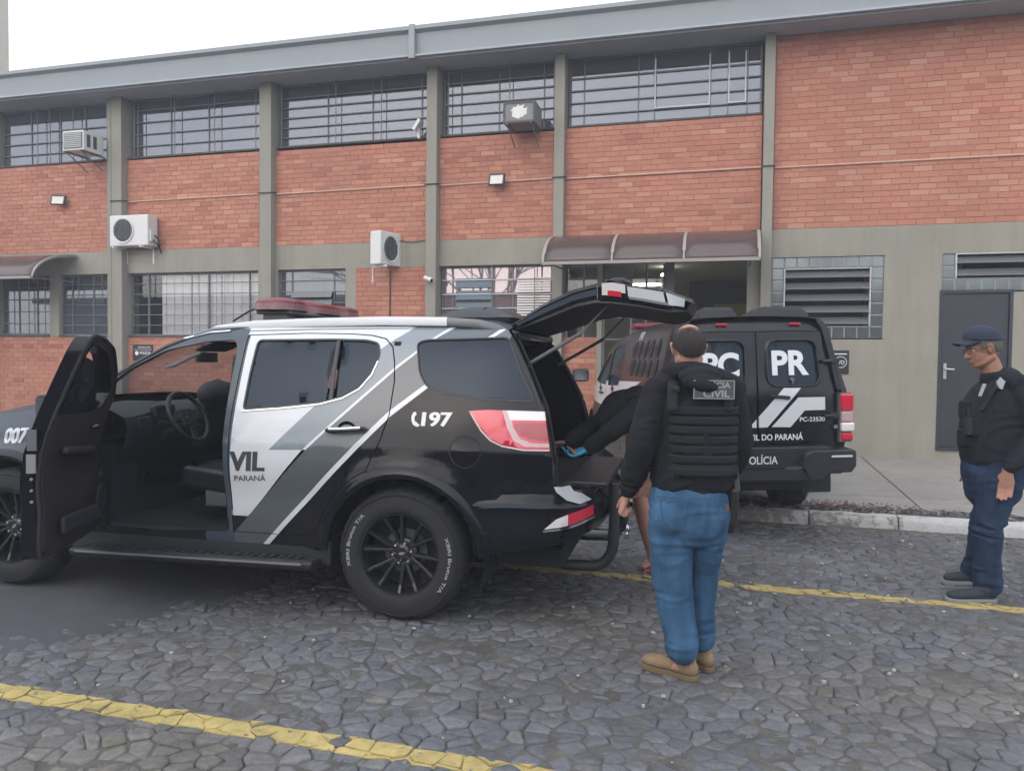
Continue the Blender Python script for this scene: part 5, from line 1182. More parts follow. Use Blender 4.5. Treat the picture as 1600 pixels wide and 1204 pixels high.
# ---- wheels
def make_wheel():
    wv = bpy.data.objects.new('wheel', None); COL.objects.link(wv); wv.empty_display_size = .1
    RT = .385; W2 = .13
    prof = [(.232, -W2 + .02), (.245, -W2 + .004), (.285, -W2 - .004), (.33, -W2 + .002), (.362, -W2 + .018), (.378, -W2 + .045), (.385, -W2 + .075), (.385, 0), (.385, W2 - .075), (.378, W2 - .045), (.362, W2 - .018), (.33, W2 - .002), (.285, W2 + .004), (.262, W2 + .004), (.245, W2 - .004), (.232, W2 - .02)]
    n = 132; vs = []; k = len(prof)
    for i in range(n):
        a = 2 * math.pi * i / n
        for q, (r_, h) in enumerate(prof):
            rr = r_
            if q in (5, 6, 8, 9) and (i % 4 == 3): rr -= .009
            if q == 7: rr -= .008 if i % 3 == 0 else 0
            if q in (4, 10) and i % 8 in (3, 4): rr -= .006
            vs.append((rr * math.cos(a), h, rr * math.sin(a)))
    fs = [(i * k + q, i * k + q + 1, ((i + 1) % n) * k + q + 1, ((i + 1) % n) * k + q) for i in range(n) for q in range(k - 1)]
    b = MB(); b.add(vs, fs); ty = b.build('tyre', 'tyre', wv, smooth=True, angle=38)
    for a0 in (152, -20):  # raised white lettering round the sidewall, outer face (y+), read clockwise
        v2, f2, Wd = text2d('XBRI Brutus T/A', .019, None, .012)
        rm = .306; span = R(62); sc = span * rm / Wd
        def cv(p, a0=a0, sc=sc):
            th = R(a0 + 31) - (p[0] * sc) / rm; rr = rm - .008 + p[1]; return (-rr * math.cos(th) * 1.0, W2 + .0045, rr * math.sin(th))
        # seen from outside the car the local x axis points left, so mirror in x
        b = MB(); b.add([cv(p) for p in v2], f2); b.build('lettering', 'tyre_text', ty, fixn=False)
    for r0 in (.345,):
        b = MB(); b.lathe([(r0 - .003, W2 - .001), (r0, W2 + .0025), (r0 + .003, W2 - .001)], 64, 0, 'y'); b.build('sidewall_rib', 'tyre', ty, smooth=True)
    b = MB(); b.lathe([(.232, -W2 + .02), (.225, -W2 + .03), (.215, -.06), (.210, .04), (.222, W2 - .03), (.230, W2 - .012), (.238, W2 - .010), (.240, W2 - .018)], 64, 0, 'y'); rim = b.build('rim', 'rim_black', wv, smooth=True)
    b = MB(); b.lathe([(0, -.02), (.21, -.02)], 32, 0, 'y'); b.build('brake_backing', 'black_rubber', wv)
    b = MB(); b.lathe([(0, .005), (.13, .005), (.13, -.01)], 32, 0, 'y'); b.build('brake_disc', 'grey_plastic', wv)
    b = MB(); b.lathe([(0, .072), (.03, .072), (.034, .066), (.045, .060), (.075, .058), (.085, .05), (.085, 0)], 36, 0, 'y'); b.build('hub', 'rim_black', wv, smooth=True, angle=30)
    sp = MB()
    for s in range(6):
        for d in (-1, 1):
            a = R(60 * s + 30); o_ = R(7.5) * d; oo = R(13.5) * d
            pi_, po = (.062, a + R(10) * d), (.224, a + oo)
            wi, wo = .013, .011
            def pt(r_, an, off, y): return (r_ * math.cos(an) - off * math.sin(an), y, r_ * math.sin(an) + off * math.cos(an))
            vs = []
            for (r_, an, y) in ((.055, a + R(8) * d, .062), (.12, a + R(11) * d, .075), (.18, a + R(13) * d, .088), (.226, a + R(13.5) * d, .104)):
                vs += [pt(r_, an, -.016, y - .04), pt(r_, an, -.009, y), pt(r_, an, .009, y), pt(r_, an, .016, y - .04)]
            fs = [(q * 4 + j, (q + 1) * 4 + j, (q + 1) * 4 + (j + 1) % 4, q * 4 + (j + 1) % 4) for q in range(3) for j in range(4)] + [(0, 1, 2, 3), (12, 15, 14, 13)]
            spb = MB(); spb.add(vs, fs); spb.build('spoke', 'rim_black', rim, bevel=.003) if False else sp.add(vs, fs)
    # each double spoke is a piece of its own
    per = len(sp.f) // 6; pv = len(sp.v) // 6
    for s in range(6):
        b = MB(); b.v = sp.v[s * pv:(s + 1) * pv]; b.f = [tuple(i - s * pv for i in f) for f in sp.f[s * per:(s + 1) * per]]; b.m = [0] * per; b.build('spoke', 'rim_black', rim, bevel=.003)
    for s in range(6):
        a = R(60 * s); b = MB(); b.lathe([(0, .018), (.007, .016), (.010, .008), (.010, -.004)], 10, 0, 'y', (.058 * math.cos(a), .062, .058 * math.sin(a))); b.build('wheel_nut', 'chrome', rim, smooth=True)
    b = MB(); b.box((0, .074, 0), (.036, .003, .010), 0, ry=.0); b.box((0, .0742, 0), (.014, .003, .017)); b.build('hub_emblem', 'chrome', rim)
    return wv
W0 = make_wheel(); W0.parent = SUV; W0.scale = (1.035, 1.03, 1.035); W0.location = (.02, .81, .398); W0.rotation_euler = (0, R(12), 0)
def cpw(o, par):
    c = o.copy(); COL.objects.link(c); c.parent = par
    for ch in list(o.children): cpw(ch, c)
    return c
for (u, y, r_) in ((2.80, .80, 40), (.02, -.81, 10), (2.80, -.80, 33)):
    c = cpw(W0, SUV); c.location = (u, y, .398); c.rotation_euler = (0, R(r_), math.pi if y < 0 else 0)

# ---- light bar and roof vent
lb = thing('light_bar', 'red-lensed warning light bar across the front of the police car roof', 'light bar', (0, 0, 0)); lb.matrix_world = Matrix.Translation((-1.8636, 5.1190, 0)) @ Matrix.Rotation(math.pi + math.atan2(.13, 2.77), 4, 'Z')
b = MB(); b.bb(.96, 1.22, -.56, .50, 1.845, 1.87)
for y in (-.45, .42): b.bb(1.0, 1.18, y - .06, y + .06, 1.785, 1.845)
b.build('base', 'grey_plastic', lb, bevel=.01)
def lens(y0, y1, round_end):
    for (z0, z1, m_, nm, k1) in ((1.872, 1.915, 'beacon_clear', 'lens_band', .95), (1.915, 1.962, 'beacon_red', 'lens', .72)):
        b = MB(); rows = []
        yc = (y0 + y1) / 2; hy = abs(y1 - y0) / 2
        for q in range(7):
            t = q / 6; z = lerp(z0, z1, t); sc = (1 - .04 * t) if nm == 'lens_band' else .96 * math.sqrt(max(.02, 1 - (t * .98) ** 2.4))
            sc2 = (1 - .02 * t) if nm == 'lens_band' else (.97 - .1 * t ** 2)
            rows.append([(1.09 + .155 * math.copysign(abs(math.cos(a)) ** .6, math.cos(a)) * sc, yc + hy * math.copysign(abs(math.sin(a)) ** (.8 if round_end else .45), math.sin(a)) * (sc if round_end else sc2), z) for a in [6.283 * j / 32 for j in range(32)]])
        b.sheet(rows, closed=True); b.add([v for v in rows[-1]], [tuple(range(32))]); b.build(nm, m_, lb, smooth=True, angle=50)
lens(.56, .22, True); lens(.16, -.30, False); lens(-.31, -.62, False)
b = MB(); b.lathe([(0, .03), (.02, .03), (.024, 0), (.03, -.01), (0, -.01)], 14, 0, 'z', (1.09, .19, 1.90)); b.build('horn', 'black_plastic', lb)
b = MB(); b.tube([(1.42, .45, 1.80), (1.30, .44, 1.87), (1.22, .42, 1.90)], .007, 6); b.build('cable', 'cable_black', lb)
rv = thing('roof_vent', 'low black ventilator hump on the rear of the police car roof', 'vent', (0, 0, 0)); rv.matrix_world = lb.matrix_world.copy()
b = MB(); rows = []
for k in range(11):
    t = k / 10; x = lerp(.02, -.52, t); h = .075 * (1 - abs(2 * t - 1) ** 3.5) + .004; rows.append([(x, y, 1.828 + h * (1 - abs(y / .34) ** 5) + .004 * noise.noise(Vector((x * 20, y * 20, 0)))) for y in [(-.34 + .68 * j / 12) for j in range(13)]])
b.sheet(rows); b.build('cover', 'black_plastic', rv, smooth=True, fixn=False)
b = MB(); b.bb(-.5, .0, -.33, .33, 1.80, 1.835); b.build('base', 'black_rubber', rv, bevel=.01)
b = MB(); 
for x in (-.1, -.3): b.lathe([(0, .012), (.012, .010), (.014, 0)], 8, 0, 'z', (x, .22, 1.898))
b.build('screw', 'grey_plastic', rv)
# ------------------------------------------------------------------ second vehicle: police pickup with a box body, seen from behind
_ph, _ti = R(18), R(1.5)
_h = Vector((-math.sin(_ph), math.cos(_ph), 0)); _rt = Vector((math.cos(_ph), math.sin(_ph), 0))
_lf = -_rt * math.cos(_ti) - Vector((0, 0, 1)) * math.sin(_ti); _up = _h.cross(_lf)
_O = Vector((-.13, 8.2, .06)) - _lf * .06
TMX = Matrix(((_h.x, _lf.x, _up.x, _O.x), (_h.y, _lf.y, _up.y, _O.y), (_h.z, _lf.z, _up.z, _O.z), (0, 0, 0, 1)))
TR = thing('police_van', 'black police van with a box body and two rear doors, parked behind the open tailgate', 'van'); TR.matrix_world = TMX
TW = [(.3, .80), (.6, .835), (.85, .85), (1.15, .848), (1.25, .835), (1.32, .815), (1.5, .775), (1.65, .735), (1.78, .700), (1.85, .668), (1.90, .61)]
def wt(u, z):
    w = smt(TW, z, .04)
    if u > 2.3: w -= .16 * ((u - 2.3) / 1.3) ** 2
    if u < -1.0: w -= .45 * (-1.0 - u)
    if z < 1.0:
        for c in (0, 3.0): r_ = math.hypot(u - c, z - .38); w += .03 * math.exp(-((r_ - .48) / .06) ** 2)
    return w
def ts(a, b, ins=0.0): return (a, wt(a, b) - ins, b)
def ur(z): return -1.17 + (.07 * ((z - 1.2) / .65) if z > 1.2 else 0) + (.06 * ((z - 1.76) / .13) ** 2 if z > 1.76 else 0)
T_OUT = [(-1.09, 1.875), (-1.12, 1.7), (-1.165, 1.25), (-1.17, .80), (-1.17, .60), (-.50, .55)] + arc(0, .38, .46, 160, 10) + [(.5, .38), (2.5, .38)] + arc(3.0, .38, .46, 170, 20) + [(3.5, .5), (3.72, .6), (3.75, .9), (3.6, 1.06), (3.2, 1.13), (2.85, 1.17), (2.70, 1.22), (2.15, 1.58), (1.95, 1.68), (1.7, 1.755), (1.3, 1.80), (.95, 1.82), (.75, 1.86), (.3, 1.885), (-.6, 1.885)]
T_W1 = fillet([(2.60, 1.24), (2.12, 1.52), (1.95, 1.60), (1.82, 1.63), (1.80, 1.22)], .04)
T_W2 = fillet([(1.72, 1.22), (1.72, 1.66), (1.40, 1.70), (1.00, 1.70), (.95, 1.24)], .04)
ZT_ = [([(-.2, 1.315), (2.95, 1.25), (3.0, .98), (1.95, .96), (1.4, 1.11), (.36, 1.19)], 1)]
for mir in (False, True):
    tb = panel('body' if not mir else 'body_side', T_OUT, [T_W1, T_W2], ts, ['paint_black_van', 'paint_white'], TR, ZT_, grid=.07, lip=.04, mirror=mir)
    for w_ in (T_W1, T_W2): panel('window_glass', w_, [], lambda a, b, ins=0: (a, wt(a, b) - .008, b), 'car_glass', tb, grid=.1, lip=0, mirror=mir)
    sg = -1 if mir else 1
    b = MB()
    for u in (1.76, .90, 2.66):
        rows = [[(u + d, (wt(u, z) + (.0015 if abs(d) > .003 else .0005)) * sg, z) for d in (-.005, 0, .005)] for z in np.arange(.45, 1.62 if u < 2 else 1.15, .06)]; b.sheet([list(r_) for r_ in rows])
    b.build('door_gap', 'black_rubber', tb, fixn=False)
    for u in (1.0, 1.9): b = MB(); b.tube([(u, (wt(u, 1.12) + .01) * sg, 1.12), (u + .05, (wt(u, 1.12) + .035) * sg, 1.12), (u + .17, (wt(u, 1.12) + .035) * sg, 1.12), (u + .22, (wt(u, 1.12) + .01) * sg, 1.12)], .012, 8); b.build('handle', 'black_plastic', tb, smooth=True)
    for (u, z) in ((1.30, 1.19), (2.15, 1.17)):
        b = MB()
        for a in (0, 90): b.box((u, (wt(u, z) + .004) * sg, z), (.17, .003, .045), 0, ry=R(a)) if a == 0 else b.box((u, (wt(u, z) + .0045) * sg, z), (.045, .003, .17))
        b.build('cross_emblem', 'paint_black_van', tb)
    b = MB(); b.box((2.52, 1.06 * sg, 1.33), (.12, .22, .17)); b.build('wing_mirror', 'black_plastic', TR, bevel=.035, seg=3)
    b = MB(); b.box((2.455, 1.06 * sg, 1.33), (.006, .18, .13)); b.build('mirror_glass', 'chrome', TR)
    # louvres pressed into the box side: two rows
    for r_ in range(2):
        for k in range(5):
            u = .45 - k * .27 - r_ * .06; z = 1.64 - r_ * .19
            b = MB(); b.sheet([[(u + q - s * .03, (wt(u, z + s) + .004 + .030 * math.sin(math.pi * min(1, (q + .06) / .12)) ** 2 * (1 - abs(s) / .09) + .001) * sg, z + s) for q in (-.06, -.03, 0, .03, .055, .06)] for s in (-.085, -.05, 0, .05, .085)]); b.build('louvre', 'black_plastic', TR, smooth=True, fixn=False)
    b = MB()
    for c in (0, 3.0):
        rows = []
        for k in range(13):
            t = R(-10 + 200 * k / 12); rows.append([(c + .47 * math.cos(t), .84 * sg, .38 + .47 * math.sin(t)), (c + .47 * math.cos(t), .45 * sg, .38 + .47 * math.sin(t))])
        b.sheet(rows)
    split_build(b, 'wheel_well', 'black_rubber', TR, fixn=False)
textobj('197', .08, lambda a, c: (.36 - a, wt(.36, 1.74 + c) + .004, 1.74 + c), 'lettering', 'paint_white', TR, w=.2, bold=.03)
# roof, bonnet, windscreen
def tskin(edge, name, m, crown):
    rows = [[(a, wt(a, b_) * t, b_ + crown * (1 - t ** 2)) for t in [(-1 + 2 * k / 12) for k in range(13)]] for a, b_ in dens(edge, .1, closed=False)]
    b = MB(); b.sheet(rows); return b.build(name, m, TR, smooth=True, fixn=False, angle=60)
tskin([(-1.09, 1.875), (-.6, 1.885), (.3, 1.885), (.75, 1.86)], 'roof', 'paint_black_van', .03); tskin([(.75, 1.86), (.95, 1.82), (1.3, 1.80), (1.7, 1.755), (1.95, 1.68)], 'cab_roof', 'paint_black_van', .03)
tskin([(1.95, 1.68), (2.15, 1.58), (2.70, 1.22)], 'windscreen', 'car_glass', .03); tskin([(2.70, 1.22), (2.85, 1.17), (3.2, 1.13), (3.6, 1.06), (3.75, .9), (3.72, .6)], 'bonnet', 'paint_black_van', .05)
# rear face
def rf(a, b, ins=0.0):
    w = wt(-1.1, b); t = min(1, abs(a) / w); return (ur(b) + .045 * t ** 6 + ins, a, b)
def mirrorp(p): return [(-a, b) for a, b in p]
D_R = chaikin([(-.006, .78), (-.006, 1.770), (-.30, 1.775), (-.600, 1.765), (-.612, 1.70), (-.612, 1.2), (-.612, .79), (-.3, .775)], 0)
F_O = [(0, .74), (.80, .74), (.835, .85), (.838, 1.15), (.822, 1.25), (.765, 1.45), (.725, 1.60), (.705, 1.70), (.69, 1.79), (.66, 1.855), (.60, 1.888), (0, 1.903), (-.60, 1.888), (-.66, 1.855), (-.69, 1.79), (-.705, 1.70), (-.725, 1.60), (-.765, 1.45), (-.822, 1.25), (-.838, 1.15), (-.835, .85), (-.80, .74)]
frame = panel('rear_frame', F_O, [D_R, mirrorp(D_R)], rf, 'paint_black_van', TR, grid=.06, lip=.03)
W_R = [(c_[0] + .085 * math.cos(R(a)), c_[1] + .085 * math.sin(R(a))) for c_, a0 in (((-.185, 1.600), 0), ((-.46, 1.600), 90), ((-.475, 1.375), 180), ((-.185, 1.375), 270)) for a in range(a0, a0 + 91, 15)]
P1 = [(-.24, 1.276), (-.393, 1.274), (-.086, .93), (.079, .927)]; P2 = [(-.36, 1.187), (-.602, 1.186), (-.603, 1.074), (-.418, 1.072), (-.29, .928), (-.123, .932)]
def rfd(off): return lambda a, b, ins=0.0: (lambda p: (p[0] - off - .012 * math.exp(-((b - 1.03) / .30) ** 6) + ins, p[1], p[2]))(rf(a, b))
for mir in (False, True):
    dp = D_R if not mir else mirrorp(D_R); wp = W_R if not mir else mirrorp(W_R)
    dd = panel('rear_door', shrink(dp, .985), [wp], rfd(.014), ['paint_black_van', 'paint_white'], TR, [(P1, 1), (P2, 1)], grid=.05, lip=.03)
    panel('window_glass', wp, [], rfd(-.004), 'car_glass', dd, grid=.1, lip=0)
    b = MB(); rows = []; wq = dens(wp, .03); cx = sum(p[0] for p in wq) / len(wq); cz = sum(p[1] for p in wq) / len(wq)
    for (a, z) in wq:
        dx, dz = a - cx, z - cz; L = math.hypot(dx, dz); dx /= L; dz /= L
        rows.append([(rf(a + dx * o_, z + dz * o_)[0] - .014 - h_, a + dx * o_, z + dz * o_) for o_, h_ in ((-.008, -.012), (-.004, .012), (.006, .016), (.018, .012), (.026, .0))])
    rows.append(rows[0]); b.sheet(rows); b.build('window_frame', 'paint_black_van', dd, smooth=True, fixn=False)
    s = 1 if mir else -1
    for z in (1.50, 1.02): b = MB(); b.tube([(ur(z) - .03, .59 * s, z), (ur(z) - .03, .68 * s, z)], .016, 8); b.box((ur(z) - .012, .70 * s, z), (.02, .09, .05)); b.build('hinge', 'black_plastic', dd, bevel=.004)
    if not mir: DRR = dd
    else: DLL = dd
b = MB(); b.box((ur(1.19) - .035, -.20, 1.195), (.02, .17, .028), 0, rx=.10); b.tube([(ur(1.19) - .005, -.13, 1.20), (ur(1.19) - .04, -.13, 1.20)], .018, 10); b.build('handle', 'black_plastic', DRR, bevel=.006)
b = MB(); b.tube([(ur(1.33) + .0, -.315, 1.345), (ur(1.33) - .03, -.315, 1.345)], .017, 12); b.box((ur(1.33) - .03, -.315, 1.328), (.012, .012, .04)); b.build('window_lock', 'grey_plastic', DRR)
b = MB(); b.tube([(ur(.95) - .01, -.69, .925), (ur(.95) - .035, -.69, .925)], .018, 12); b.build('door_lock', 'chrome', TR)
def rtext(txt, l0, z0, h, w, par, bold=.02, off=.018, slope=0.0, sp=1.0):
    return textobj(txt, h, lambda a, c: (rfd(off)(l0 - a, z0 + c)[0], l0 - a, z0 + c + slope * a), 'lettering', 'white_text', par, w=w, bold=bold, spacing=sp)
rtext('PR', -.145, 1.392, .20, .33, DRR, bold=.035, off=.004); rtext('PC', .470, 1.378, .20, .325, DLL, bold=.035, off=.004)
rtext('PC-23530', -.372, .976, .037, .226, DRR, bold=.008, off=.018)
rtext('CIVIL DO PARANÁ', .135, .818, .050, .535, TR, bold=.018, off=.018); rtext('POLÍCIA', .405, .818, .050, .245, TR, bold=.018, off=.018)
b = MB(); b.box((-1.355, .01, .665), (.012, .40, .135)); b.build('plate', 'sign_black', TR); textobj('POLÍCIA', .064, lambda a, c: (-1.3625, .175 - a, .632 + c), 'lettering', 'white_text', TR, w=.285, bold=.012)
for l in (.285, -.37): b = MB(); b.box((ur(1.83) - .005, l, 1.832), (.03, .10, .026)); b.build('marker_lamp', 'lamp_dark_red', TR, bevel=.006)
# step bumper
b = MB(); b.bb(-1.34, -1.16, -.50, .50, .475, .60); b.build('bumper', 'black_plastic', TR, bevel=.018)
b = MB(); b.bb(-1.26, -1.12, -.62, .62, .58, .76); b.build('bumper_back_plate', 'black_plastic', TR, bevel=.01)
for s in (-1, 1):
    b = MB(); pl = [(.33, .60), (.36, .71), (.42, .735), (.78, .74), (.80, .72), (.80, .60), (.76, .545), (.56, .54), (.50, .475), (.40, .475)]
    b.add([(-1.36, s * l, z) for l, z in pl] + [(-1.05, s * l * (1.0 if l < .7 else 1.05), z) for l, z in pl], [tuple(range(10)), tuple(range(10, 20))[::-1]] + [((k + 1) % 10, k, 10 + k, 10 + (k + 1) % 10) for k in range(10)]); o = b.build('bumper_corner', 'black_plastic', TR, bevel=.012)
    b = MB(); b.bb(-1.367, -1.355, *(sorted((s * .58, s * .76))), .678, .694); b.build('bumper_pad', 'white_plastic' if s < 0 else 'grey_plastic', o)
    b = MB(); b.tube([(-1.34, .37 * s, .665), (-1.372, .37 * s, .665)], .028, 12); b.build('parking_sensor', 'black_rubber', o)
    lm = bpy.data.objects.new('tail_lamp', None); COL.objects.link(lm); lm.parent = TR; lm.location = (-1.13, s * .775, 0); lm.empty_display_size = .1
    for (z0, z1, m_, dx, wd, nm) in ((1.065, 1.212, 'lamp_red', 0, .115, 'brake_lens'), (.965, 1.060, 'lamp_white_ring', .006, .10, 'indicator_lens'), (.880, .960, 'lamp_clear', -.012, .118, 'reversing_lens'), (.800, .875, 'lamp_red', .004, .105, 'lower_lens')):
        b = MB(); b.box((dx, s * .018, (z0 + z1) / 2), (.17, wd, z1 - z0)); o = b.build(nm, m_, lm, bevel=.016, seg=3)
    b = MB(); b.box((.01, s * .005, 1.005), (.15, .10, .43)); b.build('lamp_housing', 'grey_plastic', lm)
    b = MB(); b.box((-.50, s * .83, .345), (.012, .28, .24)); b.build('mud_flap', 'black_rubber', TR, bevel=.02)
b = MB(); b.bb(-1.1, 3.4, -.5, .5, .36, .50); b.bb(-1.12, .6, -.78, .78, .5, .62); b.tube([(0, -.7, .38), (0, .7, .38)], .08, 10); b.tube([(-.9, .2, .42), (-.2, .3, .40)], .09, 10); b.build('underbody', 'black_rubber', TR)
# roof ventilators
for (l0, l1) in ((.39, .02), (-.11, -.66)):
    b = MB(); rows = []
    for k in range(15):
        t = k / 14; l = lerp(l0, l1, t); hgt = .115 * (1 - max(0, (.42 - t) / .42) ** 2 * .9) * (1 if t < .93 else .55)
        rows.append([(-.75 + .5 * q / 8, l, 1.905 + hgt * (1 - abs(2 * q / 8 - 1) ** 4) + (.006 if k % 2 and t < .6 else 0)) for q in range(9)])
    b.sheet(rows); v = b.build('roof_ventilator', 'black_rubber', TR, smooth=True, fixn=False, angle=25)
    b = MB(); b.bb(-.76, -.24, min(l0, l1), max(l0, l1), 1.885, 1.915); b.build('ventilator_base', 'black_rubber', v)
b = MB(); b.bb(1.15, 1.40, -.58, .58, 1.845, 1.88); 
bb_ = b.build('light_bar_base', 'grey_plastic', TR, bevel=.01)
b = MB(); b.bb(1.14, 1.41, .05, .60, 1.88, 1.96); b.build('light_bar_lens', 'beacon_red', TR, bevel=.04, seg=4); b = MB(); b.bb(1.14, 1.41, -.60, -.05, 1.88, 1.96); b.build('light_bar_lens', 'beacon_red', TR, bevel=.04, seg=4)
for s in (1, -1):
    for u in (0, 3.0): c = cpw(W0, TR); c.location = (u, .72 * s, .370); c.rotation_euler = (0, R(20 + 15 * u), math.pi if s < 0 else 0); c.scale = (.96, 1, .96)
# driveway stain under it
# ------------------------------------------------------------------ people
def captube(mb, pts, rad, ref=(1, 0, 0), n=14, sub=4):
    pts = [Vector(p) for p in pts]; rad = [r_ if isinstance(r_, tuple) else (r_, r_) for r_ in rad]
    P_, Q = [], []
    m = len(pts)
    for i in range(m - 1):
        p0, p1, p2, p3 = pts[max(i - 1, 0)], pts[i], pts[i + 1], pts[min(i + 2, m - 1)]
        for k in range(sub):
            t = k / sub; P_.append(.5 * ((2 * p1) + (p2 - p0) * t + (2 * p0 - 5 * p1 + 4 * p2 - p3) * t * t + (3 * p1 - p0 - 3 * p2 + p3) * t ** 3)); s = t * t * (3 - 2 * t)
            Q.append((lerp(rad[i][0], rad[i + 1][0], s), lerp(rad[i][1], rad[i + 1][1], s)))
    P_.append(pts[-1]); Q.append(rad[-1])
    t0 = (P_[0] - P_[1]).normalized(); t1 = (P_[-1] - P_[-2]).normalized(); c0, c1 = P_[0].copy(), P_[-1].copy(); q0, q1 = Q[0], Q[-1]
    for f in (.45, .8, .97): P_.insert(0, c0 + t0 * min(q0) * f); Q.insert(0, (q0[0] * math.sqrt(1 - f * f), q0[1] * math.sqrt(1 - f * f))); P_.append(c1 + t1 * min(q1) * f); Q.append((q1[0] * math.sqrt(1 - f * f), q1[1] * math.sqrt(1 - f * f)))
    ref = Vector(ref); rows = []
    for i, p in enumerate(P_):
        t = (P_[min(i + 1, len(P_) - 1)] - P_[max(i - 1, 0)]).normalized(); a = ref - t * ref.dot(t)
        if a.length < .2: a = Vector((0, 1, 0)) - t * t.y
        a.normalize(); b = t.cross(a); rows.append([p + a * math.cos(6.28318 * k / n) * Q[i][0] + b * math.sin(6.28318 * k / n) * Q[i][1] for k in range(n)])
    mb.sheet(rows, closed=True); o = len(mb.v); mb.v += [tuple(P_[0] + t0 * min(q0) * .05), tuple(P_[-1] + t1 * min(q1) * .05)]
    base = o - len(rows) * n
    for k in range(n): mb.f.append((o, base + (k + 1) % n, base + k)); mb.m.append(0); e = base + (len(rows) - 1) * n; mb.f.append((o + 1, e + k, e + (k + 1) % n)); mb.m.append(0)
def ellip(mb, c, r_, rx=0, ry=0, rz=0, n=16):
    mm = Matrix.Rotation(rz, 3, 'Z') @ Matrix.Rotation(ry, 3, 'Y') @ Matrix.Rotation(rx, 3, 'X'); rows = []
    for i in range(1, n):
        t = math.pi * i / n; rows.append([Vector(c) + mm @ Vector((r_[0] * math.sin(t) * math.cos(6.28318 * k / n), r_[1] * math.sin(t) * math.sin(6.28318 * k / n), r_[2] * math.cos(t))) for k in range(n)])
    o = len(mb.v); mb.sheet(rows, closed=True); mb.v += [tuple(Vector(c) + mm @ Vector((0, 0, r_[2]))), tuple(Vector(c) - mm @ Vector((0, 0, r_[2])))]; q = o + (n - 1) * n
    for k in range(n): mb.f.append((q, o + (k + 1) % n, o + k)); mb.m.append(0); e = o + (n - 2) * n; mb.f.append((q + 1, e + k, e + (k + 1) % n)); mb.m.append(0)
def organic(mb, name, m, parent, vox=.008, sm=3, disp=None):
    o = mb.build(name, m, parent, smooth=False)
    md = o.modifiers.new('r', 'REMESH'); md.mode = 'VOXEL'; md.voxel_size = vox; md.use_smooth_shade = True
    ms_ = o.modifiers.new('s', 'SMOOTH'); ms_.iterations = sm; ms_.factor = .5
    dg = bpy.context.evaluated_depsgraph_get(); me = bpy.data.meshes.new_from_object(o.evaluated_get(dg)); me.name = name
    o.modifiers.clear(); o.data = me; me.polygons.foreach_set('use_smooth', [True] * len(me.polygons))
    if disp:
        N = [v.normal.copy() for v in me.vertices]
        for v, n_1 in zip(me.vertices, N): v.co += n_1 * disp(v.co)
        me.update()
    return o
def folds(A, s=(9, 9, 22), A2=.0, zones=()):
    def f(p):
        q = Vector((p.x * s[0], p.y * s[1], p.z * s[2])); a = noise.noise(q + Vector((noise.noise(q * .5) * 1.6, 0, noise.noise(q * .4 + Vector((5, 5, 5))) * 2.0)))
        k = 1.0
        for (z0, h, g) in zones: k += g * math.exp(-((p.z - z0) / h) ** 2)
        return A * k * (1 - 2.2 * abs(a)) + A2 * noise.noise(q * 2.7)
    return f
def hand(mb, w, d, side_, curl=.5, s=1.0):
    """w wrist, d direction of the hand, side_ = towards the thumb, five separate fingers"""
    w, d, th = Vector(w), Vector(d).normalized(), Vector(side_).normalized(); th = (th - d * th.dot(d)).normalized(); nrm = d.cross(th)   # palm normal
    captube(mb, [w - d * .02 * s, w + d * .02 * s, w + d * .055 * s, w + d * .085 * s], [(.026 * s, .019 * s), (.030 * s, .017 * s), (.040 * s, .015 * s), (.038 * s, .012 * s)], ref=th, sub=2)
    for k, (o, L) in enumerate(((.030, .070), (.011, .080), (-.009, .075), (-.028, .058))):
        b0 = w + d * .082 * s + th * o * s; pts = [b0 - d * .02 * s, b0]; dd = d.copy(); a = curl * (.8 + .12 * k)
        for q in (.42, .32, .26): dd = (Matrix.Rotation(a * (1.0 if q == .42 else 1.15), 3, th) @ dd); pts.append(pts[-1] + dd * L * q * s)
        captube(mb, pts, [.0092 * s, .0095 * s, .0088 * s, .008 * s, .0072 * s], ref=th, n=8, sub=2)
    b0 = w + d * .025 * s + th * .024 * s; dd = (d * .75 + th * .75 + nrm * .25 * (-1 if curl < 0 else 1)).normalized(); captube(mb, [b0 - dd * .01, b0 + dd * .03 * s, b0 + dd * .045 * s + d * .015 * s, b0 + dd * .052 * s + d * .035 * s], [.013 * s, .0125 * s, .010 * s, .0085 * s], ref=nrm, n=8, sub=2)
def fabric(k, col, rough=.9, weave=900, bump=.25, var=.12, vs=7, extra=None):
    m = mat(k, col, rough, bump=bump, bscale=weave, var=var, vscale=vs, var2=.10, v2scale=2.5, spec=.25); M[k] = m; return m
fabric('black_cloth', (.0125, .0135, .017)); fabric('black_vest', (.016, .017, .021), bump=.4, weave=500); fabric('vest_strap', (.020, .0205, .024), weave=600); fabric('jacket_navy', (.013, .015, .021))
addm('skin', (.46, .245, .175), .55, bump=.05, bscale=120, var=.08, vscale=25, spec=.4); addm('skin_tan', (.33, .165, .11), .55, bump=.05, bscale=120, var=.10, vscale=22, spec=.4)
addm('hair_dark', (.040, .032, .028), .7, bump=.9, bscale=260, var=.3, vscale=80); addm('hair_grey', (.12, .11, .10), .8, bump=.9, bscale=260, var=.3, vscale=80)
addm('boot_tan', (.25, .175, .10), .85, bump=.3, bscale=120, var=.15, vscale=20); addm('sole_tan', (.17, .115, .065), .9, bump=.2, var=.15)
addm('shoe_navy', (.022, .028, .040), .8, bump=.2, bscale=200); addm('sole_grey', (.22, .23, .24), .8); addm('cap_navy', (.018, .028, .052), .85, bump=.3, bscale=500, var=.1)
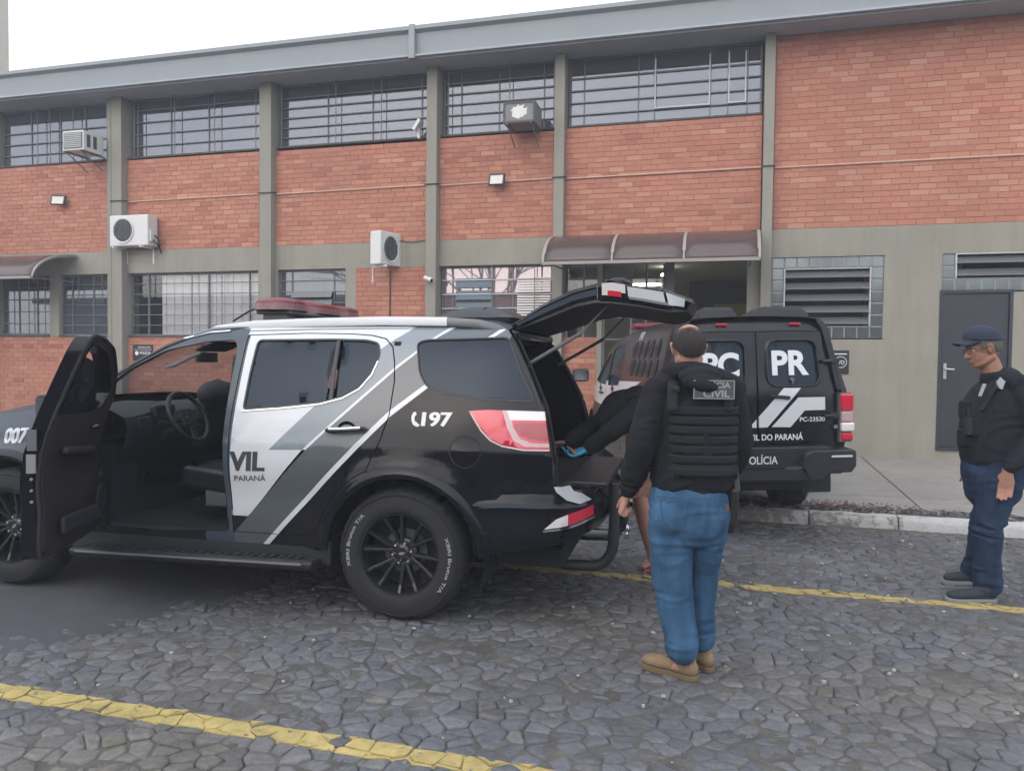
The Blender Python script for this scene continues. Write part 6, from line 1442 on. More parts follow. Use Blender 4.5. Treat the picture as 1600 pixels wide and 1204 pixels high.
addm('glove_blue', (.02, .26, .42), .5); addm('slipper_pink', (.55, .06, .14), .6); addm('patch_grey', (.075, .078, .085), .8); addm('patch_text', (.30, .31, .32), .8); addm('badge_silver', (.48, .50, .52), .4, metal=.4)
addm('orange_tag', (.75, .25, .05), .5); addm('label_brown', (.16, .08, .06), .8)
def denim(k, col):
    m = mat(k, col, .85, bump=.35, bscale=700, spec=.2); n = m.node_tree.nodes; l = m.node_tree.links; p = n['Principled BSDF']
    g = n.new('ShaderNodeTexCoord'); mpn = n.new('ShaderNodeMapping'); mpn.inputs['Scale'].default_value = (1, 1, .35); l.new(g.outputs['Object'], mpn.inputs[0])
    a = n.new('ShaderNodeTexNoise'); a.inputs['Scale'].default_value = 9; a.inputs['Detail'].default_value = 6; l.new(mpn.outputs[0], a.inputs[0])
    f_ = n.new('ShaderNodeTexNoise'); f_.inputs['Scale'].default_value = 260; f_.inputs['Detail'].default_value = 2; l.new(g.outputs['Object'], f_.inputs[0])
    mm = n.new('ShaderNodeMath'); mm.operation = 'MULTIPLY_ADD'; mm.inputs[1].default_value = .35; l.new(f_.outputs[0], mm.inputs[0]); l.new(a.outputs[0], mm.inputs[2])
    rp = n.new('ShaderNodeValToRGB'); rp.color_ramp.elements[0].position = .45; rp.color_ramp.elements[0].color = (*[c * .72 for c in col], 1); rp.color_ramp.elements[1].position = .85; rp.color_ramp.elements[1].color = (*[min(1, c * 1.45 + .01) for c in col], 1)
    l.new(mm.outputs[0], rp.inputs[0]); l.new(rp.outputs[0], p.inputs['Base Color']); M[k] = m
denim('denim_blue', (.038, .098, .182)); denim('denim_dark', (.013, .030, .066))
def gpt(px, py):
    v = _f + _r2 * ((px - 800) / 1208.9) + _u2 * ((602 - py) / 1208.9); t = -CAMH / v.z; return Vector((v.x * t, v.y * t, 0))
def head_tubes(mb, c, fd, s=1.0, tilt=0.0):
    """skull, jaw, nose, lips, brow, ears; c = centre, fd = facing direction in the horizontal plane"""
    c = Vector(c); f = Vector((fd[0], fd[1], -math.tan(tilt))).normalized(); sd = f.cross(Vector((0, 0, 1))).normalized(); up = sd.cross(f)
    P = lambda a, b, u_: c + f * a * s + sd * b * s + up * u_ * s
    rz = math.atan2(fd[1], fd[0])
    ellip(mb, P(-.012, 0, .022), (.098 * s, .076 * s, .098 * s), rz=rz, ry=tilt); ellip(mb, P(.022, 0, -.035), (.068 * s, .062 * s, .085 * s), rz=rz, ry=tilt)
    captube(mb, [P(-.02, .045, -.055), P(.035, .034, -.080), P(.064, 0, -.090), P(.035, -.034, -.080), P(-.02, -.045, -.055)], [.024 * s, .022 * s, .021 * s, .022 * s, .024 * s], sub=3)
    captube(mb, [P(.083, 0, .012), P(.100, 0, -.018), P(.108, 0, -.030)], [.010 * s, .0125 * s, .0135 * s], sub=2, n=10); ellip(mb, P(.097, .013, -.034), (.009 * s,) * 3, n=8); ellip(mb, P(.097, -.013, -.034), (.009 * s,) * 3, n=8)
    captube(mb, [P(.075, .035, .026), P(.086, 0, .030), P(.075, -.035, .026)], [.012 * s, .011 * s, .012 * s], n=8, sub=3)
    for u_ in (-.058, -.070): captube(mb, [P(.076, .022, u_), P(.090, 0, u_ + .001), P(.076, -.022, u_)], [.006 * s, .0075 * s, .006 * s], n=8, sub=3)
    for q in (1, -1):
        captube(mb, [P(-.006, .076 * q, -.028), P(-.016, .088 * q, .0), P(-.014, .090 * q, .022), P(.002, .082 * q, .026), P(.006, .076 * q, .006)], [.007 * s, .008 * s, .008 * s, .006 * s, .004 * s], n=8, sub=3); ellip(mb, P(-.004, .078 * q, 0), (.012 * s, .006 * s, .022 * s), rz=rz, n=8)
    return P

# ===== man seen from behind
O1 = gpt(1070, 1056)
P1_ = thing('person', 'balding man seen from behind in a black ballistic vest, blue jeans and tan boots', 'person', O1, YAW)
sc = 319.4
def q1(px, py, y=0.0): k = (3.785 + y) / 3.785; return (((px - 1070) / sc) * k, y, CAMH + ((566 - py) / sc) * k)
b = MB()
head_tubes(b, q1(1067, 545, .02), (-.10, 1), .98, .16)
captube(b, [q1(1068, 560), q1(1070, 600)], [(.058, .06), (.07, .065)])
captube(b, [q1(1070, 612, .01), q1(1073, 660, 0), q1(1073, 720, 0), q1(1071, 790, -.01)], [(.16, .095), (.165, .11), (.145, .105), (.15, .11)])
captube(b, [q1(1020, 622, 0), q1(1075, 612, 0), q1(1130, 618, 0)], [.045, .055, .045], ref=(0, 1, 0))
LA = [q1(1012, 628), q1(992, 690, -.04), q1(980, 768, .03)]; RA = [q1(1136, 628), q1(1146, 690, -.02), q1(1136, 752, .10)]
captube(b, LA, [.042, .040, .028]); captube(b, RA, [.040, .038, .028])
hand(b, q1(977, 775, .04), Vector((-.30, .30, -1)), (.1, 1, .1), curl=-1.25, s=1.12); hand(b, q1(1133, 762, .13), Vector((-.25, .6, -1)), (-.5, .7, .3), curl=.7)
LK, RK = q1(1048, 905, .02), q1(1100, 898, .12); LAn, RAn = q1(1064, 1030, -.02), q1(1104, 1022, .12)
captube(b, [q1(1043, 800, 0), LK, LAn], [.085, .06, .042]); captube(b, [q1(1100, 800, 0), RK, RAn], [.085, .06, .042])
captube(b, [(LAn[0], LAn[1], .06), (LAn[0] - .10, LAn[1] + .08, .040)], [.032, .022]); captube(b, [(RAn[0], RAn[1], .06), (RAn[0] - .05, RAn[1] + .11, .040)], [.032, .022])
organic(b, 'body', 'skin', P1_, .006, 2)
# eyes (unseen from here, present from the side)
hc = Vector(q1(1067, 545, .02))
for s_ in (-.03, .03): e = MB(); ellip(e, hc + Vector((s_ - .007, .072, .0)), (.011, .011, .011), n=10); e.build('eye', 'white_plastic', P1_, smooth=True)
# hair: rim round the back and sides, thin ragged crown edge
b = MB(); rows = []; nk = 60
for i in range(13):
    row = []
    for k in range(nk + 1):
        az = R(-205 + 230 * k / nk + 0)     # back and sides
        top_ = 40 + 8 * noise.noise(Vector((az * 3, 1, 0))) + 14 * abs(math.cos(az)) ** 2; bot = 118 - 26 * max(0, abs(math.cos(az)) - .5) * 2 + 3 * noise.noise(Vector((az * 5, 4, 0)))
        t = R(lerp(top_, bot, i / 12)); e_ = 1.045 if 0 < i < 12 else 1.0
        bump_ = 1 + .012 * noise.noise(Vector((az * 14, t * 14, 2)))
        row.append(hc + Vector((0, -.012, .010)) + Vector((.079 * math.sin(t) * math.cos(az) * e_ * bump_, .100 * math.sin(t) * math.sin(az) * e_ * bump_, .104 * math.cos(t) * e_)))
    rows.append(row)
b.sheet(rows)
rh = random.Random(5)
for q in range(5200):   # short cropped hairs, thinning out towards the bald crown
    az = R(rh.uniform(-200, 20)); tt = rh.uniform(14, 112); edge_ = 31 + 12 * abs(math.cos(az)) ** 2
    if tt < edge_ and rh.random() > math.exp(-(edge_ - tt) / 7.0): continue
    if tt > 118 - 26 * max(0, abs(math.cos(az)) - .5) * 2: continue
    t = R(tt); N_ = Vector((.079 * math.sin(t) * math.cos(az), .100 * math.sin(t) * math.sin(az), .104 * math.cos(t))); p = hc + Vector((0, -.012, .010)) + N_ * 1.02
    d_ = (N_.normalized() * .45 + Vector((rh.gauss(0, .35), rh.gauss(0, .35), -.75))).normalized(); w_ = d_.cross(N_).normalized() * .0011; L = rh.uniform(.008, .015)
    b.add([p - w_, p + w_, p + d_ * L + N_.normalized() * .002], [(0, 1, 2)])
b.build('hair', 'hair_dark', P1_, smooth=False, fixn=False)
# jeans
b = MB()
captube(b, [q1(1071, 752, -.0), q1(1070, 785, -.015), q1(1070, 815, -.02)], [(.180, .125), (.195, .145), (.185, .135)])
captube(b, [q1(1040, 800, -.03), q1(1044, 850, 0), q1(1048, 900, .02), q1(1056, 965, .0), q1(1061, 992, -.02), q1(1062, 1016, -.03)], [(.106, .118), (.106, .110), (.097, .098), (.086, .088), (.078, .084), (.076, .088)])
captube(b, [q1(1104, 800, -.01), q1(1101, 850, .05), q1(1100, 898, .11), q1(1102, 960, .12), q1(1103, 988, .12), q1(1103, 1002, .12)], [(.096, .118), (.094, .108), (.082, .094), (.070, .082), (.064, .076), (.064, .08)])
ellip(b, q1(1043, 808, -.085), (.092, .07, .105)); ellip(b, q1(1098, 808, -.07), (.088, .07, .105))
def jf(p):
    f0 = folds(.0034, (5, 5, 15), .001, [(.50, .09, .9), (.12, .12, 2.0), (.72, .07, 1.0)])(p); return f0
jn = organic(b, 'jeans', 'denim_blue', P1_, .0065, 3, jf)
def cling(name, pts, m, parent, target, off=.002, width=.006, cut=None):   # thin raised strip laid on a garment along pts (seen from behind, ray-cast towards +Y)
    from mathutils.bvhtree import BVHTree
    bv = BVHTree.FromPolygons([v.co for v in target.data.vertices], [p.vertices for p in target.data.polygons])
    b = MB(); rows = []
    for i, (x, z) in enumerate(pts):
        x0, z0 = pts[max(0, i - 1)]; x1, z1 = pts[min(len(pts) - 1, i + 1)]; L = math.hypot(x1 - x0, z1 - z0) or 1; nx_, nz_ = -(z1 - z0) / L, (x1 - x0) / L; r_ = []
        for s in (-1, 0, 1):
            a, c = x + nx_ * width / 2 * s, z + nz_ * width / 2 * s; hit = bv.ray_cast(Vector((a, -1, c)), Vector((0, 1, 0))); y = hit[0].y if hit[0] else 0; r_.append((a, y - off * (1.6 if s == 0 else 1), c))
        rows.append(r_)
    b.sheet(rows); return b.build(name, m, parent, smooth=True, fixn=False)
def ln(*p, n=24): 
    P_ = [(q1(x, y)[0], q1(x, y)[2]) for x, y in p]; return dens(P_, .012, closed=False)
addm('seam_gold', (.20, .15, .09), .8); addm('seam_dark', (.030, .075, .145), .85)
cling('seam', ln((1089, 772), (1090, 800), (1088, 826)), 'seam_dark', P1_, jn, .0015, .006)
for L_ in (ln((1020, 776), (1022, 806), (1038, 822), (1056, 806), (1058, 775), (1020, 776)), ln((1108, 776), (1106, 800), (1114, 812), (1124, 800), (1126, 776), (1108, 776))): cling('pocket', L_, 'seam_dark', P1_, jn, .0018, .006)
cling('waistband_seam', ln((1012, 772), (1040, 771), (1070, 771), (1100, 772), (1128, 776)), 'seam_dark', P1_, jn, .0015, .006)
cling('seam', ln((1045, 845), (1072, 852), (1088, 845)), 'seam_dark', P1_, jn, .001, .004)
cling('brand_patch', [(q1(1124, 782)[0], q1(1124, 782)[2]), (q1(1124, 792)[0], q1(1124, 792)[2])], 'label_brown', P1_, jn, .003, .026)
cling('seam', ln((1083, 850), (1084, 900), (1083, 950), (1084, 1010)), 'seam_dark', P1_, jn, .0015, .005)
cling('hem', ln((1040, 1030), (1060, 1034), (1082, 1031)), 'seam_dark', P1_, jn, .0015, .006)
for x_ in (1030, 1062, 1096): cling('belt_loop', ln((x_, 766), (x_, 779)), 'denim_blue', P1_, jn, .004, .010)
# jacket with hood
b = MB()
captube(b, [q1(1072, 598, .01), q1(1073, 640, .0), q1(1074, 690, 0), q1(1072, 735, -.005), q1(1071, 758, -.01)], [(.150, .10), (.188, .130), (.185, .138), (.192, .140), (.188, .138)])
captube(b, [q1(1018, 612, 0), q1(1045, 596, .0), q1(1072, 592, .0), q1(1103, 594, .0), q1(1134, 607, 0)], [.072, .072, .075, .072, .070], ref=(0, 1, 0))
captube(b, [q1(1018, 622), q1(1006, 655, -.02), q1(993, 695, -.04), q1(986, 735, .0), q1(979, 764, .03)], [.076, .078, .072, .064, .048], ref=(0, 1, 0))
captube(b, [q1(1134, 618), q1(1144, 655, -.01), q1(1148, 692, -.02), q1(1144, 725, .05), q1(1137, 750, .10)], [.066, .062, .058, .054, .045], ref=(0, 1, 0))
for (s_, c_) in ((0, 0),):
    captube(b, [q1(1036, 588, .06), q1(1038, 583, -.02), q1(1060, 580, -.075), q1(1085, 582, -.07), q1(1102, 586, -.01), q1(1100, 588, .06)], [.034, .042, .046, .046, .042, .034], ref=(0, 0, 1)); ellip(b, q1(1076, 590, -.120), (.105, .050, .050), rz=.08); ellip(b, q1(1078, 599, -.150), (.095, .046, .046), ry=.12); ellip(b, q1(1078, 602, -.166), (.080, .036, .036), ry=.12)
jk = organic(b, 'jacket', 'black_cloth', P1_, .007, 3, folds(.0038, (7, 7, 13), .001, [(1.13, .08, 1.2), (.97, .06, 1.0)]))
# ballistic vest: back panel, side wrap, shoulder straps, webbing rows, patch
VC = q1(1084, 650)[0]
def vs_(a, z, off=0.0):  # a = angle from straight back, positive to the right
    zz_ = (z - 1.0) / .42; rx_, ry_ = .176 + .006 * math.sin(zz_ * 3) + off, .152 + off; k = .84
    return (VC + rx_ * math.copysign(abs(math.sin(a)) ** k, math.sin(a)), -.012 - ry_ * math.copysign(abs(math.cos(a)) ** k, math.cos(a)), z)
def vpatch(a0, a1, z0, z1, off, name, m, parent, th=.006, na=24, nz=8, wav=0.0, zf=None):
    f_ = lambda a, z: z
    out = [[vs_(lerp(a0, a1, k / na), lerp(z0, z1, j / nz), off + wav * noise.noise(Vector((k * .4, j * .7, z0 * 9)))) for k in range(na + 1)] for j in range(nz + 1)]
    b = MB(); b.sheet(out); o = b.build(name, m, parent, smooth=True, fixn=False); md = o.modifiers.new('s', 'SOLIDIFY'); md.thickness = th; md.offset = 0; return o
vest = bpy.data.objects.new('ballistic_vest', None); COL.objects.link(vest); vest.parent = P1_; vest.empty_display_size = .1
b = MB()
captube(b, [(VC, -.005, 1.02), (VC, -.005, 1.15), (VC - .004, -.005, 1.30), (VC - .008, -.0, 1.39)], [(.186, .158), (.189, .162), (.181, .158), (.140, .132)], n=32)
vb = organic(b, 'vest_shell', 'black_vest', vest, .008, 3, folds(.002, (5, 5, 9)))
captube_ = None
for (x0, x1) in ((1032, 1040), (1118, 1122)):
    b = MB(); captube(b, [q1(x0, 640, -.150), q1(x0 + 3, 606, -.105), q1(x1 + 2, 592, -.02), q1(x1 + 3, 600, .08)], [(.028, .010)] * 4, ref=(1, 0, 0), n=12); organic(b, 'shoulder_strap', 'vest_strap', vest, .006, 1)
    b = MB(); p = Vector(q1(x0 + 5, 608, -.125)); b.box(p, (.042, .012, .03)); b.box(p + Vector((0, -.006, 0)), (.022, .01, .014)); b.build('buckle', 'black_plastic', vest, bevel=.003)
for k in range(7):
    z = 1.325 - k * .046; vpatch(R(-70), R(68), z - .0205, z + .0205, .0025, 'webbing', 'vest_strap', vest, th=.0022, nz=3, wav=.005)
vpatch(R(-95), R(92), 1.015, 1.055, .006, 'waist_belt', 'vest_strap', vest, th=.008, nz=3, wav=.003)
vpatch(R(-105), R(-74), 1.05, 1.28, .008, 'side_flap', 'vest_strap', vest, th=.006, wav=.003); vpatch(R(74), R(105), 1.05, 1.28, .008, 'side_flap', 'vest_strap', vest, th=.006, wav=.003)
px0, px1, pz0, pz1 = q1(1061, 0)[0], q1(1122, 0)[0], q1(0, 620)[2], q1(0, 592)[2]
PY = -.186
b = MB(); b.box(((px0 + px1) / 2, PY, (pz0 + pz1) / 2), (px1 - px0, .006, pz1 - pz0)); pt = b.build('name_patch', 'patch_grey', vest, bevel=.002)
b = MB()
for a in ((px0, px1, pz0, pz0 + .004), (px0, px1, pz1 - .004, pz1), (px0, px0 + .004, pz0 + .004, pz1 - .004), (px1 - .004, px1, pz0 + .004, pz1 - .004)): b.bb(a[0], a[1], PY - .006, PY - .0035, a[2], a[3])
b.build('patch_border', 'patch_text', pt)
textobj('CIVIL', .030, lambda a, c: (px0 + .045 + a, PY - .0045, pz0 + .010 + c), 'lettering', 'patch_text', pt, w=.125, bold=.03)
textobj('POLÍCIA', .026, lambda a, c: (px0 + .018 + a, PY - .0045, pz0 + .052 + c), 'lettering', 'patch_text', pt, w=.155, bold=.03)
# holster on the right hip
hol = bpy.data.objects.new('holster', None); COL.objects.link(hol); hol.parent = P1_; hol.empty_display_size = .1
c_ = Vector(q1(1137, 790, -.02)); b = MB(); b.box(c_, (.045, .10, .19), 0, rx=.12); b.box(c_ + Vector((0, .02, -.10)), (.035, .06, .07), 0, rx=.2); b.build('holster_body', 'black_plastic', hol, bevel=.012, seg=3)
b = MB(); b.box(c_ + Vector((.012, -.015, .12)), (.032, .05, .10), 0, rx=-.35); b.box(c_ + Vector((.01, .02, .095)), (.028, .12, .035)); b.build('pistol_grip', 'black_plastic', hol, bevel=.008)
b = MB(); b.box(c_ + Vector((-.035, -.03, .16)), (.10, .016, .045)); b.build('belt_loop', 'vest_strap', hol)
# boots
def boot(parent, heel, dirv, m, ms, L=.30, hgt=.10, w_=.048, name='boot', lace=None):
    d = Vector(dirv).normalized(); s_ = Vector((-d.y, d.x, 0)); H = Vector(heel); b = MB(); P = lambda a, c, z: H + d * a + s_ * c + Vector((0, 0, z))
    captube(b, [P(.03, 0, .055), P(.10, 0, .055), P(.17, 0, .050), P(.24, 0, .044), P(L - .035, 0, .040)], [(w_ * .82, .042), (w_ * .86, .042), (w_ * .98, .036), (w_ * 1.05, .031), (w_ * .80, .026)], ref=s_, sub=3)
    captube(b, [P(.060, 0, .06), P(.066, 0, hgt + .02)], [(.045, .056), (.052, .060)], ref=s_); captube(b, [P(.08, 0, .09), P(.15, 0, .068), P(.20, 0, .058)], [(.036, .028), (.034, .022), (.03, .018)], ref=s_)
    o = organic(b, name, m, parent, .005, 2, lambda p: .0012 * noise.noise(p * 40))
    b = MB(); out = [(a, c) for a, c in ((-.008, -.55), (-.012, 0), (-.008, .55), (.03, .88), (.10, .82), (.17, .98), (.235, 1.12), (.275, .90), (L, .45), (L + .006, 0), (L, -.45), (.275, -.90), (.235, -1.12), (.17, -.98), (.10, -.82), (.03, -.88))]
    out = chaikin([(a, c * w_) for a, c in out], 1); k = len(out)
    b.add([P(a, c, .0) for a, c in out] + [P(a, c, .026) for a, c in out], [tuple(range(k))[::-1], tuple(range(k, 2 * k))] + [(i, (i + 1) % k, k + (i + 1) % k, k + i) for i in range(k)]); b.build('sole', ms, o, bevel=.004)
    if lace:
        b = MB()
        for q in range(4): b.tube([P(.10 + q * .025, -.022, .098 - q * .010), P(.11 + q * .025, 0, .104 - q * .010), P(.10 + q * .025, .022, .098 - q * .010)], .0025, 6)
        b.build('lace', lace, o)
    return o
hl = gpt(1083, 1062) - O1; toe = gpt(1009, 1040) - O1
mi = Matrix.Rotation(-YAW, 3, 'Z'); hl, toe = mi @ hl, mi @ toe
hl = hl - (toe - hl).normalized() * .015
boot(P1_, hl, toe - hl, 'boot_tan', 'sole_tan', hgt=.17, name='boot', lace='sole_tan'); hl2 = mi @ (gpt(1110, 1050) - O1); boot(P1_, hl2, Vector((-.42, 1, 0)), 'boot_tan', 'sole_tan', hgt=.17, name='boot', lace='sole_tan')

# ===== man in a cap on the right
O2 = gpt(1538, 934)
P2_ = thing('person', 'man in a navy cap and glasses, black vest and dark jeans, standing at the right', 'person', O2, YAW)
s2 = 235.6
def q2(px, py, y=0.0): k = (5.13 + y) / 5.13; return (((px - 1545) / s2) * k, y, CAMH + ((571 - py) / s2) * k)
b = MB(); hc2 = Vector(q2(1531, 545))
HP = head_tubes(b, hc2, (-1, .12), 1.06, .22)
captube(b, [q2(1541, 566), q2(1553, 598)], [(.062, .062), (.075, .072)])
captube(b, [q2(1560, 615, 0), q2(1556, 650, 0), q2(1552, 690, 0), q2(1552, 720, 0)], [(.12, .16), (.15, .17), (.15, .165), (.14, .165)])
captube(b, [q2(1570, 612, -.15), q2(1580, 678, -.18), q2(1549, 732, -.20)], [.05, .042, .03]); captube(b, [q2(1560, 612, .17), q2(1565, 680, .24), q2(1552, 728, .22)], [.05, .042, .03])
hand(b, q2(1545, 736, -.20), Vector((-.12, -.05, -1)), (-1, .75, .1), curl=.22, s=1.2); hand(b, q2(1550, 733, .22), Vector((-.2, 0, -1)), (-1, -.2, .4), curl=.4)
captube(b, [q2(1552, 735, -.08), q2(1538, 830, -.10), q2(1541, 905, -.06)], [.085, .06, .042]); captube(b, [q2(1560, 735, .10), q2(1568, 815, .16), q2(1576, 890, .34)], [.085, .06, .042])
captube(b, [(q2(1541, 0)[0], -.07, .06), (q2(1541, 0)[0] - .13, -.07, .05)], [.034, .028]); captube(b, [(q2(1576, 0, .34)[0], .34, .06), (q2(1576, 0, .34)[0] - .12, .34, .05)], [.034, .028])
organic(b, 'body', 'skin_tan', P2_, .006, 2)
for s_ in (-.03, .03): e = MB(); ellip(e, HP(.070, s_, .004), (.0115,) * 3, n=12); e.build('eye', 'white_plastic', P2_, smooth=True); e = MB(); ellip(e, HP(.0795, s_, .003), (.004, .0045, .0045), n=8); e.build('iris', 'hair_dark', P2_, smooth=True)
b = MB()
for s_ in (1, -1):
    rr = [HP(.098, s_ * .033 + .026 * math.cos(t), .002 + .017 * math.sin(t)) for t in [6.283 * k / 14 for k in range(15)]]; b.tube(rr, .0018, 6); b.tube([HP(.098, s_ * .059, .006), HP(.07, s_ * .078, .008), HP(-.01, s_ * .082, .012)], .0028, 6)
b.tube([HP(.100, .008, .006), HP(.100, -.008, .006)], .002, 6); b.build('glasses', 'label_brown', P2_)
# short grey hair under the cap
b = MB(); rows = []
for i in range(8):
    row = []
    for k in range(41):
        az = R(-125 + 250 * k / 40); t = R(lerp(72, 122 if abs(az) < R(75) else 100, i / 7)); e_ = 1.05 if 0 < i < 7 else .99
        v = Vector((-.098 * math.sin(t) * math.cos(az) * e_, .077 * math.sin(t) * math.sin(az) * e_, .100 * math.cos(t) * e_)); row.append(HP(-.012 + v.x, v.y, .022 + v.z))
    rows.append(row)
b.sheet(rows); b.build('hair', 'hair_grey', P2_, smooth=True, fixn=False)
cap = bpy.data.objects.new('cap', None); COL.objects.link(cap); cap.parent = P2_; cap.empty_display_size = .1
b = MB(); rows = []
for i in range(13):
    t = R(4 + 84 * i / 12); rows.append([HP(-.012 + .112 * math.sin(t) * math.cos(a) * (1.02 if math.cos(a) > 0 else 1), .090 * math.sin(t) * math.sin(a), .050 + .022 * math.sin(t) * math.cos(a) + .100 * math.cos(t) + .004 * math.sin(t) * math.cos(a) ** 2) for a in [6.283 * k / 36 for k in range(36)]])
b.sheet(rows, closed=True); b.add(rows[0], [tuple(range(36))]); b.build('crown', 'cap_navy', cap, smooth=True, fixn=False)
b = MB(); rows = []
for i in range(7):
    t = i / 6; rows.append([HP((.090 + .080 * t) * 1.0 - .055 * abs(s_) ** 2.2 * (1 - .0 * t), .074 * s_ * (1 - .14 * t), .080 - .010 * t - .030 * abs(s_) ** 2) for s_ in [(-1 + 2 * k / 14) for k in range(15)]])
b.sheet(rows); b.build('brim', 'cap_navy', cap, smooth=True, fixn=False, solid=.007)
b = MB(); ellip(b, HP(-.010, 0, .130), (.007, .007, .004), n=8); b.build('button', 'cap_navy', cap, smooth=True)
b = MB()
captube(b, [q2(1552, 712, 0), q2(1553, 735, 0), q2(1553, 760, 0)], [(.178, .185), (.190, .19), (.170, .18)])
captube(b, [q2(1545, 745, -.09), q2(1541, 790, -.10), q2(1532, 830, -.10), q2(1536, 875, -.08), q2(1540, 902, -.06), q2(1541, 914, -.06)], [(.130, .10), (.106, .092), (.088, .082), (.080, .076), (.084, .076), (.088, .078)])
captube(b, [q2(1566, 745, .09), q2(1566, 790, .12), q2(1566, 825, .18), q2(1572, 865, .27), q2(1576, 893, .34)], [(.122, .10), (.104, .092), (.086, .082), (.078, .075), (.084, .078)])
ellip(b, q2(1588, 735, -.05), (.075, .11, .10)); ellip(b, q2(1590, 735, .09), (.07, .10, .10))
organic(b, 'jeans', 'denim_dark', P2_, .0075, 3, folds(.006, (6, 6, 12), .001, [(.50, .09, 1.0), (.08, .10, 1.8)]))
b = MB()
captube(b, [q2(1563, 600, 0), q2(1557, 640, 0), q2(1551, 680, 0), q2(1550, 706, 0), q2(1551, 716, 0)], [(.12, .15), (.178, .19), (.190, .195), (.188, .19), (.182, .185)])
captube(b, [q2(1573, 612, -.15), q2(1582, 645, -.18), q2(1583, 680, -.20), q2(1568, 708, -.205), q2(1551, 728, -.20)], [.080, .078, .072, .062, .050], ref=(0, 1, 0)); captube(b, [q2(1562, 612, .15), q2(1566, 650, .21), q2(1566, 685, .24), q2(1553, 725, .22)], [.078, .072, .065, .048], ref=(0, 1, 0))
captube(b, [q2(1563, 596, -.14), q2(1560, 590, 0), q2(1563, 596, .14)], [.062, .07, .062], ref=(1, 0, 0)); captube(b, [q2(1548, 590, 0), q2(1555, 600, 0)], [(.078, .078), (.09, .09)])
organic(b, 'jacket', 'jacket_navy', P2_, .0075, 3, folds(.005, (6, 6, 11), .001, [(1.10, .12, .6)]))
vest = bpy.data.objects.new('ballistic_vest', None); COL.objects.link(vest); vest.parent = P2_; vest.empty_display_size = .1
b = MB(); captube(b, [q2(1556, 632, 0), q2(1550, 665, 0), q2(1548, 698, 0)], [(.192, .165), (.205, .170), (.202, .165)], n=28); organic(b, 'vest_shell', 'black_vest', vest, .008, 3, folds(.002, (5, 5, 9)))
for y in (-.11, .11): b = MB(); captube(b, [q2(1515, 640, y * 1.0), q2(1535, 606, y), q2(1563, 591, y), q2(1590, 606, y), q2(1601, 640, y)], [(.03, .010)] * 5, ref=(0, 1, 0), n=10); organic(b, 'shoulder_strap', 'vest_strap', vest, .007, 1)
for k, (px, py) in enumerate(((1508, 668), (1505, 684), (1512, 640))): b = MB(); b.box(q2(px, py, -.06 + .04 * k), (.07, .11, .12)); b.build('pouch', 'black_vest', vest, bevel=.018, seg=3)
b = MB(); c_ = Vector(q2(1497, 664, -.10)); b.tube([c_ + Vector((0, 0, -.06)), c_ + Vector((0, 0, .05))], .028, 10); b.tube([c_ + Vector((0, 0, .05)), c_ + Vector((-.005, 0, .12))], .006, 6); b.build('radio', 'black_plastic', vest, smooth=True)
c_ = Vector(q2(1534, 598, -.165)); sh = [(0, .038), (.012, .022), (.030, .014), (.022, -.006), (.012, -.040), (-.006, -.034), (-.022, -.012), (-.026, .010), (-.012, .020)]
b = MB(); k = len(sh); b.add([c_ + Vector((x, -.012 + x * .1, z)) for x, z in sh] + [c_ + Vector((x, .004 + x * .1, z)) for x, z in sh], [tuple(range(k)), tuple(range(k, 2 * k))[::-1]] + [(i, (i + 1) % k, k + (i + 1) % k, k + i) for i in range(k)]); b.build('badge', 'badge_silver', vest)
b = MB(); c_ = Vector(q2(1512, 609, -.13)); b.box(c_, (.012, .02, .085), 0, ry=.35); b.build('pen', 'badge_silver', vest)
sh_a = q2(1560, 938, -.06); boot(P2_, (sh_a[0] - .045, -.08, 0), Vector((-1, .03, 0)), 'shoe_navy', 'sole_grey', L=.315, hgt=.06, w_=.050, name='shoe', lace='patch_text')
boot(P2_, (q2(1592, 0, .34)[0], .34, 0), Vector((-1, .03, 0)), 'shoe_navy', 'sole_grey', L=.30, hgt=.06, w_=.048, name='shoe')

# ===== officer bending into the boot of the car
O3 = gpt(1062, 0 + 566 + 1208.9 * CAMH / 5.0 * 1.0); s3 = 242.0
P3_ = thing('person', 'stooping person in black leaning into the open boot, one hand in a blue glove', 'person', O3, YAW)
def q3(px, py, y=0.0): k = (5.0 + y) / 5.0; return (((px - 1062) / s3) * k, y, CAMH + ((564 - py) / s3) * k)
def leaner(infl, mb, parts):
    i = infl
    if 'torso' in parts: captube(mb, [q3(1072, 712, .03), q3(1045, 678, .03), q3(1012, 640, .03), q3(992, 625, .03)], [(.14 + i, .15 + i), (.13 + i, .155 + i), (.12 + i, .17 + i), (.08 + i, .15 + i)], ref=(.6, 0, .8))
    if 'armL' in parts: captube(mb, [q3(992, 632, -.13), q3(955, 662, -.16), q3(915, 696, -.10)], [.052 + i, .042 + i, .028 + i]); captube(mb, [q3(988, 632, .18), q3(950, 655, .20), q3(893, 688, .12)], [.052 + i, .042 + i, .028 + i])
    if 'legs' in parts: captube(mb, [q3(1084, 725, -.06), q3(1088, 845, -.04), q3(1096, 925, -.03)], [.09 + i, .062 + i, .045 + i]); captube(mb, [q3(1084, 725, .10), q3(1082, 845, .14), q3(1088, 925, .14)], [.09 + i, .062 + i, .045 + i])
b = MB(); leaner(0, b, ('torso', 'armL', 'legs')); head_tubes(b, q3(968, 650, .04), (-1, .1), .95, .9); captube(b, [q3(990, 632, .03), q3(972, 645, .03)], [.06, .055])
hand(b, q3(912, 698, -.10), Vector((-1, .1, -.4)), (0, 1, .3), .5); hand(b, q3(890, 690, .12), Vector((-1, -.1, -.3)), (0, -1, .3), .5)
organic(b, 'body', 'skin_tan', P3_, .008, 2)
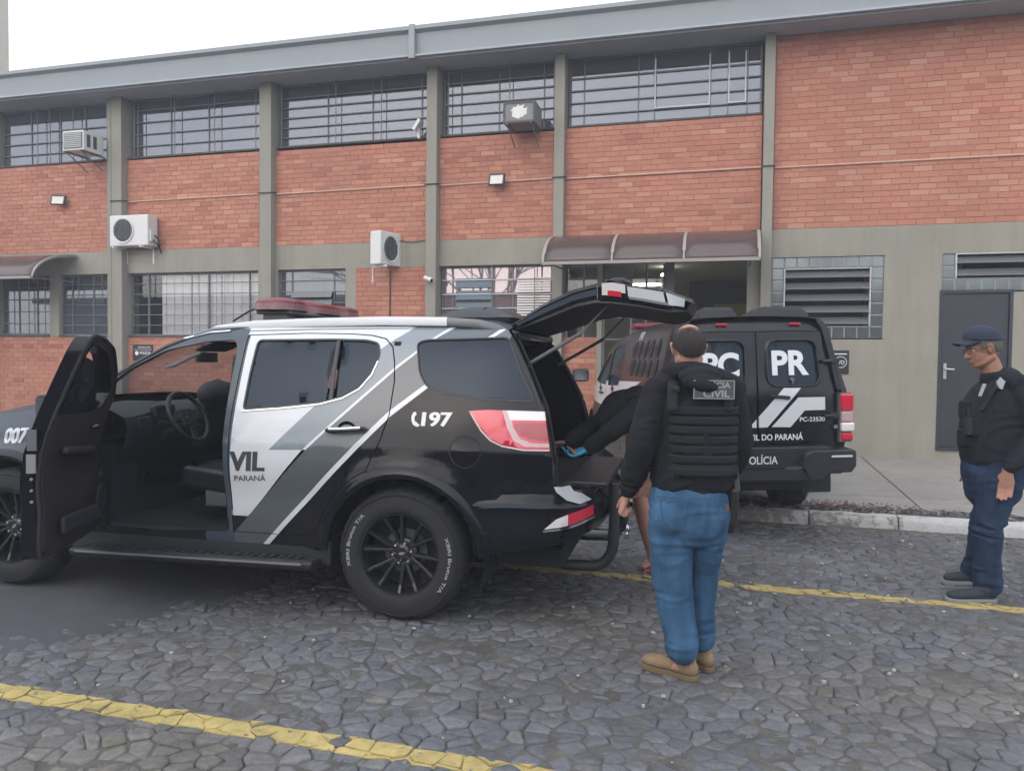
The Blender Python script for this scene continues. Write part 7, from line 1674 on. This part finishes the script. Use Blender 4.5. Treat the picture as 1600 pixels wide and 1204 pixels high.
b = MB(); leaner(.022, b, ('torso', 'armL')); captube(b, [q3(985, 628, .03), q3(965, 634, .03), q3(950, 650, .03)], [.09, .105, .09]); organic(b, 'jacket', 'black_cloth', P3_, .009, 3, folds(.005, (7, 7, 9)))
b = MB(); leaner(.025, b, ('legs',)); captube(b, [q3(1074, 705, .02), q3(1078, 745, .02)], [(.165, .17), (.16, .17)]); organic(b, 'trousers', 'black_cloth', P3_, .009, 3, folds(.004, (7, 7, 11)))
b = MB(); hand(b, q3(909, 700, -.10), Vector((-1, .1, -.4)), (0, 1, .3), .5, 1.15); captube(b, [q3(916, 696, -.10), q3(908, 701, -.10)], [.034, .03]); organic(b, 'glove', 'glove_blue', P3_, .0065, 1)
boot(P3_, (q3(1100, 0)[0], -.04, 0), Vector((-.3, 1, 0)), 'black_rubber', 'black_rubber', name='boot'); boot(P3_, (q3(1092, 0)[0], .14, 0), Vector((-.3, 1, 0)), 'black_rubber', 'black_rubber', name='boot')

# ===== bare-legged person crouching behind them
O4 = gpt(1020, 892); O4.z = 0; d4 = (O4 - Vector((0, 0, 0))).dot(Vector((-math.sin(YAW), math.cos(YAW), 0))); s4 = 1208.9 / d4
O4 = O4 + Vector((.005, .012, 0))
P4_ = thing('person', 'crouching person with bare legs and pink slippers, mostly hidden behind the man in jeans', 'person', O4, YAW)
def q4(px, py, y=0.0): k = (d4 + y) / d4; return (((px - 1020) / s4) * k, y, CAMH + ((565 - py) / s4) * k)
b = MB()
captube(b, [q4(1052, 742, .05), q4(1024, 752, 0), q4(994, 772, -.03)], [.095, .082, .058]); captube(b, [q4(994, 772, -.03), q4(1004, 815, -.02), q4(1018, 872, 0)], [.056, .058, .036])
captube(b, [q4(1056, 742, .25), q4(1030, 756, .27), q4(1006, 772, .28)], [.095, .08, .056]); captube(b, [q4(1006, 772, .28), q4(1022, 820, .28), q4(1036, 866, .28)], [.054, .054, .036])
captube(b, [q4(1018, 880, 0), q4(1002, 888, -.02)], [(.035, .025), (.04, .018)], ref=(0, 1, 0)); captube(b, [q4(1036, 874, .28), q4(1018, 882, .28)], [(.035, .025), (.04, .018)], ref=(0, 1, 0))
captube(b, [q4(1058, 735, .15), q4(1060, 690, .15), q4(1050, 650, .15)], [(.14, .16), (.12, .15), (.11, .17)]); captube(b, [q4(1050, 645, .15), q4(1046, 622, .15)], [.06, .055]); head_tubes(b, q4(1044, 606, .15), (-1, .1), .92, .3)
captube(b, [q4(1048, 655, -.02), q4(1030, 715, -.08), q4(1000, 758, -.08)], [.048, .04, .028]); captube(b, [q4(1048, 655, .32), q4(1032, 715, .34), q4(1010, 752, .30)], [.048, .04, .028])
hand(b, q4(998, 760, -.08), Vector((-.8, 0, -1)), (0, 1, .2), .6, 1.1); hand(b, q4(1008, 754, .30), Vector((-.8, 0, -1)), (0, -1, .2), .6)
organic(b, 'body', 'skin', P4_, .008, 2)
b = MB(); captube(b, [q4(1060, 722, .15), q4(1057, 748, .15)], [(.155, .175), (.14, .17)]); captube(b, [q4(1052, 740, .05), q4(1034, 748, .03)], [.11, .10]); captube(b, [q4(1056, 740, .25), q4(1036, 750, .27)], [.11, .10]); organic(b, 'shorts', 'black_cloth', P4_, .01, 3, folds(.004))
b = MB(); captube(b, [q4(1060, 720, .15), q4(1060, 690, .15), q4(1050, 648, .15)], [(.155, .175), (.14, .17), (.12, .18)]); captube(b, [q4(1048, 655, -.02), q4(1040, 695, -.06)], [.07, .06]); captube(b, [q4(1048, 655, .32), q4(1038, 695, .34)], [.07, .06]); organic(b, 'shirt', 'black_vest', P4_, .01, 3, folds(.004))
b = MB(); rows = []
for i in range(9):
    t = R(2 + 100 * i / 8); rows.append([Vector(q4(1046, 603, .15)) + Vector((.10 * math.sin(t) * math.cos(a), .085 * math.sin(t) * math.sin(a), .095 * math.cos(t))) for a in [6.283 * k / 20 for k in range(20)]])
b.sheet(rows, closed=True); b.build('hair', 'hair_dark', P4_, smooth=True, fixn=False)
for (px, py, y) in ((1024, 884, -.01), (1042, 880, .28)): b = MB(); p = Vector(q4(px, py, y)); p.z = .014; b.box(p, (.20, .085, .02)); b.tube([p + Vector((-.04, -.045, .0)), p + Vector((-.04, -.03, .065)), p + Vector((-.04, .03, .065)), p + Vector((-.04, .045, 0))], .012, 8); b.build('slipper', 'slipper_pink', P4_, bevel=.012)

# ------------------------------------------------------------------ across the street behind the camera (seen in panes and paint)
addm('bark', (.06, .05, .042), .9, bump=.5); addm('far_wall', (.085, .092, .105), .9); addm('leaf_dark', (.03, .045, .02), .8)
def bare_tree(loc, H, seed, label):
    r_ = random.Random(seed); t = thing('bare_tree', label, 'tree', loc, group='bare trees across the street behind the camera'); b = MB(); tr = MB()
    tr.tube([(0, 0, 0), (.05, .03, H * .18), (-.03, .05, H * .34)], [.22, .17, .14], 10)
    def br(p, d, L, r0, lv):
        q = [p]; 
        for k in range(4): d = (d + Vector((r_.gauss(0, .16), r_.gauss(0, .16), r_.gauss(.03, .1)))).normalized(); q.append(q[-1] + d * L / 4)
        b.tube(q, [r0 * (1 - .15 * k) for k in range(5)], 5 if lv < 3 else 3, caps=False)
        if lv < 4:
            for k in range(3 if lv < 3 else 2): s = q[2 + k % 3]; nd = (d + Vector((r_.gauss(0, .55), r_.gauss(0, .55), r_.gauss(.1, .35)))).normalized(); br(s, nd, L * r_.uniform(.6, .8), r0 * .55, lv + 1)
    for k in range(5): a = k * 1.26 + r_.random(); br(Vector((-.03, .05, H * .32)), Vector((math.cos(a) * .7, math.sin(a) * .7, .9)).normalized(), H * .34, .085, 0)
    tr.build('trunk', 'bark', t, smooth=True); b.build('crown', 'bark', t, smooth=True, fixn=False)
for i, (x, y, h, lab) in enumerate(((-9, -6, 8.5, 'second from the left'), (-3.5, -8, 9.5, 'in the middle, the tallest'), (3, -7.5, 9, 'second from the right'), (9, -8, 8.5, 'at the right end of the row'), (-15, -9, 9, 'at the left end of the row'))): bare_tree((x, y, 0), h, 11 + i, 'leafless street tree across the road, ' + lab)
t = thing('unseen_building', 'long plastered building across the street behind the camera', 'building', (0, -14, 0))  # unseen block, added and sized to darken reflections in paint and glass
b = MB(); b.bb(-40, 30, -6, 0, 0, 4.7); b.build('wall', 'far_wall', t); b = MB(); b.bb(-41, 31, -6.5, .5, 4.7, 5.0); b.build('roof', 'bark', t)
for k in range(9): b = MB(); b.bb(-34 + k * 7, -31.5 + k * 7, .0, .05, 1, 2.3); b.build('window', 'dark_room', t)

# ------------------------------------------------------------------ thin scattering air added in place of a lens-flare veil
hz_ = MB(); hz_.bb(-45, 32, -25, 30, -1.0, 24); ho = hz_.build('veil_haze', [], None)
hm = bpy.data.materials.new('veil_haze'); hm.use_nodes = True; n = hm.node_tree.nodes; n.clear(); o_ = n.new('ShaderNodeOutputMaterial'); pv = n.new('ShaderNodeVolumePrincipled')
pv.inputs['Color'].default_value = (.86, .90, 1.0, 1); pv.inputs['Density'].default_value = .0045; hm.node_tree.links.new(pv.outputs[0], o_.inputs['Volume'])
ho.data.materials.append(hm); stuff(ho)
